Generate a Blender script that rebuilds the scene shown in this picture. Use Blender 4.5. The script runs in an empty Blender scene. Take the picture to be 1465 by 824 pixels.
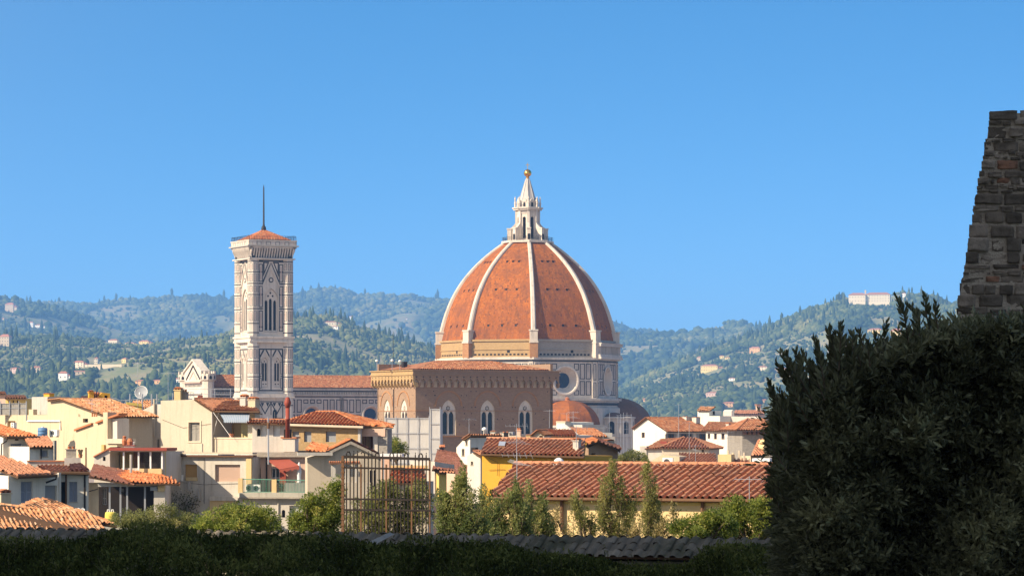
import bpy, bmesh, math, random
import numpy as np
from mathutils import Vector, noise
from mathutils.geometry import tessellate_polygon

random.seed(7)
RNG = np.random.default_rng(7)
SC = bpy.context.scene
COL = SC.collection
R = math.radians
V = Vector

# ------------------------------------------------------------------ camera
F = 4300.0            # focal length in photo pixels (photo 1465 wide)
HOR = 600.0           # eye-level row in the photo
CZ = 40.0             # eye height over the city
cam = bpy.data.cameras.new('camera')
camo = bpy.data.objects.new('camera', cam)
COL.objects.link(camo)
camo.location = (0, 0, CZ)
camo.rotation_euler = (R(90), 0, 0)
cam.sensor_width = 36.0
cam.lens = 36.0 * F / 1465.0
cam.shift_y = (HOR - 412.0) / 1465.0
cam.clip_start = 0.5
cam.clip_end = 60000
SC.camera = camo

# ------------------------------------------------------------------ light
SUN_AZ, SUN_EL = R(-60), R(33)      # azimuth measured from the direction back to the camera
TO_SUN = V((math.sin(SUN_AZ) * math.cos(SUN_EL), -math.cos(SUN_AZ) * math.cos(SUN_EL), math.sin(SUN_EL)))
sl = bpy.data.lights.new('sun', 'SUN')
sl.energy = 4.9
sl.angle = R(0.5)
sl.color = (1.0, 0.84, 0.62)
slo = bpy.data.objects.new('sun', sl)
COL.objects.link(slo)
slo.rotation_euler = (-TO_SUN).to_track_quat('-Z', 'Y').to_euler()

W = bpy.data.worlds.new('World')
SC.world = W
W.use_nodes = True
nt = W.node_tree
for n in list(nt.nodes):
    nt.nodes.remove(n)
out = nt.nodes.new('ShaderNodeOutputWorld')
bg = nt.nodes.new('ShaderNodeBackground')
sky = nt.nodes.new('ShaderNodeTexSky')
sky.sky_type = 'NISHITA'
sky.sun_disc = False
sky.sun_elevation = SUN_EL
sky.sun_rotation = math.atan2(TO_SUN.x, TO_SUN.y)
sky.altitude = 100
sky.air_density = 1.0
sky.dust_density = 0.3
sky.ozone_density = 1.5
hs = nt.nodes.new('ShaderNodeHueSaturation')
hs.inputs['Saturation'].default_value = 1.42
hs.inputs['Hue'].default_value = 0.495
gm = nt.nodes.new('ShaderNodeGamma')
gm.inputs[1].default_value = 1.0
tcw = nt.nodes.new('ShaderNodeTexCoord')
sxyz = nt.nodes.new('ShaderNodeSeparateXYZ')
mz = nt.nodes.new('ShaderNodeMath'); mz.operation = 'MULTIPLY_ADD'
mz.inputs[1].default_value = 3.2; mz.inputs[2].default_value = 0.105
cxyz = nt.nodes.new('ShaderNodeCombineXYZ')
vn = nt.nodes.new('ShaderNodeVectorMath'); vn.operation = 'NORMALIZE'
nt.links.new(tcw.outputs['Generated'], sxyz.inputs[0])
nt.links.new(sxyz.outputs[2], mz.inputs[0])
nt.links.new(sxyz.outputs[0], cxyz.inputs[0]); nt.links.new(sxyz.outputs[1], cxyz.inputs[1]); nt.links.new(mz.outputs[0], cxyz.inputs[2])
nt.links.new(cxyz.outputs[0], vn.inputs[0])
nt.links.new(vn.outputs[0], sky.inputs['Vector'])
nt.links.new(sky.outputs[0], hs.inputs['Color'])
# the sky is deep blue away from the sun and whitens round it
hs2 = nt.nodes.new('ShaderNodeHueSaturation'); hs2.inputs['Saturation'].default_value = 0.42
nt.links.new(sky.outputs[0], hs2.inputs['Color'])
dt = nt.nodes.new('ShaderNodeVectorMath'); dt.operation = 'DOT_PRODUCT'; dt.inputs[1].default_value = TO_SUN
nt.links.new(tcw.outputs['Generated'], dt.inputs[0])
mr = nt.nodes.new('ShaderNodeMapRange'); mr.interpolation_type = 'SMOOTHSTEP'
mr.inputs['From Min'].default_value = -0.32; mr.inputs['From Max'].default_value = 0.25
nt.links.new(dt.outputs['Value'], mr.inputs['Value'])
mx = nt.nodes.new('ShaderNodeMix'); mx.data_type = 'RGBA'
nt.links.new(mr.outputs[0], mx.inputs[0]); nt.links.new(hs.outputs[0], mx.inputs[6]); nt.links.new(hs2.outputs[0], mx.inputs[7])
nt.links.new(mx.outputs[2], bg.inputs[0])
nt.links.new(bg.outputs[0], out.inputs[0])
bg.inputs[1].default_value = 0.138
SC.view_settings.view_transform = 'Standard'
SC.view_settings.look = 'None'
SC.view_settings.exposure = 0.82
SC.view_settings.gamma = 1.0
SC.view_settings.use_curve_mapping = False
SC.render.engine = 'CYCLES'
SC.cycles.max_bounces = 6
SC.cycles.diffuse_bounces = 3
SC.cycles.volume_bounces = 1
SC.cycles.transparent_max_bounces = 8
SC.cycles.use_denoising = True
SC.cycles.sample_clamp_indirect = 4.0

# ------------------------------------------------------------------ materials
def nodes(name):
    m = bpy.data.materials.new(name)
    m.use_nodes = True
    t = m.node_tree
    b = t.nodes['Principled BSDF']
    b.inputs['Specular IOR Level'].default_value = 0.25
    return m, t, b

def N(t, kind, **kw):
    n = t.nodes.new('ShaderNode' + kind)
    for k, v in kw.items():
        if k.startswith('i_'):
            n.inputs[int(k[2:])].default_value = v
        else:
            setattr(n, k, v)
    return n

def c4(c):
    return (c[0], c[1], c[2], 1.0)

def mixc(t, a, b, fac, blend='MIX'):
    n = t.nodes.new('ShaderNodeMix')
    n.data_type = 'RGBA'
    n.blend_type = blend
    for sock, v in ((n.inputs[0], fac), (n.inputs[6], a), (n.inputs[7], b)):
        if hasattr(v, 'is_linked') or hasattr(v, 'links'):
            t.links.new(v, sock)
        elif isinstance(v, (int, float)):
            sock.default_value = v
        else:
            sock.default_value = c4(v)
    return n.outputs[2]

def ramp(t, src, stops, interp='LINEAR'):
    n = t.nodes.new('ShaderNodeValToRGB')
    n.color_ramp.interpolation = interp
    e = n.color_ramp.elements
    while len(e) < len(stops):
        e.new(0.5)
    for k, (p, c) in enumerate(stops):
        e[k].position = p
        e[k].color = c4(c) if hasattr(c, '__len__') else (c, c, c, 1)
    t.links.new(src, n.inputs[0])
    return n.outputs[0]

def coords(t, scale=(1, 1, 1), which='Object'):
    tc = t.nodes.new('ShaderNodeTexCoord')
    mp = t.nodes.new('ShaderNodeMapping')
    mp.inputs['Scale'].default_value = scale
    t.links.new(tc.outputs[which], mp.inputs[0])
    return mp.outputs[0]

def noise_tex(t, vec, scale, detail=5, rough=0.6):
    n = t.nodes.new('ShaderNodeTexNoise')
    n.inputs['Scale'].default_value = scale
    n.inputs['Detail'].default_value = detail
    n.inputs['Roughness'].default_value = rough
    t.links.new(vec, n.inputs['Vector'])
    return n.outputs['Fac']

def bump(t, b, h, strength=0.3, dist=0.02):
    n = t.nodes.new('ShaderNodeBump')
    n.inputs['Strength'].default_value = strength
    n.inputs['Distance'].default_value = dist
    t.links.new(h, n.inputs['Height'])
    t.links.new(n.outputs[0], b.inputs['Normal'])

def plain(name, c, rough=0.7, metal=0.0, var=0.15, sc=3.0):
    m, t, b = nodes(name)
    f = noise_tex(t, coords(t), sc, 4)
    col = mixc(t, [x * (1 - var) for x in c], [min(1, x * (1 + var)) for x in c], f)
    t.links.new(col, b.inputs['Base Color'])
    b.inputs['Roughness'].default_value = rough
    b.inputs['Metallic'].default_value = metal
    return m

def plaster(name, c, stain=(0.22, 0.17, 0.12), amt=0.5, sc=0.5):
    """painted render with blotches, rain streaks and a few bare patches"""
    m, t, b = nodes(name)
    f1 = noise_tex(t, coords(t), sc, 8, 0.62)
    f2 = noise_tex(t, coords(t, (2.2, 2.2, 0.22)), 1.4, 6, 0.65)
    f3 = noise_tex(t, coords(t), 7.0, 4)
    k1 = ramp(t, f1, [(0.42, 0.0), (0.75, 1.0)])
    k2 = ramp(t, f2, [(0.5, 0.0), (0.82, 1.0)])
    base = mixc(t, [x * 0.9 for x in c], [min(1, x * 1.08) for x in c], f3)
    mm = t.nodes.new('ShaderNodeMath'); mm.operation = 'MULTIPLY'; mm.inputs[1].default_value = amt * 0.7
    t.links.new(k1, mm.inputs[0])
    col = mixc(t, base, [0.6 * x + 0.4 * s for x, s in zip(c, stain)], mm.outputs[0])
    m2 = t.nodes.new('ShaderNodeMath'); m2.operation = 'MULTIPLY'; m2.inputs[1].default_value = amt
    t.links.new(k2, m2.inputs[0])
    col = mixc(t, col, stain, m2.outputs[0])
    t.links.new(col, b.inputs['Base Color'])
    b.inputs['Roughness'].default_value = 0.92
    bump(t, b, f3, 0.35, 0.03)
    return m

def tile(name, cols, lich=(0.16, 0.13, 0.09), amt=0.45):
    """clay tiles: one random tone per tile (UV holds column / row), lichen blotches"""
    m, t, b = nodes(name)
    tc = t.nodes.new('ShaderNodeTexCoord')
    fl = t.nodes.new('ShaderNodeVectorMath'); fl.operation = 'FLOOR'
    t.links.new(tc.outputs['UV'], fl.inputs[0])
    wn = t.nodes.new('ShaderNodeTexWhiteNoise'); wn.noise_dimensions = '2D'
    t.links.new(fl.outputs[0], wn.inputs['Vector'])
    n = len(cols)
    col = ramp(t, wn.outputs['Value'], [(i / (n - 1), c) for i, c in enumerate(cols)])
    f = noise_tex(t, coords(t), 0.7, 7, 0.65)
    k = ramp(t, f, [(0.48, 0.0), (0.72, amt)])
    col = mixc(t, col, lich, k)
    f2 = noise_tex(t, coords(t), 12, 4)
    col = mixc(t, col, (0.3, 0.26, 0.2), ramp(t, f2, [(0.62, 0.0), (0.8, 0.5)]))
    t.links.new(col, b.inputs['Base Color'])
    b.inputs['Roughness'].default_value = 0.9
    return m

def glassy(name, c=(0.02, 0.025, 0.035), rough=0.15):
    m, t, b = nodes(name)
    f = noise_tex(t, coords(t), 0.8, 3)
    t.links.new(mixc(t, [x * 0.6 for x in c], [x * 1.5 for x in c], f), b.inputs['Base Color'])
    b.inputs['Roughness'].default_value = rough
    b.inputs['Specular IOR Level'].default_value = 0.5
    return m

def marble(name, c, dirt=(0.2, 0.18, 0.16), amt=0.55):
    m, t, b = nodes(name)
    f1 = noise_tex(t, coords(t), 0.22, 8, 0.65)
    f2 = noise_tex(t, coords(t, (1, 1, 0.12)), 0.9, 6, 0.6)
    f3 = noise_tex(t, coords(t), 2.5, 4)
    col = mixc(t, [x * 0.88 for x in c], [min(1, x * 1.08) for x in c], f3)
    col = mixc(t, col, [0.55 * x + 0.45 * d for x, d in zip(c, dirt)], ramp(t, f1, [(0.42, 0), (0.72, amt)]))
    col = mixc(t, col, dirt, ramp(t, f2, [(0.52, 0), (0.8, amt)]))
    t.links.new(col, b.inputs['Base Color'])
    b.inputs['Roughness'].default_value = 0.75
    return m

def bricky(name, c1, c2, mortar, sc=1.0, blot=(0.1, 0.07, 0.05), amt=0.5):
    m, t, b = nodes(name)
    f1 = noise_tex(t, coords(t), 0.35 * sc, 8, 0.65)
    f2 = noise_tex(t, coords(t, (1, 1, 3.5)), 1.6 * sc, 5, 0.7)
    f3 = noise_tex(t, coords(t), 5 * sc, 3)
    col = mixc(t, c1, c2, ramp(t, f2, [(0.35, 0), (0.65, 1)]))
    col = mixc(t, col, mortar, ramp(t, f3, [(0.55, 0), (0.75, 0.6)]))
    col = mixc(t, col, blot, ramp(t, f1, [(0.5, 0), (0.78, amt)]))
    t.links.new(col, b.inputs['Base Color'])
    b.inputs['Roughness'].default_value = 0.92
    bump(t, b, f3, 0.4, 0.1)
    return m

def leafmat(name, stops, trans=0.3, rough=0.55, spec=0.3):
    """stops: tone per leaf through the 'tint' attribute"""
    m, t, b = nodes(name)
    a = t.nodes.new('ShaderNodeAttribute')
    a.attribute_name = 'tint'
    col = ramp(t, a.outputs['Fac'], stops)
    t.links.new(col, b.inputs['Base Color'])
    b.inputs['Roughness'].default_value = rough
    b.inputs['Specular IOR Level'].default_value = spec
    if trans > 0:
        tr = t.nodes.new('ShaderNodeBsdfTranslucent')
        hv = t.nodes.new('ShaderNodeHueSaturation'); hv.inputs['Value'].default_value = 1.5; hv.inputs['Saturation'].default_value = 1.1
        t.links.new(col, hv.inputs['Color']); t.links.new(hv.outputs[0], tr.inputs[0])
        mx = t.nodes.new('ShaderNodeMixShader')
        mx.inputs[0].default_value = trans
        t.links.new(b.outputs[0], mx.inputs[1])
        t.links.new(tr.outputs[0], mx.inputs[2])
        t.links.new(mx.outputs[0], t.nodes['Material Output'].inputs[0])
    return m

def dometile():
    m, t, b = nodes('dome_tiles')
    tc = t.nodes.new('ShaderNodeTexCoord')
    fl = t.nodes.new('ShaderNodeVectorMath'); fl.operation = 'FLOOR'
    t.links.new(tc.outputs['UV'], fl.inputs[0])
    wn = t.nodes.new('ShaderNodeTexWhiteNoise'); wn.noise_dimensions = '2D'
    t.links.new(fl.outputs[0], wn.inputs['Vector'])
    col = ramp(t, wn.outputs['Value'], [(0, (0.31, 0.09, 0.019)), (0.6, (0.38, 0.114, 0.023)), (0.9, (0.44, 0.15, 0.036)), (0.97, (0.2, 0.07, 0.03)), (1, (0.1, 0.04, 0.025))])
    f1 = noise_tex(t, coords(t), 0.16, 8, 0.66)
    col = mixc(t, col, (0.22, 0.075, 0.03), ramp(t, f1, [(0.40, 0), (0.66, 0.9)]))
    f2 = noise_tex(t, coords(t, (1, 1, 0.1)), 0.8, 6, 0.65)
    col = mixc(t, col, (0.12, 0.05, 0.03), ramp(t, f2, [(0.48, 0), (0.76, 0.9)]))
    f3 = noise_tex(t, coords(t), 1.3, 4)
    col = mixc(t, col, (0.09, 0.04, 0.025), ramp(t, f3, [(0.66, 0), (0.76, 0.7)]))
    t.links.new(col, b.inputs['Base Color'])
    b.inputs['Roughness'].default_value = 0.9
    bump(t, b, wn.outputs['Value'], 0.25, 0.2)
    return m

MT = {}
def build_materials():
    terr = [(0.21, 0.075, 0.035), (0.34, 0.12, 0.05), (0.42, 0.17, 0.075), (0.30, 0.11, 0.055), (0.47, 0.23, 0.12), (0.25, 0.085, 0.04)]
    MT.update(
        tile_orange=tile('orange_clay_tiles', terr),
        tile_red=tile('red_clay_tiles', [(0.36, 0.155, 0.085), (0.41, 0.175, 0.095), (0.44, 0.195, 0.11), (0.38, 0.16, 0.088), (0.47, 0.235, 0.14)], lich=(0.17, 0.11, 0.075), amt=0.6),
        tile_vivid=tile('bright_clay_tiles', [(0.36, 0.10, 0.035), (0.46, 0.14, 0.05), (0.52, 0.20, 0.08), (0.40, 0.12, 0.045), (0.58, 0.28, 0.14)], amt=0.25),
        tile_pale=tile('old_pale_clay_tiles', [(0.36, 0.15, 0.07), (0.50, 0.24, 0.115), (0.44, 0.19, 0.085), (0.55, 0.31, 0.17), (0.33, 0.13, 0.06), (0.60, 0.38, 0.24)], lich=(0.25, 0.15, 0.08), amt=0.35),
        tile_brown=tile('brown_clay_tiles', [(0.14, 0.055, 0.04), (0.2, 0.08, 0.055), (0.17, 0.065, 0.05), (0.25, 0.11, 0.08)], amt=0.4),
        tile_moss=tile('mossy_grey_tiles', [(0.12, 0.10, 0.075), (0.19, 0.16, 0.12), (0.14, 0.12, 0.09), (0.25, 0.21, 0.16)], lich=(0.035, 0.042, 0.016), amt=0.85),
        soffit=plain('dark_eaves_wood', (0.10, 0.055, 0.03), 0.85),
        cream=plaster('cream_plaster', (0.53, 0.45, 0.345), amt=0.5),
        creamy=plaster('butter_plaster', (0.57, 0.465, 0.32), amt=0.45),
        white=plaster('white_plaster', (0.57, 0.52, 0.45), amt=0.55),
        white2=plaster('bright_white_plaster', (0.68, 0.64, 0.56), amt=0.35),
        grey=plaster('grey_plaster', (0.50, 0.46, 0.41), amt=0.4),
        yellow=plaster('yellow_plaster', (0.68, 0.48, 0.15), stain=(0.35, 0.2, 0.08), amt=0.3),
        sand=plaster('sand_plaster', (0.64, 0.47, 0.24), stain=(0.4, 0.26, 0.12), amt=0.25),
        orange=plaster('ochre_plaster', (0.62, 0.33, 0.045), stain=(0.36, 0.16, 0.03), amt=0.4),
        olive=plaster('olive_plaster', (0.55, 0.45, 0.22), amt=0.35),
        pink=plaster('pink_plaster', (0.62, 0.42, 0.32), amt=0.3),
        dirty=plaster('weathered_plaster', (0.46, 0.43, 0.36), stain=(0.12, 0.11, 0.09), amt=0.8, sc=0.9),
        stoneg=bricky('grey_ashlar', (0.24, 0.22, 0.19), (0.34, 0.31, 0.27), (0.16, 0.14, 0.12), 1.2),
        marble=marble('white_marble', (0.66, 0.58, 0.49), amt=0.65),
        marbled=marble('greyed_marble', (0.61, 0.535, 0.45), amt=0.75),
        green=marble('green_marble', (0.03, 0.036, 0.045), amt=0.1),
        pinkm=marble('pink_marble', (0.52, 0.38, 0.32), amt=0.3),
        rubble=bricky('bare_masonry', (0.34, 0.22, 0.10), (0.44, 0.30, 0.15), (0.5, 0.38, 0.22), 0.8, blot=(0.2, 0.13, 0.08), amt=0.5),
        rubbleg=bricky('grey_bare_masonry', (0.29, 0.25, 0.21), (0.38, 0.33, 0.27), (0.4, 0.36, 0.3), 0.8, blot=(0.17, 0.14, 0.12), amt=0.5),
        brickp=bricky('brick_pier', (0.34, 0.16, 0.075), (0.42, 0.23, 0.11), (0.3, 0.2, 0.12), 0.8),
        brown=bricky('brown_stone', (0.25, 0.165, 0.11), (0.34, 0.225, 0.148), (0.31, 0.225, 0.16), 0.9, blot=(0.22, 0.13, 0.085), amt=0.55),
        palestone=marble('pale_stone', (0.60, 0.50, 0.37), amt=0.4),
        dome=dometile(),
        gold=plain('gilded_copper', (0.75, 0.42, 0.08), 0.22, 1.0, 0.1),
        lead=marble('lead_white_cone', (0.50, 0.47, 0.44), amt=0.6),
        void=plain('dark_opening', (0.008, 0.008, 0.012), 0.6),
        glass=glassy('dark_glass'),
        bluglass=glassy('blue_leaded_glass', (0.012, 0.022, 0.06), 0.25),
        iron=plain('dark_iron', (0.035, 0.028, 0.026), 0.6, 0.3),
        rust=plain('rusty_iron', (0.15, 0.08, 0.045), 0.85, 0.0, 0.45, 18),
        steel=plain('galvanised_steel', (0.42, 0.43, 0.45), 0.45, 0.6),
        redpaint=plain('red_oxide_paint', (0.27, 0.058, 0.038), 0.6),
        whitepaint=plain('white_paint', (0.78, 0.77, 0.74), 0.5, 0, 0.05),
        greypaint=plain('grey_paint', (0.30, 0.31, 0.33), 0.6),
        shutter=plain('blue_grey_shutters', (0.30, 0.33, 0.40), 0.6, 0, 0.12),
        shutterg=plain('grey_shutters', (0.27, 0.25, 0.22), 0.6, 0, 0.12),
        pinkblind=plain('pink_blind', (0.52, 0.36, 0.28), 0.7, 0, 0.06),
        ochreblind=plain('ochre_blind', (0.55, 0.33, 0.12), 0.7, 0, 0.06),
        wood=plain('brown_wood', (0.16, 0.08, 0.045), 0.7),
        greenrail=plain('green_rail_paint', (0.13, 0.30, 0.22), 0.5),
        awningb=plain('blue_grey_canvas', (0.22, 0.29, 0.36), 0.85),
        awningr=plain('red_canvas', (0.30, 0.075, 0.05), 0.85),
        canvas=plain('white_canvas', (0.72, 0.70, 0.68), 0.9),
        sheet=plaster('scaffold_sheeting', (0.50, 0.48, 0.45), stain=(.3, .28, .26), amt=.6),
        bluedrum=plain('blue_plastic', (0.10, 0.20, 0.36), 0.5),
        lemon=plain('yellow_sack', (0.62, 0.50, 0.10), 0.8, 0, 0.2, 8),
        reed=plain('reed_screen', (0.55, 0.42, 0.12), 0.9, 0, 0.3, 6),
        reedg=plain('weathered_reed', (0.34, 0.32, 0.29), 0.9, 0, 0.4, 5),
        terracotta=plain('terracotta_pot', (0.42, 0.16, 0.075), 0.85, 0, 0.25),
        bark=plain('bark', (0.10, 0.075, 0.05), 0.95, 0, 0.4, 9),
        concrete=plaster('concrete', (0.44, 0.41, 0.37), stain=(0.2, 0.18, 0.15), amt=0.5),
    )
build_materials()

# ------------------------------------------------------------------ builders
ORG = {}

def thing(name, label, cat, loc=(0, 0, 0), group=None):
    o = bpy.data.objects.new(name, None)
    o.empty_display_size = 0.5
    COL.objects.link(o)
    o.location = loc
    o['label'] = label
    o['category'] = cat
    if group:
        o['group'] = group
    ORG[o.name] = V(loc)
    return o

def tag(o, label, cat, group=None):
    o['label'] = label
    o['category'] = cat
    if group:
        o['group'] = group
    return o

def copy_tree(o, parent=None):
    c = o.copy()
    COL.objects.link(c)
    if parent is not None:
        c.parent = parent
    for ch in list(o.children):
        copy_tree(ch, c)
    return c

class MB:
    def __init__(s):
        s.v, s.f, s.m, s.uv = [], [], [], None
    def add(s, pts):
        i = len(s.v)
        s.v.extend(V(p) for p in pts)
        return list(range(i, i + len(pts)))
    def face(s, pts, m=0):
        s.f.append(s.add(pts)); s.m.append(m)
    def prism(s, poly, d, m=0, caps=True):
        n = len(poly)
        a = s.add(poly)
        b = s.add([V(p) + d for p in poly])
        if caps:
            s.f += [a, b[::-1]]; s.m += [m, m]
        for i in range(n):
            j = (i + 1) % n
            s.f.append([a[i], b[i], b[j], a[j]]); s.m.append(m)
    def box(s, o, ax, ay, az, m=0):
        o, ax, ay, az = V(o), V(ax), V(ay), V(az)
        s.prism([o, o + ax, o + ax + ay, o + ay], az, m)
    def bar(s, p, q, w, m=0, n=4):
        s.tube([p, q], [w, w], n, m)
    def tube(s, path, rad, n=8, m=0, cap=True):
        path = [V(p) for p in path]
        rings = []
        for i, p in enumerate(path):
            d = (path[min(i + 1, len(path) - 1)] - path[max(i - 1, 0)]).normalized()
            a = d.orthogonal() if abs(d.z) > 0.999 else d.cross(V((0, 0, 1)))
            a.normalize()
            b = d.cross(a)
            rings.append(s.add([p + (a * math.cos(t) + b * math.sin(t)) * rad[i] for t in [2 * math.pi * (k + 0.5) / n for k in range(n)]]))
        for r0, r1 in zip(rings, rings[1:]):
            for k in range(n):
                s.f.append([r0[k], r0[(k + 1) % n], r1[(k + 1) % n], r1[k]]); s.m.append(m)
        if cap:
            s.f += [rings[0][::-1], rings[-1]]; s.m += [m, m]
    def lathe(s, c, prof, n=16, m=0, a0=0.0, mats=None):
        c = V(c)
        rings = [s.add([c + V((r * math.sin(a0 + 2 * math.pi * k / n), -r * math.cos(a0 + 2 * math.pi * k / n), z)) for k in range(n)]) for r, z in prof]
        for i, (r0, r1) in enumerate(zip(rings, rings[1:])):
            mm = mats[i] if mats else m
            for k in range(n):
                s.f.append([r0[k], r0[(k + 1) % n], r1[(k + 1) % n], r1[k]]); s.m.append(mm)
        s.f += [rings[0][::-1], rings[-1]]; s.m += [m, m]
    def build(s, name, mats, parent=None, smooth=False, loc=None):
        if not isinstance(mats, (list, tuple)):
            mats = [mats]
        org = ORG.get(parent.name, V((0, 0, 0))) if parent is not None else V(loc or (0, 0, 0))
        me = bpy.data.meshes.new(name)
        me.from_pydata([tuple(p - org) for p in s.v], [], s.f)
        for m in mats:
            me.materials.append(MT[m] if isinstance(m, str) else m)
        me.polygons.foreach_set('material_index', s.m)
        if smooth:
            me.polygons.foreach_set('use_smooth', [True] * len(me.polygons))
        if s.uv is not None:
            uvl = me.uv_layers.new(name='UVMap')
            idx = np.empty(len(me.loops), dtype=np.int32)
            me.loops.foreach_get('vertex_index', idx)
            uvl.data.foreach_set('uv', np.asarray(s.uv, dtype=np.float32)[idx].ravel())
        me.update()
        bm = bmesh.new(); bm.from_mesh(me)
        bmesh.ops.recalc_face_normals(bm, faces=bm.faces)
        bm.to_mesh(me); bm.free()
        o = bpy.data.objects.new(name, me)
        COL.objects.link(o)
        if parent is not None:
            o.parent = parent
            ORG[o.name] = org
        else:
            o.location = org
            ORG[o.name] = org
        return o

def P(x, y, d):
    return V(((x - 732.5) * d / F, d, CZ + (HOR - y) * d / F))

class Fr:
    """a vertical facade: centre point, outward normal by yaw (0 faces the camera, + turns to the right)"""
    def __init__(s, x=None, d=None, yaw=0, o=None):
        a = R(yaw)
        s.yaw = yaw
        s.n = V((math.sin(a), -math.cos(a), 0))
        s.r = V((math.cos(a), math.sin(a), 0))
        s.o = V(o) if o is not None else V(((x - 732.5) * d / F, d, 0))
        s.o.z = 0
    def pt(s, u, z, off=0.0):
        return s.o + s.r * u + s.n * off + V((0, 0, z))
    def px(s, x, y, off=0.0):
        """the point of the facade (or of its parallel at off) seen at that photo position"""
        ray = V(((x - 732.5) / F, 1.0, (HOR - y) / F))
        q = s.o + s.n * off
        k = (q.x * s.n.x + q.y * s.n.y) / (ray.x * s.n.x + ray.y * s.n.y)
        return V((ray.x * k, ray.y * k, CZ + ray.z * k))
    def uz(s, x, y, off=0.0):
        p = s.px(x, y, off)
        return ((p - s.o).dot(s.r), p.z)
    def box(s, mb, u0, u1, z0, z1, f0, f1, m=0):
        mb.prism([s.pt(u0, z0, f0), s.pt(u1, z0, f0), s.pt(u1, z1, f0), s.pt(u0, z1, f0)], s.n * (f1 - f0), m)
    def poly(s, mb, pts, f0, f1, m=0):
        mb.prism([s.pt(u, z, f0) for u, z in pts], s.n * (f1 - f0), m)
    def rect(s, mb, u0, u1, z0, z1, t, f0, f1, m=0):
        s.box(mb, u0, u1, z0, z0 + t, f0, f1, m); s.box(mb, u0, u1, z1 - t, z1, f0, f1, m)
        s.box(mb, u0, u0 + t, z0 + t, z1 - t, f0, f1, m); s.box(mb, u1 - t, u1, z0 + t, z1 - t, f0, f1, m)
    def holed(s, mb, outer, holes, f0, rev, m=0, mrev=None):
        """plate at offset f0 with openings; reveals run inward by rev"""
        loops = [[V((u, z, 0)) for u, z in outer]] + [[V((u, z, 0)) for u, z in h] for h in holes]
        flat = [p for l in loops for p in l]
        ids = mb.add([s.pt(p.x, p.y, f0) for p in flat])
        for tri in tessellate_polygon(loops):
            mb.f.append([ids[i] for i in tri]); mb.m.append(m)
        for h in holes:
            for k in range(len(h)):
                (u0, z0), (u1, z1) = h[k], h[(k + 1) % len(h)]
                mb.face([s.pt(u0, z0, f0), s.pt(u1, z1, f0), s.pt(u1, z1, f0 - rev), s.pt(u0, z0, f0 - rev)], m if mrev is None else mrev)

def rect_pts(u0, u1, z0, z1):
    return [(u0, z0), (u1, z0), (u1, z1), (u0, z1)]

def lancet(u, z0, z1, w, n=6, pointed=True):
    """outline of a pointed (or round) arched opening, width w, sill z0, crown z1"""
    h = w / 2
    if pointed:
        rise = h * 1.55
        zs = z1 - rise
        Rr = (h * h + rise * rise) / (2 * h)
        am = math.asin(min(1, rise / Rr))
        right = [(u + h - Rr + Rr * math.cos(am * k / n), zs + Rr * math.sin(am * k / n)) for k in range(n + 1)]
        left = [(2 * u - a, b) for a, b in right[::-1]][1:]
    else:
        zs = z1 - h
        right = [(u + h * math.cos(math.pi / 2 * k / n), zs + h * math.sin(math.pi / 2 * k / n)) for k in range(n + 1)]
        left = [(2 * u - a, b) for a, b in right[::-1]][1:]
    return [(u - h, z0), (u + h, z0)] + right + left

def circ(u, z, r, n=24):
    return [(u + r * math.cos(2 * math.pi * k / n), z + r * math.sin(2 * math.pi * k / n)) for k in range(n)]

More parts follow.
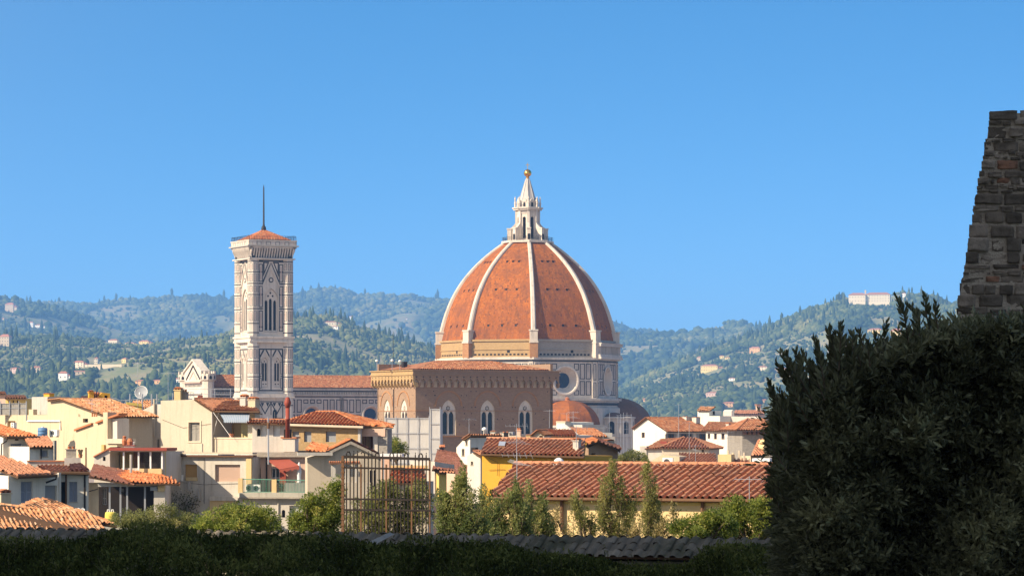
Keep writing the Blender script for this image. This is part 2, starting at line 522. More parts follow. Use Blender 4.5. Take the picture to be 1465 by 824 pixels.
def tiled(name, poly, mat, parent, pitch=0.24, row=0.40, amp=None, thick=0.10, cap=True, jit=1.0, seg=6, caps_edges=()):
    if mat == 'tile_pale':
        amp, jit = pitch * 0.36, 3.0
    """roof slope: corrugated rows of clay tiles over a convex planar polygon (3D), on a thin slab"""
    poly = [V(p) for p in poly]
    c = sum(poly, V((0, 0, 0))) / len(poly)
    nrm = V((0, 0, 0))
    for i in range(len(poly)):
        nrm += (poly[i] - c).cross(poly[(i + 1) % len(poly)] - c)
    nrm.normalize()
    if nrm.z < 0:
        nrm = -nrm
        poly = poly[::-1]
    u = V((0, 0, 1)).cross(nrm)
    u.normalize()
    v = nrm.cross(u)            # up the slope
    if v.z < 0:
        u, v = -u, -v
    amp = pitch * 0.52 if amp is None else amp
    us = [(p - c).dot(u) for p in poly]; vs = [(p - c).dot(v) for p in poly]
    nu = int((max(us) - min(us)) / pitch) + 2
    nv = int((max(vs) - min(vs)) / row) + 2
    u0, v0 = min(us) - pitch * 0.5, min(vs)
    prof = [(0.0, 0.0), (0.36, 0.0), (0.43, 0.55), (0.56, 0.93), (0.72, 1.0), (0.88, 0.72), (0.97, 0.2)] if seg == 6 else [(0.0, 0.0), (0.3, 0.85), (0.7, 0.85)]
    bm = bmesh.new()
    lay = bm.loops.layers.uv.new('UVMap')
    rnd = random.Random(hash((round(c.x, 2), round(c.y, 2), round(c.z, 2))) & 0xffff)
    lift = amp * 0.10
    off = [[(rnd.uniform(-1, 1) * amp * 0.11 * jit, rnd.uniform(-1, 1) * pitch * 0.035 * jit) for _ in range(nu + 1)] for _ in range(nv + 1)]
    for j in range(nv):
        va, vb = v0 + j * row, v0 + (j + 1) * row
        rows = []
        for e, vv in ((0, va), (1, vb)):
            line = []
            for i in range(nu + 1):
                dz, du = off[j][i]
                for (a, h) in (prof if i < nu else prof[:1]):
                    p = c + u * (u0 + (i + a) * pitch + (du if h > 0.1 else 0)) + v * vv + nrm * (amp * h + (lift * (1 - e) + dz if h > 0.04 else 0))
                    line.append(bm.verts.new(p))
            rows.append(line)
        k = len(prof)
        for q in range(len(rows[0]) - 1):
            f = bm.faces.new([rows[0][q], rows[0][q + 1], rows[1][q + 1], rows[1][q]])
            f.smooth = True
            ci = q // k
            for l in f.loops:
                l[lay].uv = (ci + 0.5, j + 0.5)
    for i in range(len(poly)):
        p, q = poly[i], poly[(i + 1) % len(poly)]
        nn = (q - p).cross(nrm)
        g = bm.verts[:] + bm.edges[:] + bm.faces[:]
        bmesh.ops.bisect_plane(bm, geom=g, plane_co=p, plane_no=nn, clear_outer=True, dist=1e-5)
    vid = len(bm.verts)
    a = [bm.verts.new(p - nrm * 0.004) for p in poly]
    b = [bm.verts.new(p - nrm * thick) for p in poly]
    fs = [bm.faces.new(a), bm.faces.new(b[::-1])]
    for i in range(len(poly)):
        j = (i + 1) % len(poly)
        fs.append(bm.faces.new([a[i], b[i], b[j], a[j]]))
    for f in fs:
        f.material_index = 1
    # rounded ridge / hip / verge tiles along the chosen edges
    for e in caps_edges:
        p, q = poly[e] , poly[(e + 1) % len(poly)]
        L = (q - p).length
        nseg = max(1, int(L / (row * 1.0)))
        d = (q - p) / nseg
        w = d.normalized().cross(nrm)
        for s_ in range(nseg):
            s0 = p + d * s_ + nrm * amp * 0.7
            s1 = s0 + d * 1.05
            rr = pitch * 0.38
            ring0 = [bm.verts.new(s0 + w * rr * math.cos(t) + nrm * rr * 0.8 * math.sin(t)) for t in [math.pi * k / 5 for k in range(6)]]
            ring1 = [bm.verts.new(s1 + w * rr * 0.85 * math.cos(t) + nrm * rr * 0.68 * math.sin(t)) for t in [math.pi * k / 5 for k in range(6)]]
            for k in range(5):
                f = bm.faces.new([ring0[k], ring0[k + 1], ring1[k + 1], ring1[k]])
                f.smooth = True
                for l in f.loops:
                    l[lay].uv = (s_ + 300.5, e + 77.5)
            ff = bm.faces.new(ring0)
            for l in ff.loops:
                l[lay].uv = (s_ + 300.5, e + 77.5)
    me = bpy.data.meshes.new(name)
    org = ORG.get(parent.name, V((0, 0, 0))) if parent is not None else V((0, 0, 0))
    for vv in bm.verts:
        vv.co -= org
    bm.to_mesh(me); bm.free()
    me.materials.append(MT[mat]); me.materials.append(MT['soffit'])
    o = bpy.data.objects.new(name, me)
    COL.objects.link(o)
    if parent is not None:
        o.parent = parent
    ORG[o.name] = org
    return o

# ---- numpy meshes for foliage
def np_mesh(name, co, faces, tint, mat, parent=None, loc=None, smooth=False):
    k = faces.shape[1]
    me = bpy.data.meshes.new(name)
    org = ORG.get(parent.name, V((0, 0, 0))) if parent is not None else V(loc or (0, 0, 0))
    co = co - np.array(org)
    me.vertices.add(len(co)); me.vertices.foreach_set('co', co.astype(np.float32).ravel())
    me.loops.add(faces.size); me.loops.foreach_set('vertex_index', faces.astype(np.int32).ravel())
    me.polygons.add(len(faces)); me.polygons.foreach_set('loop_start', np.arange(0, faces.size, k, dtype=np.int32))
    if smooth:
        me.polygons.foreach_set('use_smooth', np.ones(len(faces), dtype=bool))
    at = me.attributes.new('tint', 'FLOAT', 'POINT')
    at.data.foreach_set('value', tint.astype(np.float32))
    me.materials.append(MT[mat] if isinstance(mat, str) else mat)
    me.update(calc_edges=True)
    me.validate()
    o = bpy.data.objects.new(name, me)
    COL.objects.link(o)
    if parent is not None:
        o.parent = parent
    else:
        o.location = org
    ORG[o.name] = org
    return o

def unit(a):
    return a / np.maximum(np.linalg.norm(a, axis=1, keepdims=True), 1e-9)

def leaf_arrays(pos, d, size, tint, width=0.36, fold=0.12):
    n = len(pos)
    d = unit(d)
    rv = unit(RNG.normal(size=(n, 3)))
    s = unit(np.cross(d, rv))
    nn = np.cross(s, d)
    L = size[:, None]
    b = pos
    tip = pos + d * L
    l = pos + d * L * 0.45 + s * L * width * 0.5 + nn * L * fold
    r = pos + d * L * 0.45 - s * L * width * 0.5 + nn * L * fold
    co = np.stack([b, l, tip, r], 1).reshape(-1, 3)
    base = (np.arange(n) * 4)[:, None]
    faces = np.concatenate([base + np.array([0, 1, 2]), base + np.array([0, 2, 3])], 0)
    return co, faces, np.repeat(tint, 4)

def leaves(name, pos, d, size, tint, mat, parent=None, width=0.36, fold=0.12, loc=None):
    co, faces, t = leaf_arrays(pos, d, size, tint, width, fold)
    return np_mesh(name, co, faces, t, mat, parent, loc)
# ------------------------------------------------------------------ bell tower
def octo(mb, c, r, z0, z1, m=0, n=8, a0=None):
    mb.lathe(c, [(r, z0), (r, z1)], n, m, a0 if a0 is not None else R(26 + 22.5))

MT['brown_dome'] = bricky('brown_dome_tiles', (.14, .07, .045), (.2, .10, .065), (.12, .08, .06), .6)

def bell_tower():
    yaw = 26.0
    w = 14.6
    f0 = Fr(359, 980, yaw)
    C = f0.o + f0.r * w / 2 - f0.n * w / 2
    root = thing('bell_tower', 'tall square white and green marble bell tower with red pyramid roof and long mast', 'bell tower', (C.x, C.y, 0))
    frs = []
    for k in range(4):
        f = Fr(o=(0, 0, 0), x=0, d=1, yaw=yaw + 90 * k) if False else Fr(x=732.5, d=1, yaw=yaw + 90 * k)
        f.o = C + f.n * (w / 2 - 0.75)
        frs.append(f)
    z_base, z_a, z_b, z_c, z_d, z_e, z_f = 0.0, 47.6, 65.6, 67.0, 92.6, 96.4, 98.6
    sh = MB(); bt = MB(); cos = [MB(), MB(), MB()]; ga = MB()
    hb = w / 2 - 0.8
    for f in frs:
        U = w / 2 - 2.9
        holes3 = [lancet(0, 68.6, 82.9, 5.2, 8)]
        holes2 = [lancet(-2.15, 50.6, 60.3, 2.1, 6), lancet(2.15, 50.6, 60.3, 2.1, 6)]
        f.holed(sh, rect_pts(-hb, hb, 67.0, z_d), holes3, 0, 0.9)
        f.holed(sh, rect_pts(-hb, hb, z_a, 65.6), holes2, 0, 0.7)
        f.holed(sh, rect_pts(-hb, hb, 0, z_a), [lancet(1.4, 33, 43.5, 1.6, 5)], 0, 0.5)
        f.box(sh, -hb, hb, 65.6, 67.0, -0.6, 0)
        # green and pink inlay
        g = 0.03
        for z in (70.0, 76.0, 80.6, 84.2, 88.0, 91.4):
            for s in (-1, 1):
                f.box(sh, s * 3.55 - .75, s * 3.55 + .75, z, z + 0.44, 0, g, 1)
        for s in (-1, 1):
            for z0, z1 in ((68.8, 75.6), (76.7, 83.6), (85.0, 90.8)):
                a, b = (s * 3.55 - 0.72, s * 3.55 + 0.72)
                f.rect(sh, a, b, z0, z1, 0.27, 0, g + .01, 1)
                f.box(sh, a + .52, b - .52, z0 + .9, z1 - .9, 0, g + .012, 2)
        # gable over the great window
        for s in (-1, 1):
            f.poly(sh, [(s * 3.0, 83.0), (s * 3.0, 83.9), (0, 90.4), (0, 89.0)], 0, 0.35, 0)
            f.poly(sh, [(s * 3.0, 84.1), (s * 3.0, 85.1), (s * .15, 91.3), (s * .15, 90.7)], 0, 0.06, 1)
            f.poly(sh, [(s * 2.75, 86.6), (s * 2.75, 91.6), (s * .6, 91.6)], 0, 0.05, 1)
            f.poly(sh, [(s * 2.3, 88.5), (s * 2.3, 91.1), (s * 1.2, 91.1)], 0.05, 0.09, 0)
        f.poly(sh, circ(0, 85.6, 0.85, 12), 0, .09, 1)
        f.poly(sh, circ(0, 85.6, 0.5, 12), .09, .12, 0)
        f.box(sh, -hb, hb, 91.7, 92.1, 0, 0.05, 1)
        # stage below: green frame around two gabled windows
        f.rect(sh, -4.25, 4.25, 49.3, 63.2, 0.42, 0, g, 1)
        f.box(sh, -.16, .16, 49.6, 62.9, 0, g, 1)
        for s in (-1, 1):
            f.box(sh, s * 4.25 - .9 * (s > 0), s * 4.25 + .9 * (s < 0), 54.0, 54.3, 0, g + .01, 1)
            f.box(sh, s * 4.25 - .9 * (s > 0), s * 4.25 + .9 * (s < 0), 59.4, 59.7, 0, g + .01, 1)
            c = s * 2.15
            for q in (-1, 1):
                f.poly(sh, [(c + q * 1.55, 59.2), (c + q * 1.55, 60.0), (c, 62.8), (c, 62.0)], 0, 0.25, 0)
                f.poly(sh, [(c + q * 1.65, 60.2), (c + q * 1.65, 61.0), (c + q * .75, 62.7), (c + q * .2, 62.7)], 0, 0.05, 1)
            f.rect(sh, s * 4.25 - .95 * (s > 0), s * 4.25 + .95 * (s < 0), 50.2, 53.6, 0.16, g, g + .02, 1)
            f.rect(sh, s * 4.25 - .95 * (s > 0), s * 4.25 + .95 * (s < 0), 54.8, 59.0, 0.16, g, g + .02, 1)
        # lowest visible stage
        f.rect(sh, -4.25, 4.25, 30, 46.0, 0.3, 0, g, 1)
        f.box(sh, -.14, .14, 41.5, 45.7, 0, g, 1)
        for c in (-2.1, 2.1):
            for q in (-1, 1):
                f.poly(sh, [(c + q * 1.9, 45.6), (c + q * 1.9, 44.9), (c, 41.6), (c, 42.3)], 0, g + .01, 1)
                f.poly(sh, [(c + q * 1.5, 45.5), (c + q * .3, 45.5), (c + q * .9, 44.2)], 0, g + .012, 1)
        for s in (-1, 1):
            f.rect(sh, s * 3.0 - .8, s * 3.0 + .8, 33, 40.6, 0.2, 0, g + .01, 1)
        # windows as parts: mullions and tracery over a dark recess
        wn = MB()
        f.holed(wn, lancet(0, 68.7, 82.8, 5.1, 8), [lancet(u, 69.2, 79.6 - abs(u) * .35, 1.05, 5) for u in (-1.5, 0, 1.5)] + [circ(u, z, .36, 10) for u, z in ((-.8, 80.4), (.8, 80.4), (0, 81.4))], -0.5, 0.5)
        f.poly(wn, lancet(0, 68.65, 82.85, 5.15, 8), -1.3, -1.25, 1)
        f.rect(wn, -2.55, 2.55, 67.9, 68.9, .2, 0, .12, 0)
        wn.build('window', ['marble', 'void'], root)
        for c in (-2.15, 2.15):
            wn = MB()
            f.holed(wn, lancet(c, 50.65, 60.2, 2.05, 6), [lancet(c + u, 52.6, 58.6, .72, 5) for u in (-.48, .48)] + [circ(c, 59.0, .25, 8)], -0.35, 0.4)
            f.poly(wn, lancet(c, 50.62, 60.25, 2.08, 6), -1.0, -.95, 1)
            for u in (-.48, .48):
                f.poly(wn, circ(c + u, 51.6, .22, 8), -.35, -.31, 1)
            wn.build('window', ['marble', 'void'], root)
        wn = MB()
        f.poly(wn, lancet(1.4, 33, 43.4, 1.55, 5), -.5, -.45, 1)
        f.box(wn, 1.35, 1.45, 33, 42.5, -.45, -.2, 0)
        wn.build('window', ['marble', 'void'], root)
        # string courses
        for ci, (z0, z1, off) in enumerate(((z_a - .5, z_a + .05, .55), (z_a + .05, z_a + .9, .3), (65.2, 65.7, .5), (65.7, 66.6, .3), (66.6, 67.2, .6), (z_d - .3, z_d + .1, .7))):
            f.box(cos[ci // 2 if ci < 2 else (1 if ci < 5 else 2)], -w / 2 - off + .02, w / 2 + off - .02, z0, z1, -.5, .75 + off - .0)
        # machicolated gallery
        f.box(ga, -w / 2, w / 2, z_d + .1, z_e, -.5, .5, 1)
        n = 17
        for i in range(n):
            u = -w / 2 - .4 + (w + .8) * (i + .5) / n
            ga.prism([f.pt(u - .22, z_d + .3, .5), f.pt(u - .22, z_e, .5), f.pt(u - .22, z_e, 1.7), f.pt(u - .22, z_e - 1.2, 1.6), f.pt(u - .22, z_d + 1.3, .95)], f.r * .44, 0)
        f.box(ga, -w / 2 - 1.0, w / 2 + 1.0, z_e - .5, z_e + .25, .3, 1.75)
        f.box(ga, -w / 2 - 1.05, w / 2 + 1.05, z_e + .25, z_f - .3, 1.3, 1.8)
        f.box(ga, -w / 2 - 1.15, w / 2 + 1.15, z_f - .3, z_f, 1.2, 1.92)
        for i in range(9):
            u = -w / 2 + w * (i + .5) / 9
            f.rect(ga, u - .75, u + .75, z_e + .45, z_f - .5, .13, 1.8, 1.83, 1 if i % 2 else 2)
    for sx in (-1, 1):
        for sy in (-1, 1):
            c = C + f0.r * sx * (w / 2 - 1.3) + f0.n * sy * (w / 2 - 1.3)
            bt.lathe((c.x, c.y, 0), [(1.85, 0), (1.85, z_d)], 8, 0, R(yaw + 22.5))
            for k in range(8):
                fa = Fr(x=732.5, d=1, yaw=yaw + 45 * k); fa.o = V((c.x, c.y, 0)) + fa.n * 1.85 * math.cos(math.pi / 8)
                for z in (44.5, 49.0, 53.8, 58.8, 63.6, 68.2, 71.2, 76.0, 80.6, 84.2, 88.0, 91.4):
                    fa.box(bt, -.70, .70, z, z + .30, -.05, .04, 1)
                for z0, z1 in ((72.2, 75.4), (77.0, 80.2), (81.6, 83.6), (85.0, 87.6), (88.8, 91.0), (50.5, 53.2), (55, 58.2), (60, 63)):
                    fa.rect(bt, -.5, .5, z0, z1, .13, -.05, .03, 1)
                    fa.box(bt, -.16, .16, z0 + .45, z1 - .45, -.05, .03, 2)
    sh.build('shaft', ['marble', 'green', 'pinkm'], root)
    bt.build('corner_buttresses', ['marble', 'green', 'pinkm'], root)
    for co in cos:
        co.build('string_course', ['marble'], root)
    ga.build('gallery', ['marble', 'green', 'pinkm'], root)
    mb = MB()
    mb.box(C - f0.r * 8.9 - f0.n * 8.9 + V((0, 0, z_e + .1)), f0.r * 17.8, f0.n * 17.8, (0, 0, .4))
    mb.build('terrace', 'concrete', root)
    rl = MB()
    for f in frs:
        for z in (99.0, 99.5, 99.95):
            rl.bar(f.pt(-8.2, z, 1.6), f.pt(8.2, z, 1.6), .04)
        for i in range(19):
            u = -8.2 + 16.4 * i / 18
            rl.tube([f.pt(u, z_f, 1.6), f.pt(u, 99.6, 1.55), f.pt(u, 100.0, 1.1), f.pt(u, 100.1, .5)], [.05] * 4, 4)
    rl.build('railing', 'iron', root)
    ap = C + V((0, 0, 102.4))
    hw = 6.9
    cs = [C + f0.r * a * hw + f0.n * b * hw + V((0, 0, 98.7)) for a, b in ((-1, 1), (1, 1), (1, -1), (-1, -1))]
    for i in range(4):
        tiled('roof', [cs[i], cs[(i + 1) % 4], ap], 'tile_vivid', root, .55, .9, seg=3)
    mb = MB()
    mb.lathe((C.x, C.y, 0), [(.95, 101.6), (.7, 103.4), (.5, 103.5), (.3, 104.2), (.2, 116.2), (.05, 117.2)], 8)
    mb.build('mast', 'iron', root, True)
    k = 0.975
    root.scale = (k, k, k)
    root.location = (C.x * k, C.y * k, CZ * (1 - k))

# ------------------------------------------------------------------ cathedral
def cathedral():
    yaw = 26.0
    Cx, Cy = 5.3, 1020.0
    s = Cy / F
    zy = lambda y: CZ + (HOR - y) * s
    C = V((Cx, Cy, 0))
    root = thing('cathedral', 'great domed cathedral with ribbed red brick dome and white marble lantern', 'cathedral', (Cx, Cy, 0))
    av = [R(yaw + 22.5 + 45 * k) for k in range(8)]
    dirv = lambda a: V((math.sin(a), -math.cos(a), 0))
    # dome shell
    ys = [489, 468, 431, 397, 366, 347]
    rs = [29.7, 28.6, 25.5, 20.5, 13.45, 7.3]
    zs = [zy(y) for y in ys]
    def prof(t):
        # smooth interpolation by circular arc fitted through the samples
        z = zs[0] + (zs[-1] - zs[0]) * t
        return float(np.interp(z, zs, rs)), z
    # quadratic fit R(z) keeps the curve smooth
    pf = np.polyfit(zs, rs, 3)
    NR = 28
    prof = [(float(np.polyval(pf, zs[0] + (zs[-1] - zs[0]) * i / NR)), zs[0] + (zs[-1] - zs[0]) * i / NR) for i in range(NR + 1)]
    mb = MB(); mb.uv = []
    for k in range(8):
        a0, a1 = av[k - 1], av[k]
        acc = 0.0
        last = None
        rings = []
        for i, (r, z) in enumerate(prof):
            if last:
                acc += math.hypot(r - last[0], z - last[1])
            last = (r, z)
            p, q = C + dirv(a0) * r + V((0, 0, z)), C + dirv(a1) * r + V((0, 0, z))
            L = (q - p).length
            ids = mb.add([p, q])
            mb.uv += [(-L / 2 / .42 + 1000 * k, acc / .5), (L / 2 / .42 + 1000 * k, acc / .5)]
            rings.append(ids)
        for (a, b), (c_, d_) in zip(rings, rings[1:]):
            mb.f.append([a, b, d_, c_]); mb.m.append(0)
        # three rows of dark putlog openings
        fr = Fr(x=732.5, d=1, yaw=yaw + 45 * k)
        for t, n_sp in ((0.165, .22), (.50, .20), (.815, .165)):
            i = int(t * NR); r, z = prof[i]; r2, z2 = prof[i + 1]
            L = 2 * r * math.sin(math.pi / 8)
            ap = r * math.cos(math.pi / 8); ap2 = r2 * math.cos(math.pi / 8)
            slope = V((fr.n.x * (ap2 - ap), fr.n.y * (ap2 - ap), z2 - z)).normalized()
            out = fr.r.cross(slope) * -1
            if out.dot(fr.n) < 0:
                out = -out
            for j in (-1, 0, 1):
                ctr = C + fr.n * ap + fr.r * (j * L * n_sp) + V((0, 0, z))
                q = .36
                st = len(mb.v)
                mb.box(ctr - fr.r * q - slope * q - out * .2, fr.r * 2 * q, slope * 2 * q, out * .24, 1)
                mb.box(ctr - fr.r * (q + .2) + slope * q - out * .2, fr.r * 2 * (q + .2), slope * .25, out * .5, 0)
                mb.uv += [(0.5, 0.5)] * (len(mb.v) - st)
    mb.build('dome_shell', ['dome', 'void'], root)
    # ribs
    for k in range(8):
        a = av[k]
        d = dirv(a); tn = V((math.cos(a), math.sin(a), 0))
        mb = MB()
        prev = None
        for i, (r, z) in enumerate(prof):
            hw = .84 - .2 * i / NR
            o_in, o_out = r - .5, r + .95
            c0 = C + V((0, 0, z))
            ring = [c0 + d * o_in - tn * hw, c0 + d * (r + .45) - tn * hw, c0 + d * o_out - tn * hw * .55, c0 + d * o_out + tn * hw * .55, c0 + d * (r + .45) + tn * hw, c0 + d * o_in + tn * hw]
            ids = mb.add(ring)
            if prev:
                for q in range(5):
                    mb.f.append([prev[q], prev[q + 1], ids[q + 1], ids[q]]); mb.m.append(0)
            prev = ids
        fr = Fr(x=732.5, d=1, yaw=math.degrees(a)); fr.o = C + d * rs[0]
        fr.box(mb, -1.25, 1.25, zy(492), zy(476), -1.5, 1.5)
        fr.box(mb, -1.45, 1.45, zy(477), zy(475), -1.5, 1.7)
        fr.box(mb, -1.45, 1.45, zy(493.5), zy(491), -1.5, 1.8)
        mb.build('rib', 'marbled', root)
        pr = MB()
        fr.box(pr, -1.35, 1.35, zy(514), zy(493.5), -1.5, 1.55)
        pr.build('pier', 'brickp' if k in (5, 6, 7) else 'marbled', root)
    # bare drum band, gallery, lower drum
    def fac(k, ap):
        f = Fr(x=732.5, d=1, yaw=yaw + 45 * k); f.o = C + f.n * ap
        return f
    ch = math.cos(math.pi / 8)
    for k in range(8):
        sunward = k in (6, 7, 5)  # facets towards the sun get warmer masonry: sunlight put into the colour
        f = fac(k, 30.0 * ch)
        L = 2 * 30.0 * math.sin(math.pi / 8)
        mb = MB()
        f.box(mb, -L / 2, L / 2, zy(516), zy(488.5), -1.5, 0)
        f.box(mb, -L / 2, L / 2, zy(491), zy(488.3), -.5, .45, 0)
        f.box(mb, -L / 2, L / 2, zy(503), zy(501.8), -.5, .25, 0)
        if k != 1:
            for j in range(14):
                u = -L / 2 + 2.6 + (L - 5.2) * j / 13
                f.box(mb, u - .38, u + .38, zy(510.5), zy(508.2), -.1, .05, 2)
            f.box(mb, -L / 2 + 1, L / 2 - 1, zy(513), zy(511.5), -.5, .35, 0)
            f.box(mb, 2.2, 3.2, zy(507), zy(502.5), -.1, .04, 2)
        else:
            # finished arcaded gallery on one side only
            f.box(mb, -L / 2 - .9, L / 2 + .9, zy(515), zy(511.5), -.5, 2.3, 1)
            f.box(mb, -L / 2 - .9, L / 2 + .9, zy(497.0), zy(493.6), -.5, 2.2, 1)
            f.box(mb, -L / 2 - .9, L / 2 + .9, zy(493.6), zy(492.4), -.5, 2.5, 1)
            for j in range(15):
                u = -L / 2 + .2 + (L - .4) * j / 14
                f.box(mb, u - .28, u + .28, zy(509.5), zy(497), .9, 1.7, 1)
            f.box(mb, -L / 2 - .9, L / 2 + .9, zy(511.5), zy(508.5), .8, 2.0, 1)
            f.box(mb, -L / 2 + .1, L / 2 - .1, zy(511.5), zy(497), .2, .3, 2)
        mb.build('drum_band', ['rubble' if sunward else 'rubbleg', 'marbled', 'void'], root)
        # marble drum with round window
        Rl = 30.6
        f = fac(k, Rl * ch)
        L = 2 * Rl * math.sin(math.pi / 8)
        mb = MB()
        zc, ro = zy(545.5), 4.75
        f.holed(mb, rect_pts(-L / 2, L / 2, zy(640), zy(513)), [circ(0, zc, ro, 28)], 0, .1)
        f.box(mb, -L / 2 - .3, L / 2 + .3, zy(516.5), zy(513.6), -.5, .8)
        f.box(mb, -L / 2 - .15, L / 2 + .15, zy(519.2), zy(517.6), -.3, .3, 1)
        f.box(mb, -L / 2 - .5, L / 2 + .5, zy(573.5), zy(570.5), -.5, 1.3)
        f.box(mb, -L / 2 - .25, L / 2 + .25, zy(576), zy(573.5), -.4, .6)
        f.box(mb, -L / 2 - .1, L / 2 + .1, zy(580), zy(576.8), -.3, .25, 1)
        for u0, u1 in ((-L / 2 + .2, -L / 2 + 1.7), (L / 2 - 1.7, L / 2 - .2)):
            f.box(mb, u0, u1, zy(570.5), zy(519.5), -.2, .35)
            f.rect(mb, u0 + .25, u1 - .25, zy(545), zy(522), .2, .35, .38, 1)
            f.rect(mb, u0 + .25, u1 - .25, zy(569), zy(548), .2, .35, .38, 1)
        for sg in (-1, 1):
            for q in range(2):
                c = sg * (6.3 + q * 2.25)
                for z0, z1 in ((zy(566), zy(546.2)), (zy(543.6), zy(522))):
                    f.rect(mb, c - .95, c + .95, z0, z1, .26, 0, .05, 1)
                    f.rect(mb, c - .45, c + .45, z0 + .6, z1 - .6, .1, 0, .03, 2)
            for z0, z1 in ((zy(566), zy(559)), (zy(531), zy(522))):
                f.rect(mb, sg * 4.1 - .9, sg * 4.1 + .9, z0, z1, .24, 0, .05, 1)
        mb.build('drum_wall', ['marbled', 'green', 'pinkm'], root)
        oc = MB()
        M_ = 28
        rings = []
        for rr, off in ((5.05, .3), (4.75, .42), (4.3, .3), (4.1, -.1), (2.7, -2.0), (2.55, -2.1)):
            rings.append(oc.add([f.pt(u, z, off) for u, z in circ(0, zc, rr, M_)]))
        for r0, r1 in zip(rings, rings[1:]):
            for q in range(M_):
                oc.f.append([r0[q], r0[(q + 1) % M_], r1[(q + 1) % M_], r1[q]]); oc.m.append(0)
        o = oc.build('round_window', 'marble', root)
        gl = MB()
        f.poly(gl, circ(0, zc, 2.7, M_), -2.3, -2.15, 0)
        for q in range(3):
            a = math.pi * q / 3
            gl.bar(f.pt(-2.6 * math.cos(a), zc - 2.6 * math.sin(a), -2.1), f.pt(2.6 * math.cos(a), zc + 2.6 * math.sin(a), -2.1), .06, 1)
        gl.build('pane', ['bluglass', 'iron'], o)
    # collar under the lantern
    mb = MB()
    mb.lathe((Cx, Cy, 0), [(7.0, zy(349.5)), (8.9, zy(348.3)), (8.9, zy(345.6)), (8.3, zy(345.2)), (6.0, zy(344.6))], 8, 0, av[0])
    mb.build('collar', 'marble', root)
    rl = MB()
    for k in range(8):
        p, q = C + dirv(av[k - 1]) * 8.6, C + dirv(av[k]) * 8.6
        for z in (zy(345.2) + .6, zy(345.2) + 1.2):
            rl.bar(p + V((0, 0, z)), q + V((0, 0, z)), .05)
        for j in range(7):
            pp = p.lerp(q, j / 6)
            rl.bar(pp + V((0, 0, zy(345.4))), pp + V((0, 0, zy(345.2) + 1.2)), .05)
    rl.build('railing', 'iron', root)
    # lantern
    Lx, Ly = Cx, Cy
    LC = V((Lx, Ly, 0))
    lan = MB()
    ap = 3.55
    for k in range(8):
        f = Fr(x=732.5, d=1, yaw=yaw + 45 * k); f.o = LC + f.n * ap
        L = 2 * ap / ch * math.sin(math.pi / 8)
        f.holed(lan, rect_pts(-L / 2, L / 2, zy(345), zy(301)), [lancet(0, zy(342), zy(311), 1.15, 5, False)], 0, .6)
        f.box(lan, -.6, .6, zy(342), zy(311), -1.0, -.7, 1)
        f.box(lan, -L / 2 - .3, L / 2 + .3, zy(306), zy(304.6), -.1, .2)
        f.box(lan, -L / 2 - .6, L / 2 + .6, zy(301.5), zy(299.2), -.3, .85)
        f.box(lan, -L / 2 - .75, L / 2 + .75, zy(299.2), zy(297.4), -.3, 1.25)
        # attic with little niches
        f.box(lan, -L / 2, L / 2, zy(297.4), zy(288.5), -.5, -.1)
        f.poly(lan, lancet(0, zy(296.6), zy(290.4), .8, 4, False), -.1, -.06, 1)
        f.poly(lan, [(-.85, zy(289.5)), (.85, zy(289.5)), (.6, zy(287)), (0, zy(285)), (-.6, zy(287))], -.5, .05)
    lan.build('lantern', ['marble', 'void'], root)
    for k in range(8):
        a = av[k]
        f = Fr(x=732.5, d=1, yaw=math.degrees(a)); f.o = LC
        mb = MB()
        # scrolled flying buttress with a pier
        prof2 = [(3.4, zy(345)), (6.75, zy(345)), (6.75, zy(329)), (6.2, zy(327.4)), (5.4, zy(325.4)), (4.6, zy(322)), (4.1, zy(318.6)), (3.4, zy(318))]
        t = f.r * .38
        mb.prism([f.o + f.n * rr + V((0, 0, z)) - t for rr, z in prof2], t * 2)
        mb.box(f.pt(-.6, zy(345), 5.6), f.r * 1.2, f.n * 1.3, (0, 0, zy(328.6) - zy(345)))
        mb.box(f.pt(-.75, zy(328.6), 5.4), f.r * 1.5, f.n * 1.7, (0, 0, .35))
        mb.box(f.pt(-.45, zy(344), 5.5), f.r * .9, f.n * 1.45, (0, 0, 1.9), 1)
        mb.box(f.pt(-.42, zy(318.5), 3.3), f.r * .84, f.n * .9, (0, 0, zy(301.4) - zy(318.5)))
        mb.lathe(f.pt(0, 0, 4.25), [(.36, zy(297.4)), (.36, zy(292)), (.5, zy(291.6)), (.3, zy(290.5)), (.2, zy(286.5)), (.34, zy(285.4)), (.05, zy(281.6))], 6)
        mb.build('buttress', ['marble', 'void'], root)
    mb = MB()
    mb.lathe((Lx, Ly, 0), [(2.95, zy(291)), (2.75, zy(287)), (2.0, zy(276)), (1.3, zy(266)), (.75, zy(257.5)), (.55, zy(255.2))], 8, 0, av[0])
    for k in range(8):
        d = dirv(av[k])
        mb.tube([LC + d * r + V((0, 0, z)) for r, z in ((2.85, zy(289)), (2.02, zy(276)), (1.32, zy(266)), (.72, zy(257)))], [.16, .14, .12, .1], 5)
    mb.build('cone', 'lead', root)
    mb = MB()
    mb.lathe((Lx, Ly, 0), [(.75, zy(255.4)), (.5, zy(254.4)), (.45, zy(253.2))] + [(1.3 * math.sin(t), zy(248) - 1.3 * math.cos(t)) for t in [math.pi * (i + .6) / 12 for i in range(12)]] + [(.12, zy(242.2))], 20)
    mb.build('ball', 'gold', root, True)
    mb = MB()
    mb.box((Lx - .09, Ly - .09, zy(242.8)), (.18, 0, 0), (0, .18, 0), (0, 0, 2.3))
    mb.box((Lx - .62, Ly - .08, zy(236.8)), (1.24, 0, 0), (0, .16, 0), (0, 0, .2))
    mb.build('cross', 'gold', root)
    # nave
    e1 = V((math.cos(R(yaw)), math.sin(R(yaw)), 0))      # towards the dome
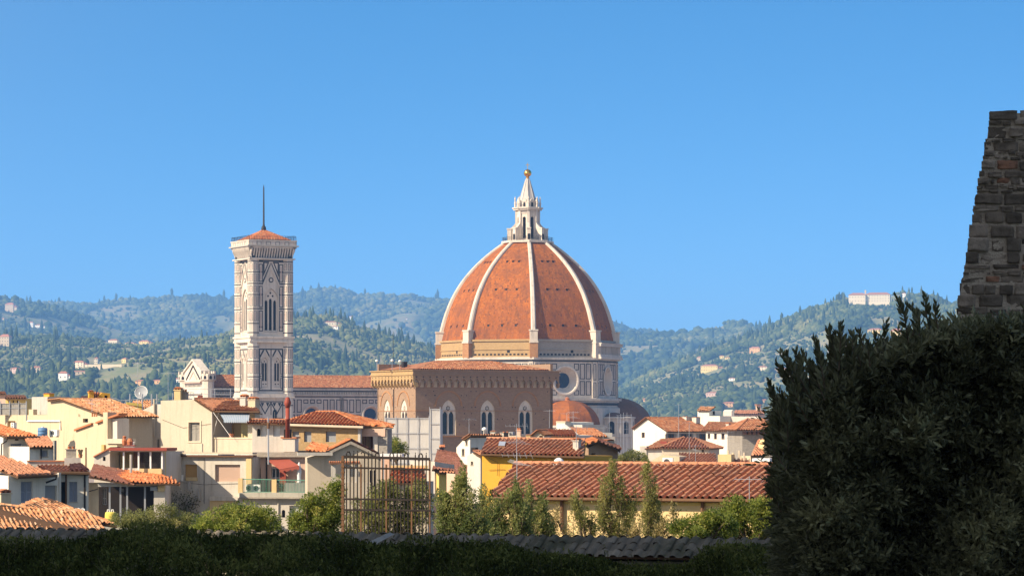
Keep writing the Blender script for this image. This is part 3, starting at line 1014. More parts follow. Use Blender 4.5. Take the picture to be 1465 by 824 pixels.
    nf = Fr(x=732.5, d=1, yaw=yaw); nf.o = C + nf.n * 10.0   # clerestory face; u runs along the nave
    u0, u1 = -118.0, -24.0
    mb = MB()
    zt = zy(557.2)
    oculi = [nf.uz(447, 593)[0], nf.uz(531, 593)[0]]
    oculi = [oculi[0] - (oculi[1] - oculi[0])] + oculi + [oculi[1] + (oculi[1] - oculi[0])]
    zo = nf.uz(447, 593)[1]
    nf.holed(mb, rect_pts(u0, u1, 8, zt), [circ(u, zo, 2.55, 24) for u in oculi], 0, 1.1)
    mb.prism([nf.pt(u0, 8, -20), nf.pt(u1, 8, -20), nf.pt(u1, zt, -20), nf.pt(u0, zt, -20)], nf.n * .5, 0)
    nf.box(mb, u0, u1, zy(560.2), zy(557), -.3, .75)
    nf.box(mb, u0, u1, zy(562), zy(560.6), -.3, .35, 1)
    n = 110
    for i in range(n):
        u = u0 + (u1 - u0) * (i + .5) / n
        nf.box(mb, u - .2, u + .2, zy(565.2), zy(562.2), 0, .45, 0)
    nf.box(mb, u0, u1, zy(567.4), zy(565.6), -.2, .5)
    nf.box(mb, u0, u1, zy(569.6), zy(568.2), -.2, .06, 1)
    bay = oculi[1] - oculi[0]
    for o in oculi:
        for j in range(9):
            u = o - bay / 2 + bay * (j + .5) / 9
            hwid = bay / 9 * .36
            for z0, z1 in ((zy(590.3), zy(572.5)), (zy(611), zy(593))):
                if abs(u - o) < 3.9 and z0 < zy(577):
                    if abs(u - o) < 3.0:
                        z0 = max(z0, zo + 3.6)
                        if z1 - z0 < .8: continue
                    else:
                        continue
                if j == 0:
                    nf.box(mb, u - bay / 18 - .5, u - bay / 18 + .5, zy(620), zy(569), 0, .3, 0)
                    nf.rect(mb, u - bay / 18 - .35, u - bay / 18 + .35, z0, z1, .14, .3, .33, 1)
                nf.rect(mb, u - hwid, u + hwid, z0, z1, .24, 0, .05, 1)
                nf.rect(mb, u - hwid + .42, u + hwid - .42, z0 + .45, z1 - .45, .08, 0, .03, 2)
    mb.build('nave_wall', ['marbled', 'green', 'pinkm'], root)
    for o in oculi:
        oc = MB(); rings = []
        for rr, off in ((3.2, .1), (3.1, .3), (2.8, .3), (2.5, -.05), (2.1, -.9)):
            rings.append(oc.add([nf.pt(u, z, off) for u, z in circ(o, zo, rr, 24)]))
        for r0, r1 in zip(rings, rings[1:]):
            for q in range(24):
                oc.f.append([r0[q], r0[(q + 1) % 24], r1[(q + 1) % 24], r1[q]]); oc.m.append(0)
        w_ = oc.build('round_window', 'marble', root)
        gl = MB(); nf.poly(gl, circ(o, zo, 2.3, 24), -1.05, -1.0)
        gl.build('pane', 'bluglass', w_)
    zr = zy(540.0)
    tiled('nave_roof', [nf.pt(u0, zt + .1, 1.0), nf.pt(u1, zt + .1, 1.0), nf.pt(u1, zr, -10), nf.pt(u0, zr, -10)], 'tile_orange', root, .5, .8, seg=3, caps_edges=(2,))
    tiled('nave_roof', [nf.pt(u0, zt + .1, -21.0), nf.pt(u1, zt + .1, -21.0), nf.pt(u1, zr, -10), nf.pt(u0, zr, -10)], 'tile_orange', root, .5, .8, seg=3)
    # west front
    wf = Fr(x=732.5, d=1, yaw=yaw - 90); wf.o = C - e1 * 120.0
    yz = lambda y: CZ + (HOR - y) * 968 / F
    mb = MB()
    wf.poly(mb, [(-8.2, 5), (8.2, 5), (8.2, yz(532)), (0, yz(515.5)), (-8.2, yz(532))], -2.2, 0)
    wf.box(mb, -22, 22, 5, yz(572), -1.5, -.2)
    wf.box(mb, -8.6, 8.6, yz(548), yz(545.5), -.5, .9, 2)
    wf.box(mb, -8.6, 8.6, yz(564), yz(562), -.5, .6, 0)
    for j in range(13):
        wf.box(mb, -7.2 + j * 1.2 - .22, -7.2 + j * 1.2 + .22, yz(553.5), yz(550.5), -.1, .08, 1)
    for sg in (-1, 1):
        wf.poly(mb, [(sg * 8.6, yz(533)), (sg * 8.6, yz(530.5)), (0, yz(513.5)), (0, yz(516))], -2.4, .5, 0)
        wf.poly(mb, [(sg * 6.4, yz(544)), (sg * 6.4, yz(541.5)), (0, yz(522)), (0, yz(524.5))], 0, .2, 1)
        wf.poly(mb, [(sg * 3.6, yz(544)), (sg * 3.6, yz(542)), (0, yz(531)), (0, yz(533))], 0, .15, 2)
        for z in (571, 580, 590):
            wf.box(mb, sg * 4 - 3, sg * 4 + 3, yz(z), yz(z - 1), -.1, .05, 1)
        c = wf.pt(sg * 10.4, 0, -1.2)
        mb.lathe(c, [(1.9, 5), (1.9, yz(546)), (2.5, yz(544)), (2.5, yz(536)), (2.3, yz(536)), (2.3, yz(535))], 8, 0, R(yaw + 22.5))
        for k in range(8):
            fa = Fr(x=732.5, d=1, yaw=yaw + 45 * k); fa.o = V((c.x, c.y, 0)) + fa.n * 2.5 * ch
            fa.poly(mb, lancet(0, yz(542.8), yz(537.5), .9, 4), -.1, .04, 1)
            fa.box(mb, -.55, .1, yz(536), yz(531.5), -.35, .1, 0)
    mb.build('west_front', ['marble', 'void', 'pinkm'], root)
    # aisle and its lower roof
    mb = MB()
    af = Fr(x=732.5, d=1, yaw=yaw); af.o = C + af.n * 20.5
    af.box(mb, u0, u1, 0, zy(622), -.6, 0)
    mb.build('aisle_wall', 'marbled', root)
    tiled('aisle_roof', [af.pt(u0, zy(622), .6), af.pt(u1, zy(622), .6), af.pt(u1, zy(608), -10.4), af.pt(u0, zy(608), -10.4)], 'tile_orange', root, .6, .9, seg=3)
    # tribunes (half domes) and the small exedrae between
    for ang, mat_d in ((yaw, 'dome'), (yaw + 90, 'dome'), (yaw + 180, 'dome')):
        east = ang == yaw + 90
        d = dirv(R(ang)); c = C + d * (32.5 if east else 29.5)
        if east:
            mat_d = 'brown_dome'  # east dome lies in shade; the shade is put into darker tiles
        tr = MB(); q = 12.2 if east else 10.7
        tr.lathe((c.x, c.y, 0), [(q + 1.9, 0), (q + 1.9, zy(612)), (q + 2.5, zy(611)), (q + 2.5, zy(608.5)), (q + .7, zy(608))], 8, 0, R(ang + 22.5))
        tr.build('tribune_wall', 'marbled', root)
        td = MB()
        td.uv = []
        pr = [((13.6 if east else 10.7) * math.cos(t) ** .9 + .3, zy(611) + (zy(568 if east else 573.5) - zy(611)) * math.sin(t)) for t in [math.pi / 2 * i / 9 for i in range(9)]] + [(.6, zy(567.8 if east else 573.2))]
        td.lathe((c.x, c.y, 0), pr, 8, 0, R(ang + 22.5))
        td.uv = [(i * 3.7, i * 1.3) for i in range(len(td.v))]
        td.build('tribune_dome', mat_d, root)
        fi = MB()
        fi.lathe((c.x, c.y, 0), [(.9, zy(574 - 5.6 * east)), (.7, zy(571 - 5.6 * east)), (.9, zy(570.5 - 5.6 * east)), (.1, zy(568.5 - 5.6 * east))], 8)
        fi.build('finial', 'terracotta', root)
    for ang in (yaw + 45, yaw - 45):
        d = dirv(R(ang)); c = C + d * 30.5
        ex = MB()
        ex.lathe((c.x, c.y, 0), [(6.8, 0), (6.8, zy(599)), (7.4, zy(598.4)), (7.4, zy(596.6)), (6.6, zy(596)), (3.0, zy(592)), (.5, zy(590))], 16, 0, R(ang), mats=[0, 0, 0, 0, 2, 2])
        for k in range(16):
            fa = Fr(x=732.5, d=1, yaw=ang + 22.5 * (k + .5)); fa.o = V((c.x, c.y, 0)) + fa.n * 6.8 * math.cos(math.pi / 16)
            if k % 2 == 0:
                fa.poly(ex, lancet(0, zy(620), zy(602.5), 1.9, 5, False), -.02, .06, 1)
            else:
                fa.box(ex, -.5, .5, zy(640), zy(599), -.1, .5, 0)
        ex.build('exedra', ['marbled', 'void', 'brown_dome'], root)
    # plain masonry under the drum where the roofs meet
    mb = MB()
    mb.lathe((Cx, Cy, 0), [(31.5, 0), (31.5, zy(584)), (29, zy(578))], 8, 0, av[0])
    mb.build('crossing_base', 'marbled', root)
    k = 1.03
    root.scale = (k, k, k)
    root.location = (Cx * k, Cy * k, CZ * (1 - k))

# ------------------------------------------------------------------ brick church in front of the cathedral
def tall_church():
    yaw = 27.0
    f = Fr(594.5, 620, yaw)
    L, Wd = 32.0, 19.0
    C = f.o + f.r * L / 2 - f.n * Wd / 2
    root = thing('stone_church', 'tall boxy brown stone church with arched corbel frieze and white traceried windows', 'church', (C.x, C.y, 0))
    g = Fr(x=732.5, d=1, yaw=yaw - 90); g.o = f.o - f.n * Wd / 2      # left face, lit
    z = lambda y: CZ + (HOR - y) * 620 / F
    wins = [f.uz(641.8, 600)[0], f.uz(697.6, 600)[0], f.uz(751.7, 600)[0]]
    gw = [g.uz(553.3, 580)[0], g.uz(577.4, 580)[0]]
    mb = MB()
    zt = z(553.5)
    W0 = 3.3
    f.holed(mb, rect_pts(0, L, 0, zt), [lancet(u, z(622.5), z(571.5), W0, 8) for u in wins], 0, .8, 0, 3)
    g.holed(mb, rect_pts(-Wd / 2, Wd / 2, 0, zt), [lancet(u, z(622.5), z(570.5), W0, 8) for u in gw], 0, .8, 0, 3)
    for ff, a0, a1, off in ((f, 0, L, -Wd), (g, -Wd / 2, Wd / 2, -L)):
        mb.prism([ff.pt(a0, 0, off), ff.pt(a1, 0, off), ff.pt(a1, zt + 5, off), ff.pt(a0, zt + 5, off)], ff.n * .6)
    for ff, us in ((f, wins), (g, gw)):
        for u in us:   # relieving arches standing slightly proud
            n = 14
            rr, r1 = 3.15, 2.85
            zc = z(580.5)
            pts = [(u + rr * math.cos(math.pi * k / n), zc + rr * 1.02 * math.sin(math.pi * k / n)) for k in range(n + 1)]
            inn = [(u + r1 * math.cos(math.pi * k / n), zc + r1 * 1.02 * math.sin(math.pi * k / n)) for k in range(n + 1)]
            for k in range(n):
                ff.poly(mb, [pts[k], pts[k + 1], inn[k + 1], inn[k]], 0, .12, 1)
        a0, a1 = (0, L) if ff is f else (-Wd / 2, Wd / 2)
        ff.box(mb, a0, a1, z(587.6), z(586.8), 0, .1, 1)
        for q in range(60 if ff is f else 30):     # putlog holes
            u, zz = random.uniform(a0 + .5, a1 - .5), random.choice([z(560), z(566), z(583), z(592), z(600), z(608)])
            if min(abs(u - w) for w in us) > 2.2:
                ff.box(mb, u - .1, u + .1, zz, zz + .2, -.1, .02, 2)
    f.box(mb, 0, L, z(625), z(623), 0, .25, 1)
    mb.build('wall', ['brown', 'brickp', 'void', 'palestone'], root)
    # corbel table with pointed arches
    for ff, a0, a1, n in ((f, 0, L, 22), (g, -Wd / 2, Wd / 2, 13)):
        cb = MB()
        off = 1.0
        A0, A1 = a0 - (off if ff is f else off), a1 + off
        step = (A1 - A0) / n
        zb, za, zp = z(553.5), z(547), z(543.0)
        ff.box(cb, a0, a1, zb, z(536), -.4, .02, 1)
        outer = [(A0, z(536))]
        pts = [(A0, z(536)), (A0, za)]
        for i in range(n):
            u = A0 + step * i
            pts += [(u + step * .10, za), (u + step * .12, z(546)), (u + step * .3, z(543.4)), (u + step * .5, z(541.2)), (u + step * .7, z(543.4)), (u + step * .88, z(546)), (u + step * .90, za)]
        pts += [(A1, za), (A1, z(536))]
        loops = [[V((a, b, 0)) for a, b in pts]]
        for o_ in (off, off - .35):
            ids = cb.add([ff.pt(a, b, o_) for a, b in pts])
            for t in tessellate_polygon(loops):
                cb.f.append([ids[i] for i in t]); cb.m.append(0)
        for k in range(len(pts) - 1):
            (p, q), (r_, s_) = pts[k], pts[k + 1]
            cb.face([ff.pt(p, q, off), ff.pt(r_, s_, off), ff.pt(r_, s_, off - .35), ff.pt(p, q, off - .35)], 0)
        for i in range(n + 1):
            u = A0 + step * i
            cb.prism([ff.pt(u - .2, zb, 0), ff.pt(u - .2, za, 0), ff.pt(u - .2, za, off), ff.pt(u - .2, za - .5, off - .05), ff.pt(u - .2, za - 1.0, .45)], ff.r * .4, 0)
        for i in range(n):
            u = A0 + step * (i + .5)
            ff.box(cb, u - .13, u + .13, z(539.8), z(538.2), off - .1, off + .03, 2)
        ff.box(cb, A0 - .15, A1 + .15, z(536.4), z(534.6), -.2, off + .2, 0)
        ff.box(cb, A0, A1, z(534.6), z(530.2), -.2, off + .05, 0)
        ff.box(cb, A0 - .25, A1 + .25, z(530.2), z(528.8), -.2, off + .3, 0)
        cb.build('corbel_frieze', ['brown' if ff is f else 'rubble', 'palestone', 'void'], root)  # left face takes a yellower stone, its sunlight put into the colour
    # windows
    for ff, us in ((f, wins), (g, gw)):
        for u in us:
            wn = MB()
            z0, z1 = z(622.4), z(571.6)
            zz1 = z1 - 2.4
            ff.holed(wn, lancet(u, z0, z1, W0, 8), [lancet(u - .72, z0 + .2, zz1, 1.12, 5), lancet(u + .72, z0 + .2, zz1, 1.12, 5), circ(u, z1 - 1.75, .5, 12)], -.22, .35)
            for q in range(6):
                a = math.pi * q / 3
                wn.bar(ff.pt(u, z1 - 1.75, -.3), ff.pt(u + .5 * math.cos(a), z1 - 1.75 + .5 * math.sin(a), -.3), .07)
            w_ = wn.build('window', 'marble', root)
            gl = MB()
            ff.poly(gl, lancet(u, z0 + .02, z1 - .02, W0 - .05, 8), -.66, -.6)
            for k in range(1, 7):
                zz = z0 + (zz1 - z0) * k / 7
                ff.box(gl, u - 1.28, u + 1.28, zz - .035, zz + .035, -.6, -.56, 1)
            for uu in (u - .72, u + .72):
                ff.box(gl, uu - .03, uu + .03, z0, zz1, -.6, -.57, 1)
            gl.build('pane', ['glass', 'iron'], w_)
    # hipped roof
    ze = z(528.5)
    e = -0.5
    a, b, c, d = f.pt(-e, ze, e), f.pt(L + e, ze, e), f.pt(L + e, ze, -Wd - e), f.pt(-e, ze, -Wd - e)
    zr = ze + 1.9
    r0, r1 = f.pt(Wd / 2, zr, -Wd / 2), f.pt(L - Wd / 2, zr, -Wd / 2)
    tiled('roof', [a, b, r1, r0], 'tile_orange', root, .5, .8, seg=3)
    tiled('roof', [b, c, r1], 'tile_red', root, .5, .8, seg=3)
    tiled('roof', [c, d, r0, r1], 'tile_red', root, .5, .8, seg=3)
    tiled('roof', [d, a, r0], 'tile_red', root, .5, .8, seg=3)
    # little things on the roof edge
    mb = MB()
    p = g.pt(-1.8, 0, -2.0)
    mb.box(p + V((0, 0, ze)), g.r * 1.1, -g.n * .9, (0, 0, z(516) - ze))
    mb.build('chimney', 'iron', root)
    st = MB()
    g.box(st, -1.2, -1.0, 0, z(556), 0, .15)
    st.build('downpipe', 'iron', root)

def roof_masts():
    z = lambda y: CZ + (HOR - y) * 620 / F
    for x, y, lab in ((539, 516, 'white floodlight at the left end of the stone church roof'), (561, 515.5, 'white floodlight just right of the black chimney on the stone church'), (572, 516.5, 'white floodlight nearest the roof ridge of the stone church')):
        f = Fr(x, 626, 0)
        t = thing('floodlight', lab, 'floodlight', f.px(x, 529), 'floodlights on the church roof')
        mb = MB(); mb.bar(f.px(x, 530), f.px(x, y + 1.5), .05); mb.build('pole', 'steel', t)
        mb = MB(); p = f.px(x, y)
        mb.lathe(p + V((0, 0, -.25)), [(.1, 0), (.3, .1), (.33, .35), (.15, .5)], 10); mb.build('lamp_head', 'whitepaint', t)
    f = Fr(562, 640, 0)
    t = thing('radio_mast', 'thin dark aerial mast rising behind the black chimney of the stone church', 'mast', f.px(562.5, 529))
    mb = MB(); mb.tube([f.px(562.5, 540), f.px(562.5, 474)], [.07, .04], 5)
    for k in range(4):
        mb.bar(f.px(560.8, 480 + k * 4), f.px(564.2, 480 + k * 4), .025)
    mb.build('pole', 'iron', t)

def scaffold():
    f = Fr(553, 585, -6)
    t = thing('wrapped_scaffold', 'scaffold wrapped in pale grey sheeting against the stone church', 'scaffold', f.px(590, 680))
    def panel(x0, x1, y0, y1, off, nx, ny, name):
        mb = MB()
        a = f.uz(x0, y0, off); b = f.uz(x1, y1, off)
        U = np.linspace(a[0], b[0], nx * 6 + 1); Z = np.linspace(b[1], a[1], ny * 6 + 1)
        ids = []
        for zz in Z:
            ids.append(mb.add([f.pt(u, zz, off + .06 * noise.noise(V((u * .6, zz * .6, off)))) for i, u in enumerate(U)]))
        for r0, r1 in zip(ids, ids[1:]):
            for k in range(len(U) - 1):
                mb.f.append([r0[k], r0[k + 1], r1[k + 1], r1[k]]); mb.m.append(0)
        o = mb.build(name, 'sheet', t, True)
        fr = MB()
        for i in range(nx + 1):
            u = a[0] + (b[0] - a[0]) * i / nx
            fr.bar(f.pt(u, b[1], off + .22), f.pt(u, a[1] + .4, off + .22), .07, 0, 6)
        for j in range(ny + 1):
            zz = a[1] + (b[1] - a[1]) * j / ny
            fr.bar(f.pt(a[0], zz, off + .22), f.pt(b[0], zz, off + .22), .055, 0, 6)
        fr.build('scaffold_tubes', 'steel', t)
    panel(551, 614, 598, 684, 0, 4, 4, 'sheeting')
    panel(615, 630, 585, 690, 2.0, 1, 5, 'sheeting')
    mb = MB()
    a = f.uz(615, 585, 2); b = f.uz(630, 690, 2)
    f.box(mb, a[0], b[0], b[1], a[1], -1.5, 1.7)
    mb.build('tower_wrap', 'sheet', t)
    mb = MB()
    a = f.uz(551, 598, 0); b = f.uz(614, 684, 0)
    f.box(mb, a[0], b[0], b[1], a[1] - .2, -1.6, -.4)
    mb.build('decking', 'wood', t)

def church_scaffold():
    f = Fr(890, 960, 20)
    t = thing('scaffold', 'bare tube scaffold beside the grey apse with arched niches', 'scaffold', f.px(893, 650))
    mb = MB()
    for x in (872, 884, 888, 892, 897, 903):
        for off in (0, -1.5):
            mb.bar(f.px(x, 655, off), f.px(x, 586 + (x % 5) * 2, off), .06, 0, 5)
    mb.build('standards', 'steel', t)
    mb = MB()
    for y in (594, 604, 614, 624, 634, 644):
        mb.bar(f.px(882, y), f.px(904, y), .05, 0, 5)
    mb.build('ledgers', 'steel', t)
    mb = MB()
    for y in (606, 626):
        a = f.uz(883, y); b = f.uz(904, y)
        f.box(mb, a[0], b[0], a[1], a[1] + .08, -1.4, 0)
    mb.build('decking', 'wood', t)

bell_tower()
cathedral()
tall_church()
roof_masts()
scaffold()
church_scaffold()
# ------------------------------------------------------------------ ground
GY = [-400, 8, 28, 42, 46, 60, 100, 150, 220, 300, 20000]
GZ = [38.4, 38.3, 37.8, 37.4, 35.5, 33.5, 30.5, 23, 10, 0, 0]
def ground_z(y):
    return float(np.interp(y, GY, GZ))

class Bld:
    def __init__(s, name, label, cat, x, d, yaw, group=None):
        s.f = Fr(x, d, yaw)
        s.gz = ground_z(d + 8)
        s.t = thing(name, label, cat, (s.f.o.x, s.f.o.y, s.gz), group)
    def z(s, x, y, off=0):
        return s.f.px(x, y, off).z
    def wall(s, outline, wins=(), depth=6, mat='cream', name='wall', off=0.0, rev=0.24, parent=None):
        f = s.f
        pts = []
        for x, y in outline:
            u, z = f.uz(x, y, off)
            pts.append((u, max(z, s.gz - 1)))
        holes, todo = [], []
        for w in wins:
            k, x0, y0, x1, y1 = w[:5]
            a, b = f.uz(x0, y1, off), f.uz(x1, y0, off)
            u0, u1, z0, z1 = a[0], b[0], a[1], b[1]
            holes.append(lancet((u0 + u1) / 2, z0, z1, u1 - u0, 5, False) if k.startswith('arch') else rect_pts(u0, u1, z0, z1))
            todo.append((k, u0, u1, z0, z1))
        mb = MB()
        f.holed(mb, pts, holes, off, rev)
        n = len(pts)
        A = [f.pt(u, z, off) for u, z in pts]; B_ = [p - f.n * depth for p in A]
        for i in range(n):
            j = (i + 1) % n
            mb.face([A[i], A[j], B_[j], B_[i]])
        mb.face(B_)
        w = mb.build(name, mat, parent or s.t)
        for k, u0, u1, z0, z1 in todo:
            s.win(k, u0, u1, z0, z1, off - rev)
        return w
    def win(s, k, u0, u1, z0, z1, o, parent=None):
        f = s.f; mb = MB()
        W_, H_ = u1 - u0, z1 - z0
        par = parent or s.t
        if k in ('dark', 'archdark'):
            f.poly(mb, lancet((u0 + u1) / 2, z0, z1, W_, 5, False) if k == 'archdark' else rect_pts(u0, u1, z0, z1), o - .3, o - .02, 0)
            mb.build('opening', 'void', par); return
        if k.startswith('sh'):         # closed louvred shutters, two leaves
            mat = {'sh': 'shutter', 'shg': 'shutterg', 'shw': 'wood'}[k]
            for a, b in ((u0, (u0 + u1) / 2 - .012), ((u0 + u1) / 2 + .012, u1)):
                m = MB()
                t = .07
                f.rect(m, a, b, z0, z1, t, o - .02, o + .05)
                f.box(m, a + t, b - t, z0 + H_ * .48, z0 + H_ * .48 + t, o - .01, o + .048)
                ns = max(4, int(H_ / .09))
                for i in range(ns):
                    zz = z0 + t + (H_ - 2 * t) * i / ns
                    m.face([f.pt(a + t, zz, o + .035), f.pt(b - t, zz, o + .035), f.pt(b - t, zz + .085, o), f.pt(a + t, zz + .085, o)])
                m.build('shutter', mat, par)
            f.box(mb, u0 - .06, u1 + .06, z0 - .07, z0 - .005, o, o + .24)
            mb.build('sill', 'palestone', par); return
        if k in ('blindp', 'blindo', 'blindg', 'blindw'):
            mat = {'blindp': 'pinkblind', 'blindo': 'ochreblind', 'blindg': 'greypaint', 'blindw': 'whitepaint'}[k]
            ns = max(5, int(H_ / .07))
            for i in range(ns):
                zz = z0 + H_ * i / ns
                f.box(mb, u0, u1, zz, zz + H_ / ns * .86, o - .02, o)
            f.box(mb, u0, u1, z0, z1, o - .06, o - .03)
            mb.build('roller_blind', mat, par)
            m = MB(); f.box(m, u0 - .08, u1 + .08, z0 - .08, z0 - .004, o, o + .22); m.build('sill', 'palestone', par); return
        # framed glass: gl (dark frame), glw (white frame), door
        fm = {'gl': 'wood', 'glw': 'whitepaint', 'door': 'wood', 'doorw': 'whitepaint', 'archgl': 'wood'}[k]
        out = lancet((u0 + u1) / 2, z0, z1, W_, 5, False) if k == 'archgl' else rect_pts(u0, u1, z0, z1)
        t = .06
        f.rect(mb, u0, u1, z0, z1 - (W_ * .28 if k == 'archgl' else 0), t, o - .06, o - .005)
        f.box(mb, (u0 + u1) / 2 - .035, (u0 + u1) / 2 + .035, z0 + t, z1 - t, o - .06, o - .008)
        if H_ > 1.1:
            f.box(mb, u0 + t, u1 - t, z0 + H_ * .36, z0 + H_ * .36 + .05, o - .055, o - .012)
        w = mb.build('window' if not k.startswith('door') else 'door', fm, par)
        m = MB(); f.poly(m, out, o - .1, o - .065); m.build('pane', 'glass', w)
        if not k.startswith('door'):
            m = MB(); f.box(m, u0 - .07, u1 + .07, z0 - .07, z0 - .004, o, o + .24); m.build('sill', 'palestone', par)
    def pbox(s, name, x0, y0, x1, y1, off, depth, mat, parent=None, grow=0):
        f = s.f; a, b = f.uz(x0, y1, off), f.uz(x1, y0, off)
        mb = MB(); f.box(mb, a[0], b[0], a[1], b[1], off - depth, off)
        return mb.build(name, mat, parent or s.t)
    def roof(s, pts, mat='tile_orange', pitch=.24, row=.4, caps=(), thick=.1, seg=6, name='roof'):
        return tiled(name, [s.f.px(*p) for p in pts], mat, s.t, pitch, row, None, thick, True, 1.0, seg, caps)
    def back(s, c, a, depth, mat='tile_orange', caps=(0, 2), **k):
        """roof slope running back from a gable: lower verge point c, ridge point a (x, y, off)"""
        C_, A_ = s.f.px(*c), s.f.px(*a)
        return tiled('roof', [C_, C_ - s.f.n * depth, A_ - s.f.n * depth, A_], mat, s.t, caps_edges=(2, 3) if caps else (), **k)
    def chimney(s, x0, y0, x1, y1, off, depth=.55, mat='cream', pot='tile'):
        f = s.f; a, b = f.uz(x0, y1, off), f.uz(x1, y0, off)
        u0, u1, z0, z1 = a[0], b[0], a[1], b[1]
        H_ = z1 - z0
        mb = MB()
        f.box(mb, u0, u1, z0 - .6, z0 + H_ * .74, off - depth, off)
        f.box(mb, u0 - .06, u1 + .06, z0 + H_ * .74, z0 + H_ * .80, off - depth - .06, off + .06)
        c = mb.build('chimney', mat, s.t)
        m = MB()
        if pot == 'tile':
            for q in (0, .5, 1):
                uu = u0 + .04 + (u1 - u0 - .08) * q
                f.box(m, uu - .04, uu + .04, z0 + H_ * .80, z0 + H_ * .90, off - depth + .03, off - .03)
            f.poly(m, [(u0 - .07, z0 + H_ * .9), (u1 + .07, z0 + H_ * .9), ((u0 + u1) / 2, z1)], off - depth - .04, off + .04)
        else:
            for q in (.3, .7):
                uu = u0 + (u1 - u0) * q
                m.lathe(f.pt(uu, 0, off - depth / 2), [(.11, z0 + H_ * .8), (.09, z0 + H_ * .97), (.13, z0 + H_ * .97), (.13, z1)], 8)
        m.build('chimney_cap', 'terracotta', c)
        return c
    def pipe(s, pts, w=.05, mat='iron', name='downpipe', off=.1):
        mb = MB(); mb.tube([s.f.px(x, y, off) for x, y in pts], [w] * len(pts), 6)
        return mb.build(name, mat, s.t)
    def fascia(s, x0, y0, x1, y1, off, h=.16, mat='soffit', name='gutter'):
        f = s.f; p, q = f.px(x0, y0, off), f.px(x1, y1, off)
        mb = MB(); mb.tube([p, q], [h / 2, h / 2], 6)
        return mb.build(name, mat, s.t)

def small(name, label, cat, loc, parts, group=None):
    t = thing(name, label, cat, loc, group)
    for n, mb, m in parts:
        mb.build(n, m, t)
    return t

# ---- small repeated roof things
def ac_unit(p, w, h, yaw, label, group='air conditioning units on the roofs'):
    f = Fr(x=732.5, d=1, yaw=yaw); f.o = V((p.x, p.y, 0))
    t = thing('air_conditioner', label, 'air conditioner', p, group)
    mb = MB(); f.box(mb, -w / 2, w / 2, p.z, p.z + h, -.34, 0); mb.build('casing', 'whitepaint', t)
    mb = MB()
    n = 2 if h > w * 1.15 else 1
    for i in range(n):
        zc = p.z + h * (i + .5) / n
        r = min(w, h / n) * .36
        f.poly(mb, circ(-w * .08 if n == 1 else 0, zc, r, 16), 0.0, .012, 0)
        for k in range(3):
            q = circ(-w * .08 if n == 1 else 0, zc, r * (1 - .3 * k), 16)
            for a, b in zip(q, q[1:] + q[:1]):
                mb.bar(f.pt(a[0], a[1], .02), f.pt(b[0], b[1], .02), .012, 1)
    mb.build('fan_grille', ['void', 'greypaint'], t)
    mb = MB()
    for u in (-w * .38, w * .38):
        f.box(mb, u - .04, u + .04, p.z - .1, p.z, -.32, .02)
    mb.build('bracket', 'greypaint', t)
    return t

AERIAL = None
def aerial(x, yb, yt, d, label, kind=0):
    """TV aerial: mast with two small yagi arrays"""
    f = Fr(x, d, 0)
    p, q = f.px(x, yb), f.px(x, yt)
    h = q.z - p.z
    t = thing('television_aerial', label, 'aerial', p, 'television aerials on the roofs')
    mb = MB(); k_ = max(1, d / 230); mb.tube([p, q], [.02 * k_, .014 * k_], 5); mb.build('mast', 'steel', t)
    rr = random.Random(int(x * 10))
    for k in range(1 + kind % 2):
        mb = MB()
        a = rr.uniform(-.6, .6) + k * 1.2
        dx = V((math.cos(a), math.sin(a), 0)); dy = V((-math.sin(a), math.cos(a), 0))
        c = q - V((0, 0, .12 + k * h * .25))
        L = .55 + .15 * rr.random()
        mb.bar(c - dx * L, c + dx * L, .010)
        for i in range(6):
            e = c + dx * (L * (-1 + 2 * i / 5))
            w = .22 + .05 * i
            mb.bar(e - dy * w - V((0, 0, w * .3)), e + dy * w + V((0, 0, w * .3)), .006)
        mb.build('antenna_rods', 'steel', t)
    return t

def dish(x, y, rpx, d, yaw, label):
    f = Fr(x, d, yaw); c = f.px(x, y); r = rpx * d / F
    t = thing('satellite_dish', label, 'satellite dish', c - V((0, 0, r * 1.5)))
    mb = MB()
    rings = []
    ax = (f.n + V((0, 0, .35))).normalized(); up = V((0, 0, 1)) - ax * ax.z; up.normalize(); rt = up.cross(ax)
    for k in range(6):
        rr = r * k / 5
        rings.append(mb.add([c + rt * rr * math.cos(a) + up * rr * math.sin(a) + ax * (rr * rr / r * .22) for a in [2 * math.pi * i / 28 for i in range(28)]]))
    for r0, r1 in zip(rings, rings[1:]):
        for i in range(28):
            mb.f.append([r0[i], r0[(i + 1) % 28], r1[(i + 1) % 28], r1[i]]); mb.m.append(0)
    mb.build('reflector', 'greypaint', t, True)
    m = MB()
    pts = [mb.v[i] for i in rings[-1]]
    for a, b in zip(pts, pts[1:] + pts[:1]):
        m.bar(a, b, r * .045)
    m.build('rim', 'whitepaint', t)
    m = MB()
    m.tube([c - up * r, c - up * r * .5 + ax * r * .9], [.03, .03], 6)
    m.lathe(c - up * r * .5 + ax * r * .9 - V((0, 0, .1)), [(.05, 0), (.08, .05), (.08, .2), (.03, .22)], 8)
    m.build('feed_arm', 'whitepaint', t)
    m = MB(); m.tube([c - ax * .1, c - ax * .25 - V((0, 0, r * .6)), c - ax * .25 - V((0, 0, r * 1.6))], [.06] * 3, 6)
    m.build('pole', 'steel', t)

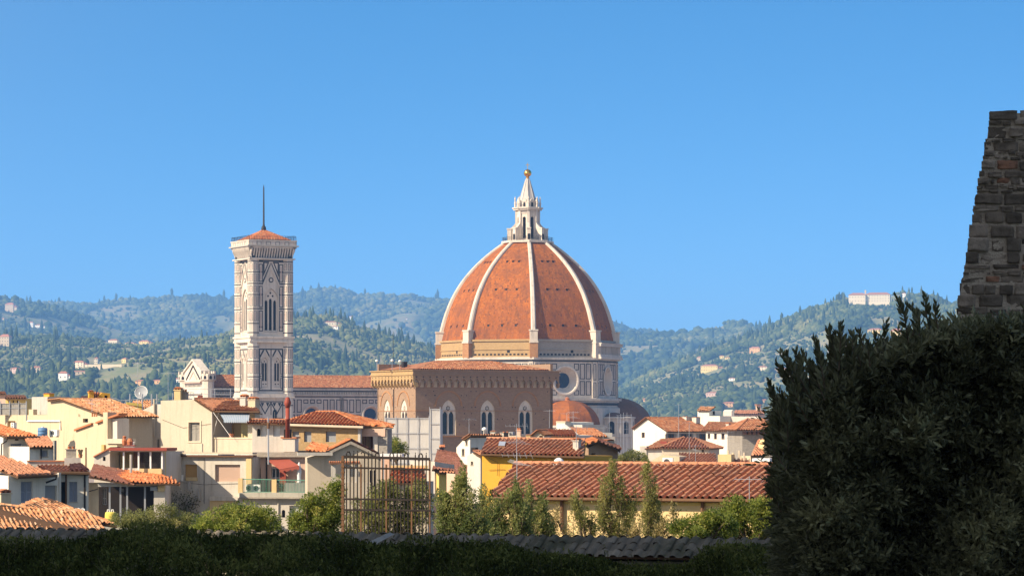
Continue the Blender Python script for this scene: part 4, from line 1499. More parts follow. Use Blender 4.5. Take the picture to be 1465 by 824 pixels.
# ================================================================== left cluster
# --- yellow gable house
b = Bld('gabled_house', 'butter yellow gabled house with blank side wall and old orange tile roof, left', 'house', 131, 252, -50)
b.wall([(-30, 668), (150, 668), (150, 594), (86, 571.8), (68, 573.8), (68, 593.2), (-30, 594)], [('dark', 118.6, 598.6, 126, 604.2), ('blindo', 10.5, 602, 22, 613)], 4.7, 'creamy')
b.back((155, 596, .3), (86, 571.2, .3), 5.0, 'tile_pale', pitch=.26, row=.42)
b.back((68, 573.2, .3), (86, 571.2, .3), 5.0, 'tile_pale', pitch=.26, row=.42)
b.pbox('stair_head', 45.5, 567.5, 68, 593, -1.2, 2.2, 'concrete')
b.pbox('parapet_pier', 41, 585.5, 47.5, 593.4, -.1, .4, 'creamy')
b.chimney(62.5, 562, 70.5, 568, -2.2, .5, 'orange', 'tile')
b.pipe([(37.8, 575), (37.8, 602.3)], .045, 'steel', off=.06)
b.pipe([(39, 602.3), (86, 602.3), (86, 614)], .07, 'whitepaint', 'duct', .1)
b.pipe([(106.8, 616.5), (108, 626), (98, 637)], .05, 'iron', off=.1)
b.pipe([(113, 596), (113, 592)], .03)
b.pbox('downpipe', 194.2, 595, 195.4, 640, -4.2, .1, 'olive')
for k in range(9):
    f = b.f
    p = f.px(158 + k * 5.2, 595.6 - .1 * k, -.6 - k * .5)
b.t  # house keeps its own parts
b2 = Bld('lean_to', 'yellow lean-to wall with tiled verge climbing towards a tall chimney stack', 'house', 131, 246, -46)
b2.wall([(88, 672), (93, 650), (106, 617), (129.5, 608.8), (130, 606), (146.5, 603), (147, 600), (153, 598), (156, 626), (160, 640), (150, 672)], [], 2.0, 'creamy')
for (xa, ya, xb, yb) in ((105.5, 616.2, 130, 607.2), (136.5, 605.8, 147.5, 601.8), (154.5, 598.8, 169.5, 593.6)):
    mb = MB(); p, q = b2.f.px(xa, ya, .22), b2.f.px(xb, yb, .22)
    mb.prism([p, q, q - b2.f.n * .9, p - b2.f.n * .9], V((0, 0, .14))); mb.build('verge_tiles', 'terracotta', b2.t)
b2.pbox('chimney_stack', 147.5, 589.5, 153.8, 628, .25, .9, 'creamy')
b2.pbox('stack_side', 153.8, 591, 157.5, 627, -.3, .6, 'olive')
b2.pbox('return_wall', 157.8, 598.5, 167.6, 628, -.2, 1.2, 'white')
b2.pbox('balcony_slab', 151.5, 627.5, 174.5, 634.2, .5, 1.4, 'cream')
b2.pbox('balcony_wall', 154, 634, 167.5, 642, .3, 1.0, 'creamy')
for xx in (131, 134, 137):
    b2.pbox('baluster', xx, 590.4, xx + 1.2, 596, -.2, .08, 'terracotta')
b2.pbox('balcony_rail', 129.8, 589.2, 139.4, 590.6, -.15, .2, 'wood')
b2.pbox('wall_lamp', 145, 636, 148.5, 645.5, .2, .2, 'ochreblind')

# --- orange dormer tower and things on the roofline behind
b = Bld('roof_tower', 'small ochre roof tower with sloping tiled lid on the skyline', 'roof tower', 140, 262, 20)
b.wall([(124, 580), (157.5, 580), (157.5, 562.8), (146.5, 561.4), (134.5, 573), (124, 573)], [('dark', 149.5, 565.5, 154, 572)], 2.2, 'orange')
b.roof([(124, 573.2, .2), (141.5, 573.4, .2), (147.2, 561.2, -.5), (134.5, 562.5, -.9)], 'tile_vivid', .22, .34)
b.chimney(127.6, 557.8, 134.2, 572.5, .1, .5, 'orange', 'tile')
b = Bld('reed_fence', 'weathered grey reed fence closing off the far left roof terrace', 'fence', 20, 262, -4)
mb = MB()
for k in range(64):
    x = -12 + k * 50 / 64
    mb.bar(b.f.px(x, 593.5), b.f.px(x + random.uniform(-.3, .3), 577 + random.uniform(-.8, .8)), .045, 0, 5)
mb.build('reeds', 'reedg', b.t)
mb = MB()
for y in (577.5, 584):
    mb.bar(b.f.px(-12, y, .06), b.f.px(38, y - .4, .06), .03)
mb.build('rails', 'steel', b.t)
for x in (1, 14, 27, 37.6):
    mb = MB(); mb.bar(b.f.px(x, 594, .08), b.f.px(x, 573.5, .08), .04, 0, 6); mb.build('post', 'steel', b.t)
b = Bld('reed_screen', 'yellow reed screen on the roof beneath the round satellite dish', 'screen', 192, 262, 8)
mb = MB()
for k in range(30):
    x = 181 + k * 22 / 30
    mb.bar(b.f.px(x, 588), b.f.px(x + .2, 575 + .25 * k * .35 + random.uniform(-.4, .4)), .05, 0, 5)
mb.build('reeds', 'reed', b.t)
mb = MB(); mb.bar(b.f.px(180, 579, .07), b.f.px(204, 582, .07), .03); mb.build('rail', 'wood', b.t)
dish(202.5, 561.5, 9.2, 268, -8, 'large round grey satellite dish on the skyline left of the marble west front')
b = Bld('far_roof', 'weathered tiled roof slope just right of the satellite dish', 'house', 205, 272, 30)
b.wall([(186, 620), (226, 620), (222, 585), (190, 578)], [], 3, 'grey')
b.roof([(188, 585, .3), (224, 584, .3), (214, 573, -4), (190, 574, -4)], 'tile_pale', .26, .42)
b = Bld('pipe_rail', 'pale pipe railing running along the roof terrace towards the marble gable', 'railing', 215, 266, 0)
mb = MB()
mb.tube([b.f.px(x, y) for x, y in ((158, 568.5), (166, 570), (172, 573), (181, 572.5), (203, 570.2), (228, 571.5))], [.035] * 6, 5)
mb.tube([b.f.px(x, y) for x, y in ((40, 569.5), (60, 571), (84, 568))], [.03] * 3, 5)
mb.build('rail', 'steel', b.t)
for x in (186, 203.5, 217, 224.5):
    mb = MB(); mb.bar(b.f.px(x, 590), b.f.px(x, 563.5), .06, 0, 6); mb.build('post', 'steel', b.t)
# white wall between the yellow house and the cream block
b = Bld('white_house', 'white plastered house with drainpipe, half in shade, left of the cream block', 'house', 215, 256, -24)
b.wall([(203.5, 668), (232, 668), (232, 578.5), (222, 578), (203.5, 586.5)], [('shg', 224.5, 628, 228, 641), ('gl', 204.5, 635, 212.5, 640)], 4, 'white')
b.pipe([(220.6, 571), (220.6, 625)], .09, 'cream', off=.15)

# --- cream block with loggia
b = Bld('cream_block', 'tall cream rendered house block with one shuttered window and a blue awning loggia', 'house', 300, 243, -26)
b.wall([(230, 649), (302.5, 649), (302.5, 587), (278, 571.5), (230, 573)], [('shg', 270.6, 604.4, 286, 631)], 4.2, 'cream')
b.back((304.5, 588.3, .35), (278, 571, .35), 5.6, 'tile_red', pitch=.25, row=.42)
f = b.f
mb = MB(); a, c = f.uz(268.2, 633, .0), f.uz(288.2, 601.6, .0)
f.rect(mb, a[0], c[0], a[1], c[1], .13, 0, .06); mb.build('window_surround', 'palestone', b.t)
b.pbox('parapet', 302.6, 627.3, 361.5, 648.5, -.25, .3, 'cream')
b.pbox('coping', 302.6, 625.6, 361.5, 627.3, -.2, .45, 'palestone')
b.wall([(302, 649), (362, 649), (362, 588), (302, 588)], [('archdark', 316, 604.8, 334.5, 628)], .3, 'sand', 'loggia_back_wall', -3.4, .2)
b.pbox('door_leaf', 324.5, 606.5, 332.8, 627.5, -3.2, .1, 'ochreblind')
b.pbox('loggia_side_wall', 345, 592, 362, 627, -2.2, .3, 'olive')
b.pbox('loggia_pillar', 354.5, 600.5, 361.5, 627, -.3, .5, 'cream')
b.roof([(303.5, 587.8, .2), (372, 588.6, .2), (358, 575.2, -4.0), (280, 571.6, -4.0)], 'tile_orange', .25, .42, (2,))
b.fascia(304, 588.6, 372, 589.4, .25)
mb = MB()
a, c, e, g = f.px(313, 589.5, -.3), f.px(357.5, 590, -.3), f.px(356, 600.5, .8), f.px(320, 600.5, .8)
ids = []
n = 24
for i in range(n):
    t0, t1 = i / n, (i + 1) / n
    mb.face([a.lerp(c, t0), a.lerp(c, t1), g.lerp(e, t1), g.lerp(e, t0)], i % 2)
    lo = V((0, 0, -.18 - .05 * (i % 2)))
    mb.face([g.lerp(e, t0), g.lerp(e, t1), g.lerp(e, t1) + lo, g.lerp(e, t0) + lo], i % 2)
mb.build('awning', ['awningb', 'shutter'], b.t)
mb = MB(); mb.bar(f.px(304, 588, .3), f.px(331, 626, .2), .022); mb.bar(f.px(313, 590, -.3), f.px(304, 626, -.3), .02); mb.build('awning_cord', 'canvas', b.t)
b.chimney(343, 563.5, 351, 585, -1.6, .6, 'grey', 'tile')
b.chimney(354.5, 567, 365, 587, -1.2, .7, 'creamy', 'tile')
b.pbox('flue_arm', 363, 591, 374, 593, .2, .15, 'iron')
small('flower_pot', 'terracotta pot with a small plant on the loggia parapet', 'flower pot', f.px(331, 626, -.4), [
    ('pot', (lambda m: (m.lathe(f.px(331, 626.5, -.4), [(.14, 0), (.22, .3), (.25, .3), (.25, .36), (.2, .36)], 10), m)[1])(MB()), 'terracotta')])
b.pipe([(303.2, 588), (303.2, 648)], .05, 'grey', off=.1)
b.pipe([(232, 600), (262, 612), (302, 606)], .012, 'iron', 'cable', .05)
b.pipe([(289, 634), (289, 648)], .03, 'grey', off=.06)
# roof terrace furniture on the cream block
b3 = Bld('terrace_railing', 'thin steel terrace railing on top of the cream block', 'railing', 300, 262, 0)
mb = MB()
for y in (556.2, 563.5, 570):
    mb.bar(b3.f.px(262, y), b3.f.px(330, y + .6), .025)
mb.build('rail', 'steel', b3.t)
for x in (247, 262, 302, 307.5, 330):
    mb = MB(); mb.bar(b3.f.px(x, 590), b3.f.px(x, 555.5 if x > 250 else 562), .035, 0, 6); mb.build('post', 'steel', b3.t)
b3 = Bld('chimney_stack', 'ochre chimney stack with clay pots on top of the cream block', 'chimney', 255, 256, -10)
b3.chimney(249, 553, 258, 574, 0, .8, 'sand', 'tile')
b3.chimney(258, 557, 267, 574, -.6, .6, 'rubbleg', 'pot')
small('garden_chair', 'folding chair silhouetted on the cream block terrace', 'chair', P(275, 571, 252), [
    ('frame', (lambda m: ([m.bar(P(x0, y0, 252 + k), P(x1, y1, 252 + k), .03) for k in (0, .5) for x0, y0, x1, y1 in ((271, 571.5, 273, 560), (278, 571.5, 277, 561.5), (272, 566, 278, 566), (273, 560, 277, 561.5))], m)[1])(MB()), 'greypaint')])
small('garden_stool', 'dark red square planter at the roof edge of the cream block', 'planter', P(286, 572, 250), [
    ('box', (lambda m: (m.box(P(283, 571.5, 250), (.36, .1, 0), (-.1, .36, 0), (.06, 0, .34)), m)[1])(MB()), 'redpaint')])

# --- lower white house under the cornice
b = Bld('white_lower_house', 'broad white house front with orange and pink blinds, crossed by a diagonal shadow', 'house', 300, 238, -14)
b.wall([(205, 800), (356, 800), (363, 653), (205, 653)], [('blindo', 264, 664.2, 282, 687.5), ('blindp', 307.5, 664.4, 343.5, 688.6)], 4.5, 'white')
f = b.f
mb = MB()
for (x0, y0, x1, y1, o0, m) in ((204, 649.2, 476, 646.8, .5, 0), (204, 653.2, 476, 650.8, .35, 1)):
    a, c = f.uz(x0, y0), f.uz(x1, y1)
    f.box(mb, f.uz(x0, y0)[0], f.uz(364, y0)[0], f.uz(300, y0)[1], f.uz(300, y1)[1], -.6, o0, m)
mb.build('cornice', ['palestone', 'wood'], b.t)
b.pbox('corner_pilaster', 352, 655, 359.5, 800, .2, .4, 'sand')
b.pbox('vent_pipe', 268.5, 688.5, 271.8, 702, .35, .3, 'concrete')
b.pbox('vent_pipe', 283, 699, 286, 716, .3, .3, 'concrete')
b.pbox('meter_box', 254, 679, 261.5, 688, .15, .2, 'whitepaint')
b.pbox('ledge', 300, 710, 352, 716, .6, .7, 'white')
b.pbox('garden_wall', 300, 716, 356, 760, .5, .4, 'sand')
b.pbox('planter_box', 265.5, 682.5, 282, 687.5, .1, .2, 'sand')
mb = MB(); mb.tube([f.px(222, 699, .3), f.px(240, 714, .3), f.px(262, 730, .4)], [.02] * 3, 4); mb.tube([f.px(255, 722, .3), f.px(283, 721, .3)], [.03] * 2, 4); mb.tube([f.px(246, 715, .2), f.px(275, 714.5, .2)], [.015] * 2, 4)
mb.build('washing_line', 'iron', b.t)
b.pipe([(292, 655), (292, 720)], .02, 'iron', 'cable', .06)
b.pipe([(262, 690), (292, 693), (345, 691)], .012, 'iron', 'cable', .05)
t = thing('creeper', 'dry creeper straggling over the shaded corner of the broad white house', 'creeper', f.px(255, 740, .3))
mb = MB(); q1, q2 = [], []
for k in range(26):
    x, y = random.uniform(212, 285), 752
    pts = []
    for s3 in range(7):
        pts.append(f.px(x, y, .12 + .12 * random.random())); x += random.uniform(-6, 7); y -= random.uniform(4, 10)
        for l3 in range(9):
            q1.append(pts[-1] + V(RNG.normal(size=3) * .26)); q2.append(V(RNG.normal(size=3)) + V((0, -.5, .2)))
    mb.tube(pts, [.03, .026, .022, .018, .014, .01, .006], 4, 0, False)
mb.build('stems', 'bark', t)['kind'] = 'stuff'
MT['creeperleaf'] = leafmat('creeper_leaves', [(0, (.04, .06, .02)), (.6, (.09, .11, .04)), (1, (.2, .16, .08))])
leaves('foliage', np.array([list(p) for p in q1]), np.array([list(p) for p in q2]), RNG.uniform(.10, .2, len(q1)), RNG.random(len(q1)), 'creeperleaf', t, .6)

# --- pergola wall right of the cream block
b = Bld('pergola_house', 'pinkish terrace house with square wall openings under a tiled pergola beam', 'house', 385, 240, -8)
b.wall([(361, 660), (421, 660), (421, 624.5), (413, 624.5), (413, 604), (361, 604)], [('archdark', 367.5, 613, 372.5, 624), ('blindw', 372.7, 606.6, 381, 624), ('blindw', 391, 606.6, 400.5, 624)], .5, 'grey', off=-.6)
b.pbox('back_wall', 361, 640, 421, 660, -3.0, .3, 'grey')
b.roof([(353, 605.8, .2), (414, 607.2, .2), (414, 601.5, -.9), (354, 600.8, -.9)], 'tile_orange', .24, .4, (2,))
b.pbox('beam', 354, 605.6, 403.5, 607.2, .0, .2, 'wood')
b.pbox('block', 404.5, 626.5, 421.8, 646, -.2, 1.4, 'white')
b.pbox('block_coping', 401.5, 624.8, 424, 627, -.1, 1.6, 'terracotta')
b = Bld('red_flue', 'tall red oxide flue pipe with conical cap rising above the terraces', 'flue', 411.5, 237, 0)
mb = MB(); s_ = 237 / F
zz = lambda y: CZ + (HOR - y) * s_
mb.lathe((b.f.o.x, b.f.o.y, 0), [(.17, zz(626)), (.17, zz(600)), (.19, zz(599.8)), (.19, zz(598.6)), (.17, zz(598.4)), (.17, zz(583))], 16)
mb.build('pipe', 'redpaint', b.t, True)
mb = MB(); mb.lathe((b.f.o.x, b.f.o.y, 0), [(.17, zz(583.5)), (.27, zz(577)), (.27, zz(575)), (.16, zz(569)), (.1, zz(568))], 16)
mb.build('cap', 'redpaint', b.t, True)
b.pbox('bracket', 406, 614, 417, 626, -.3, .3, 'iron')
b = Bld('utility_pole', 'thin grey pole with cross-bar in front of the pergola openings', 'pole', 384, 232, 0)
mb = MB(); mb.tube([b.f.px(384, 664), b.f.px(383.6, 596)], [.07, .05], 8); mb.build('shaft', 'steel', b.t)
mb = MB(); mb.bar(b.f.px(373, 605), b.f.px(396, 606.5), .04); mb.lathe(b.f.px(384, 613), [(.1, 0), (.12, .4), (.06, .5)], 8); mb.build('crossbar', 'rust', b.t)

# --- terrace house with green railing
b = Bld('terrace_house', 'pinkish house with a long green-railed terrace, red awning and closed parasol', 'house', 420, 236, -6)
b.wall([(360, 720), (474, 720), (474, 652), (360, 652)], [('archgl', 363.5, 666, 373, 690), ('blindg', 441.8, 658, 450.5, 671), ('archdark', 456, 661, 464.5, 690), ('glw', 388, 669, 399.5, 692)], 3.5, 'pink', off=-2.4)
b.pbox('cornice', 362, 646.8, 474.5, 653.5, -1.9, .9, 'rubbleg')
b.wall([(340, 830), (480, 830), (480, 712), (340, 712)], [('blindw', 414, 723, 436, 748), ('archdark', 403, 729, 408, 740)], 3.8, 'white', 'lower_wall', 0)
b.pbox('terrace_slab', 342.5, 704.5, 479.5, 711.5, .35, 3.0, 'dirty')
b.pbox('slab_edge', 342, 711.2, 480, 713, .45, 3.0, 'rubbleg')
f = b.f
for x0, x1, y0 in ((340.5, 347, 684), (388.5, 395.5, 685.5), (465, 473.5, 686.5)):
    b.pbox('pier', x0, y0, x1, 705, .2, .4, 'sand')
for xa, xb, ya, yb in ((347, 388.5, 685, 685.6), (395.5, 465, 686.2, 687)):
    mb = MB()
    mb.bar(f.px(xa, ya, .05), f.px(xb, yb, .05), .045)
    mb.bar(f.px(xa, 703.4, .05), f.px(xb, 703.6, .05), .03)
    for i in range(int((xb - xa) / 2.1)):
        x = xa + 1 + i * 2.1
        mb.bar(f.px(x, ya, .05), f.px(x, 703.5, .05), .014)
    mb.build('railing', 'greenrail', b.t)
b.pbox('railing_mesh', 407.5, 690.5, 436.5, 703.4, .0, .02, 'concrete')
# red awning
mb = MB()
a, c, e, g = f.px(381.5, 657.2, -2.2), f.px(413, 656, -2.2), f.px(428, 666, -.4), f.px(400, 671, -.4)
n = 10
for i in range(n):
    t0, t1 = i / n, (i + 1) / n
    mb.prism([a.lerp(c, t0), a.lerp(c, t1), g.lerp(e, t1), g.lerp(e, t0)], V((0, 0, -.03)))
    sag = V((0, 0, -.25 - .06 * math.sin(i * 2.3)))
    mb.face([g.lerp(e, t0), g.lerp(e, t1), g.lerp(e, t1) + sag, g.lerp(e, t0) + sag])
mb.build('awning', 'awningr', b.t)
b.pbox('awning_wall', 400.5, 671, 409, 693, -1.9, .1, 'redpaint')
b.pipe([(381.3, 652), (381.3, 704)], .06, 'iron', off=-2.2)
b.pipe([(398, 713), (398, 760)], .05, 'grey', off=.08)
t = thing('closed_parasol', 'closed white parasol standing on the green-railed terrace', 'parasol', f.px(428, 703, -.8))
mb = MB(); mb.tube([f.px(428, 703, -.8), f.px(428, 660, -.8)], [.03, .025], 6); mb.build('pole', 'wood', t)
mb = MB(); p = f.px(428, 692, -.8); q = f.px(428, 660.5, -.8); hh = q.z - p.z
prof = [(.09, 0), (.17, .08 * hh), (.15, .3 * hh), (.19, .55 * hh), (.14, .75 * hh), (.08, .93 * hh), (.02, hh)]
mb.lathe(p, prof, 9); mb.build('canvas', 'canvas', t)
ac_unit(f.px(356.5, 703, -.6), .56, .56, -6, 'left one of the two low air conditioners behind the green railing')
ac_unit(f.px(367, 703, -.6), .56, .56, -6, 'right one of the two low air conditioners behind the green railing')
for x, lab in ((402, 'terracotta pot by the red awning on the green-railed terrace'), (458, 'terracotta trough at the right end of the green-railed terrace')):
    w = .2 if x == 402 else .55
    t = thing('plant_pot', lab, 'plant pot', f.px(x, 703.5, -.5), 'pots on the terrace')
    mb = MB(); p = f.px(x, 703.5, -.5)
    if w < .3: mb.lathe(p, [(.13, 0), (.2, .32), (.22, .36), (.1, .36)], 10)
    else: mb.box(p - V((w, 0, 0)), (2 * w, 0, 0), (0, .25, 0), (0, 0, .25))
    mb.build('pot', 'terracotta', t)
    lp = np.array(p)[None] + RNG.normal(size=(160, 3)) * np.array([w * .8, .12, .16]) + np.array([0, 0, .5])
    MT.setdefault('potleaf', leafmat('pot_leaves', [(0, (.04, .08, .02)), (1, (.1, .16, .04))]))
    leaves('foliage', lp, RNG.normal(size=(160, 3)) + np.array([0, 0, .7]), RNG.uniform(.08, .16, 160), RNG.random(160), 'potleaf', t)
t = thing('bistro_table', 'small dark table and shaded chairs under the red awning', 'table', f.px(418, 703, -1.5))
mb = MB(); p = f.px(418, 703, -1.5); mb.lathe(p, [(.22, 0), (.03, .03), (.03, .7), (.36, .71), (.36, .74)], 14); mb.build('pedestal_table', 'iron', t)

# --- hipped roof house
b = Bld('hipped_house', 'ochre stone house under a hipped orange roof with bold tile ridges', 'house', 470, 285, -14)
b.wall([(404, 700), (514, 700), (514, 611), (404, 608.5)], [('blindg', 434.8, 617, 445.4, 632), ('blindg', 466, 617, 480.6, 632), ('blindg', 418, 617, 428, 632)], 8, 'rubble')
f = b.f
pk = f.px(480, 590, -4.5)
e0, e1_ = f.px(398, 605.6, .6), f.px(519.5, 609.6, .6)
e2 = e1_ - f.n * 10.5; e3 = e0 - f.n * 10.5
pk0 = f.px(452, 590.3, -4.5)
tiled('roof', [e0, e1_, pk, pk0], 'tile_vivid', b.t, .34, .45, caps_edges=(1, 2))
tiled('roof', [e1_, e2, pk], 'tile_vivid', b.t, .34, .45, caps_edges=(1,))
tiled('roof', [e3, e0, pk0], 'tile_vivid', b.t, .34, .45)
b.fascia(399, 607.4, 519.5, 611.2, .6, .24, 'palestone')
b.pbox('corner_pier', 512, 612, 515.5, 700, .05, .5, 'grey')
mb = MB(); r0, r1, r2, r3 = f.px(505, 607.5, -2), f.px(563, 611.4, -.6), f.px(553, 607.5, -5.5), f.px(500, 601, -4.4)
tiled('porch_roof', [r0, r1, r2, r3], 'tile_vivid', b.t, .34, .45)
b.pbox('porch_beam', 514, 613, 551, 624, -1.0, .4, 'pink')
b.pbox('porch_back_wall', 514, 622, 552, 700, -3.4, .3, 'white')
b.pbox('porch_column', 533.8, 623.6, 540.3, 650, -1.0, .4, 'white')
b.pbox('porch_column', 519.5, 624, 522, 650, -1.0, .4, 'wood')
b.pbox('porch_pier', 540.5, 613, 554, 700, -1.1, 1.6, 'stoneg')
b.pbox('porch_door', 530, 624, 533, 650, -3.2, .1, 'wood')
b.chimney(500.5, 596, 517, 608, -6, .7, 'cream', 'pot')
b.chimney(447, 589.5, 464, 599, -7.5, .9, 'white', 'pot')
# --- low gable in front
b = Bld('low_gable_house', 'low grey-cream house with brown tiled gable behind the iron gate', 'house', 502, 225, 6)
b.wall([(440, 830), (560, 830), (560, 660), (539, 648.5), (502, 630.8), (468, 646.5), (440, 655)], [('archdark', 529, 672, 533.4, 706), ('dark', 534.5, 672, 538, 706)], 5, 'cream')
b.back((465, 648.6, .3), (502, 630, .3), 5.5, 'tile_vivid', pitch=.26, row=.42)
b.back((541, 649.8, .3), (502, 630, .3), 5.5, 'tile_brown', pitch=.26, row=.42)
f = b.f
for xa, ya, xb, yb in ((463, 648.6, 502, 631), (502, 631, 543, 650.6)):
    mb = MB(); p, q = f.px(xa, ya, .35), f.px(xb, yb, .35)
    mb.prism([p, q, q + V((0, 0, -.22)), p + V((0, 0, -.22))], -f.n * .12); mb.build('bargeboard', 'rubbleg', b.t)
b.roof([(436, 646.5, .9), (466, 646, .9), (470, 640, -1.8), (446, 631, -1.8)], 'tile_vivid', .26, .42)
b.pbox('flat_eave', 426, 647, 476, 651.5, 1.0, 1.5, 'concrete')
b.pbox('dark_eave_board', 426, 644.5, 470, 647, .6, 1.5, 'iron')  # dark strip just above the flat eave
for x0, x1, lab in ((474, 480, ''), (494, 500, ''), (508, 512.5, '')):
    b.pbox('pillar', x0, 664, x1, 690, 2.2, .35, 'white')
b.pbox('pergola_beam', 472, 661.5, 516, 664, 2.4, .5, 'wood')
b.pbox('terrace_wall', 470, 690, 530, 730, 2.3, .3, 'cream')
mb = MB()
for i in range(14):
    x = 472 + i * 3.2
    mb.lathe(f.px(x, 661.8, 2.2), [(.06, 0), (.1, .08), (.04, .14)], 6)
mb.build('pergola_tiles', 'terracotta', b.t)
# --- low tile roof behind the gate
b = Bld('low_roof_house', 'low house with vivid orange tile roof seen through the iron gate', 'house', 585, 205, -3)
b.wall([(548, 830), (612, 830), (612, 690), (548, 690)], [], 5, 'cream')
b.roof([(556, 691, .4), (611, 690, .4), (607, 672.5, -5), (560, 672.5, -5)], 'tile_vivid', .30, .42, (2,))
b.pbox('parapet', 558, 665.5, 612, 672.5, -5.0, .3, 'sand')
b.pbox('awning_strip', 543.5, 649, 575, 653, -2, 1.6, 'canvas')
b.pbox('terrace_post', 548, 653, 549.5, 700, -1.8, .1, 'steel')
b.pbox('terrace_wall', 545, 654, 558, 700, -4, .4, 'pink')

# ================================================================== lower left
b = Bld('shuttered_house', 'small cream house with one blue shuttered window, at the left edge', 'house', 14, 206, 34)
b.wall([(4.5, 720), (56, 720), (56, 623), (4.5, 623)], [('sh', 15.2, 634.5, 31.5, 657)], 6, 'white2')
b.roof([(8, 624.6, .5), (54, 624.6, .5), (-4, 607, -6.5), (-50, 607, -6.5)], 'tile_vivid', .26, .42)
b.fascia(9, 625.8, 54, 625.8, .55, .2)
b.pipe([(11, 625), (9, 631), (2.5, 635), (1.5, 655)], .05)
b.pbox('wall_lamp', 23, 626, 26.5, 630, .2, .2, 'iron')
b = Bld('small_annexe', 'little cream annexe with a red roof squeezed beside the upper shuttered house', 'house', 60, 203, 30)
b.wall([(42, 690), (79, 690), (79, 639), (42, 639)], [('sh', 60, 644, 68.6, 652.8)], 4, 'white2')
b.roof([(43, 640, .4), (79.5, 640, .4), (68, 625.5, -4.5), (33, 625.5, -4.5)], 'tile_red', .26, .42)
b.pipe([(58.8, 640), (58.8, 656)], .06)
b.pbox('corner_post', 77.8, 630, 81, 658, .6, .3, 'stoneg')
b = Bld('shuttered_row_house', 'cream house with two pairs of blue shutters below a broad orange roof', 'house', 12, 186, 33)
b.wall([(12, 760), (84, 760), (84, 678), (12, 680.5)], [('sh', 30, 688.5, 47, 720), ('blindg', 64.5, 694, 81.5, 718)], 7, 'white2')
b.roof([(25, 681.8, .9), (81, 679.2, .9), (0, 652.5, -7.5), (-56, 654, -7.5)], 'tile_red', .27, .42, (0,))
b.fascia(25, 682.4, 81, 680, .95, .2)
b.pipe([(81, 680), (80, 685), (66, 690)], .06, off=.5)
b.chimney(1.5, 699, 16, 728, 2.4, .7, 'creamy', 'tile')
b.pbox('front_strip', 84, 676, 87.5, 760, .05, 2, 'white')
b = Bld('courtyard_house', 'cream courtyard house with blue shutters and low dark red roof', 'house', 100, 190, 8)
b.wall([(84, 760), (126.5, 760), (126.5, 676), (84, 676)], [('sh', 99, 689, 110.5, 717.5), ('dark', 87.5, 689, 93.5, 720)], 7, 'white2')
b.roof([(72, 676.4, .5), (128.5, 676.8, .5), (108, 664, -5), (50, 666, -5)], 'tile_red', .27, .42)
b.fascia(72, 676.4, 128.5, 677.2, .55, .22)
b.pipe([(121.2, 677), (121.2, 735)], .06, off=.12)
b.pipe([(94.5, 677), (94.5, 722)], .06, 'wood', off=.12)
b.pbox('roof_parapet', 39, 659.5, 100, 668.5, -4.2, .5, 'grey')
b.pbox('parapet_coping', 38.5, 658.6, 100.5, 660, -4.1, .7, 'terracotta')
b.pbox('stair_block', 92, 655, 115.5, 668, -3.5, 1.5, 'grey')
b.roof([(101, 673.5, .2), (128, 674.4, .2), (113, 661, -4.6), (99, 664, -4.6)], 'tile_brown', .27, .42)
b.chimney(94.5, 638.5, 109, 656, -4.0, .9, 'rubbleg', 'pot')
small('roof_statue', 'small grey cactus-like plant in a pot beside the brick chimney', 'plant', P(115, 655, 196), [
    ('pot', (lambda m: (m.lathe(P(115, 655, 196), [(.1, 0), (.15, .25), (.17, .25)], 8), m)[1])(MB()), 'terracotta'),
    ('stem', (lambda m: ([m.tube([P(115, 652, 196), P(115 + dx, 644 - abs(dx) * .5, 196)], [.05, .08], 6) for dx in (-2.5, -1, 0.6, 2.4)], m)[1])(MB()), 'bark')])
b = Bld('garden_chimney', 'dark post standing between the brick chimney and the yellow house', 'post', 123, 198, 0)
mb = MB(); mb.bar(b.f.px(123, 675), b.f.px(123, 640), .05, 0, 6); mb.build('shaft', 'rust', b.t)

# --- big foreground roof
b = Bld('near_roof_house', 'nearest house, only its wide pale orange tiled roof showing, bottom left', 'house', 60, 128, 12)
f = b.f
b.wall([(-60, 830), (120, 830), (140, 764), (-60, 764)], [], 6, 'cream')
b.roof([(-50, 772, .6), (168, 768, .6), (128, 739, -3.0), (-45, 716, -3.0)], 'tile_pale', .19, .30, (2,))
b.roof([(8, 730, -2.6), (168, 752, -2.6), (72, 712.5, -6), (52, 714.5, -6)], 'tile_pale', .19, .30)
# --- dark veranda in the courtyard
b = Bld('veranda_house', 'dark open veranda under a brown and orange tile roof above the yellow sack', 'house', 175, 227, 4)
b.roof([(127, 682, .8), (192, 693.5, .8), (193, 678, -4), (134, 664, -4)], 'tile_brown', .26, .42)
b.roof([(184, 692.5, .75), (258, 691.5, .75), (232, 683, -3.5), (138, 664.5, -5)], 'tile_vivid', .26, .42)
b.roof([(188, 692.8, .7), (258, 691.8, .7), (246, 684, -2.2), (170, 678, -3.2)], 'tile_vivid', .26, .42)
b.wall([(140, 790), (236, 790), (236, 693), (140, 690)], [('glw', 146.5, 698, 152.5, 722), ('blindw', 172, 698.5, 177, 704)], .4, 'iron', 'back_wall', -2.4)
b.pbox('side_wall', 126, 690, 141, 790, -.3, .3, 'creamy')
b.pbox('wall_strip', 122.5, 677, 126.5, 760, .3, .5, 'white')
b.pbox('lintel', 140, 691, 222, 696, .2, .3, 'concrete')
b.pbox('end_wall', 220, 694, 236, 790, .1, 11.5, 'white')  # end wall stretched far back so it throws the lower diagonal shadow
b.pbox('end_block', 226, 692.5, 235.5, 702.5, .3, .5, 'sand')
for x in (155.5, 171, 180.5, 206):
    b.pbox('post', x, 695, x + 2.6, 760, .05, .16, 'greypaint')
b.pipe([(126.4, 735), (126.4, 703), (140, 699)], .05)
b.pbox('floodlamp', 215, 696, 224.5, 701.5, .3, .4, 'greypaint')
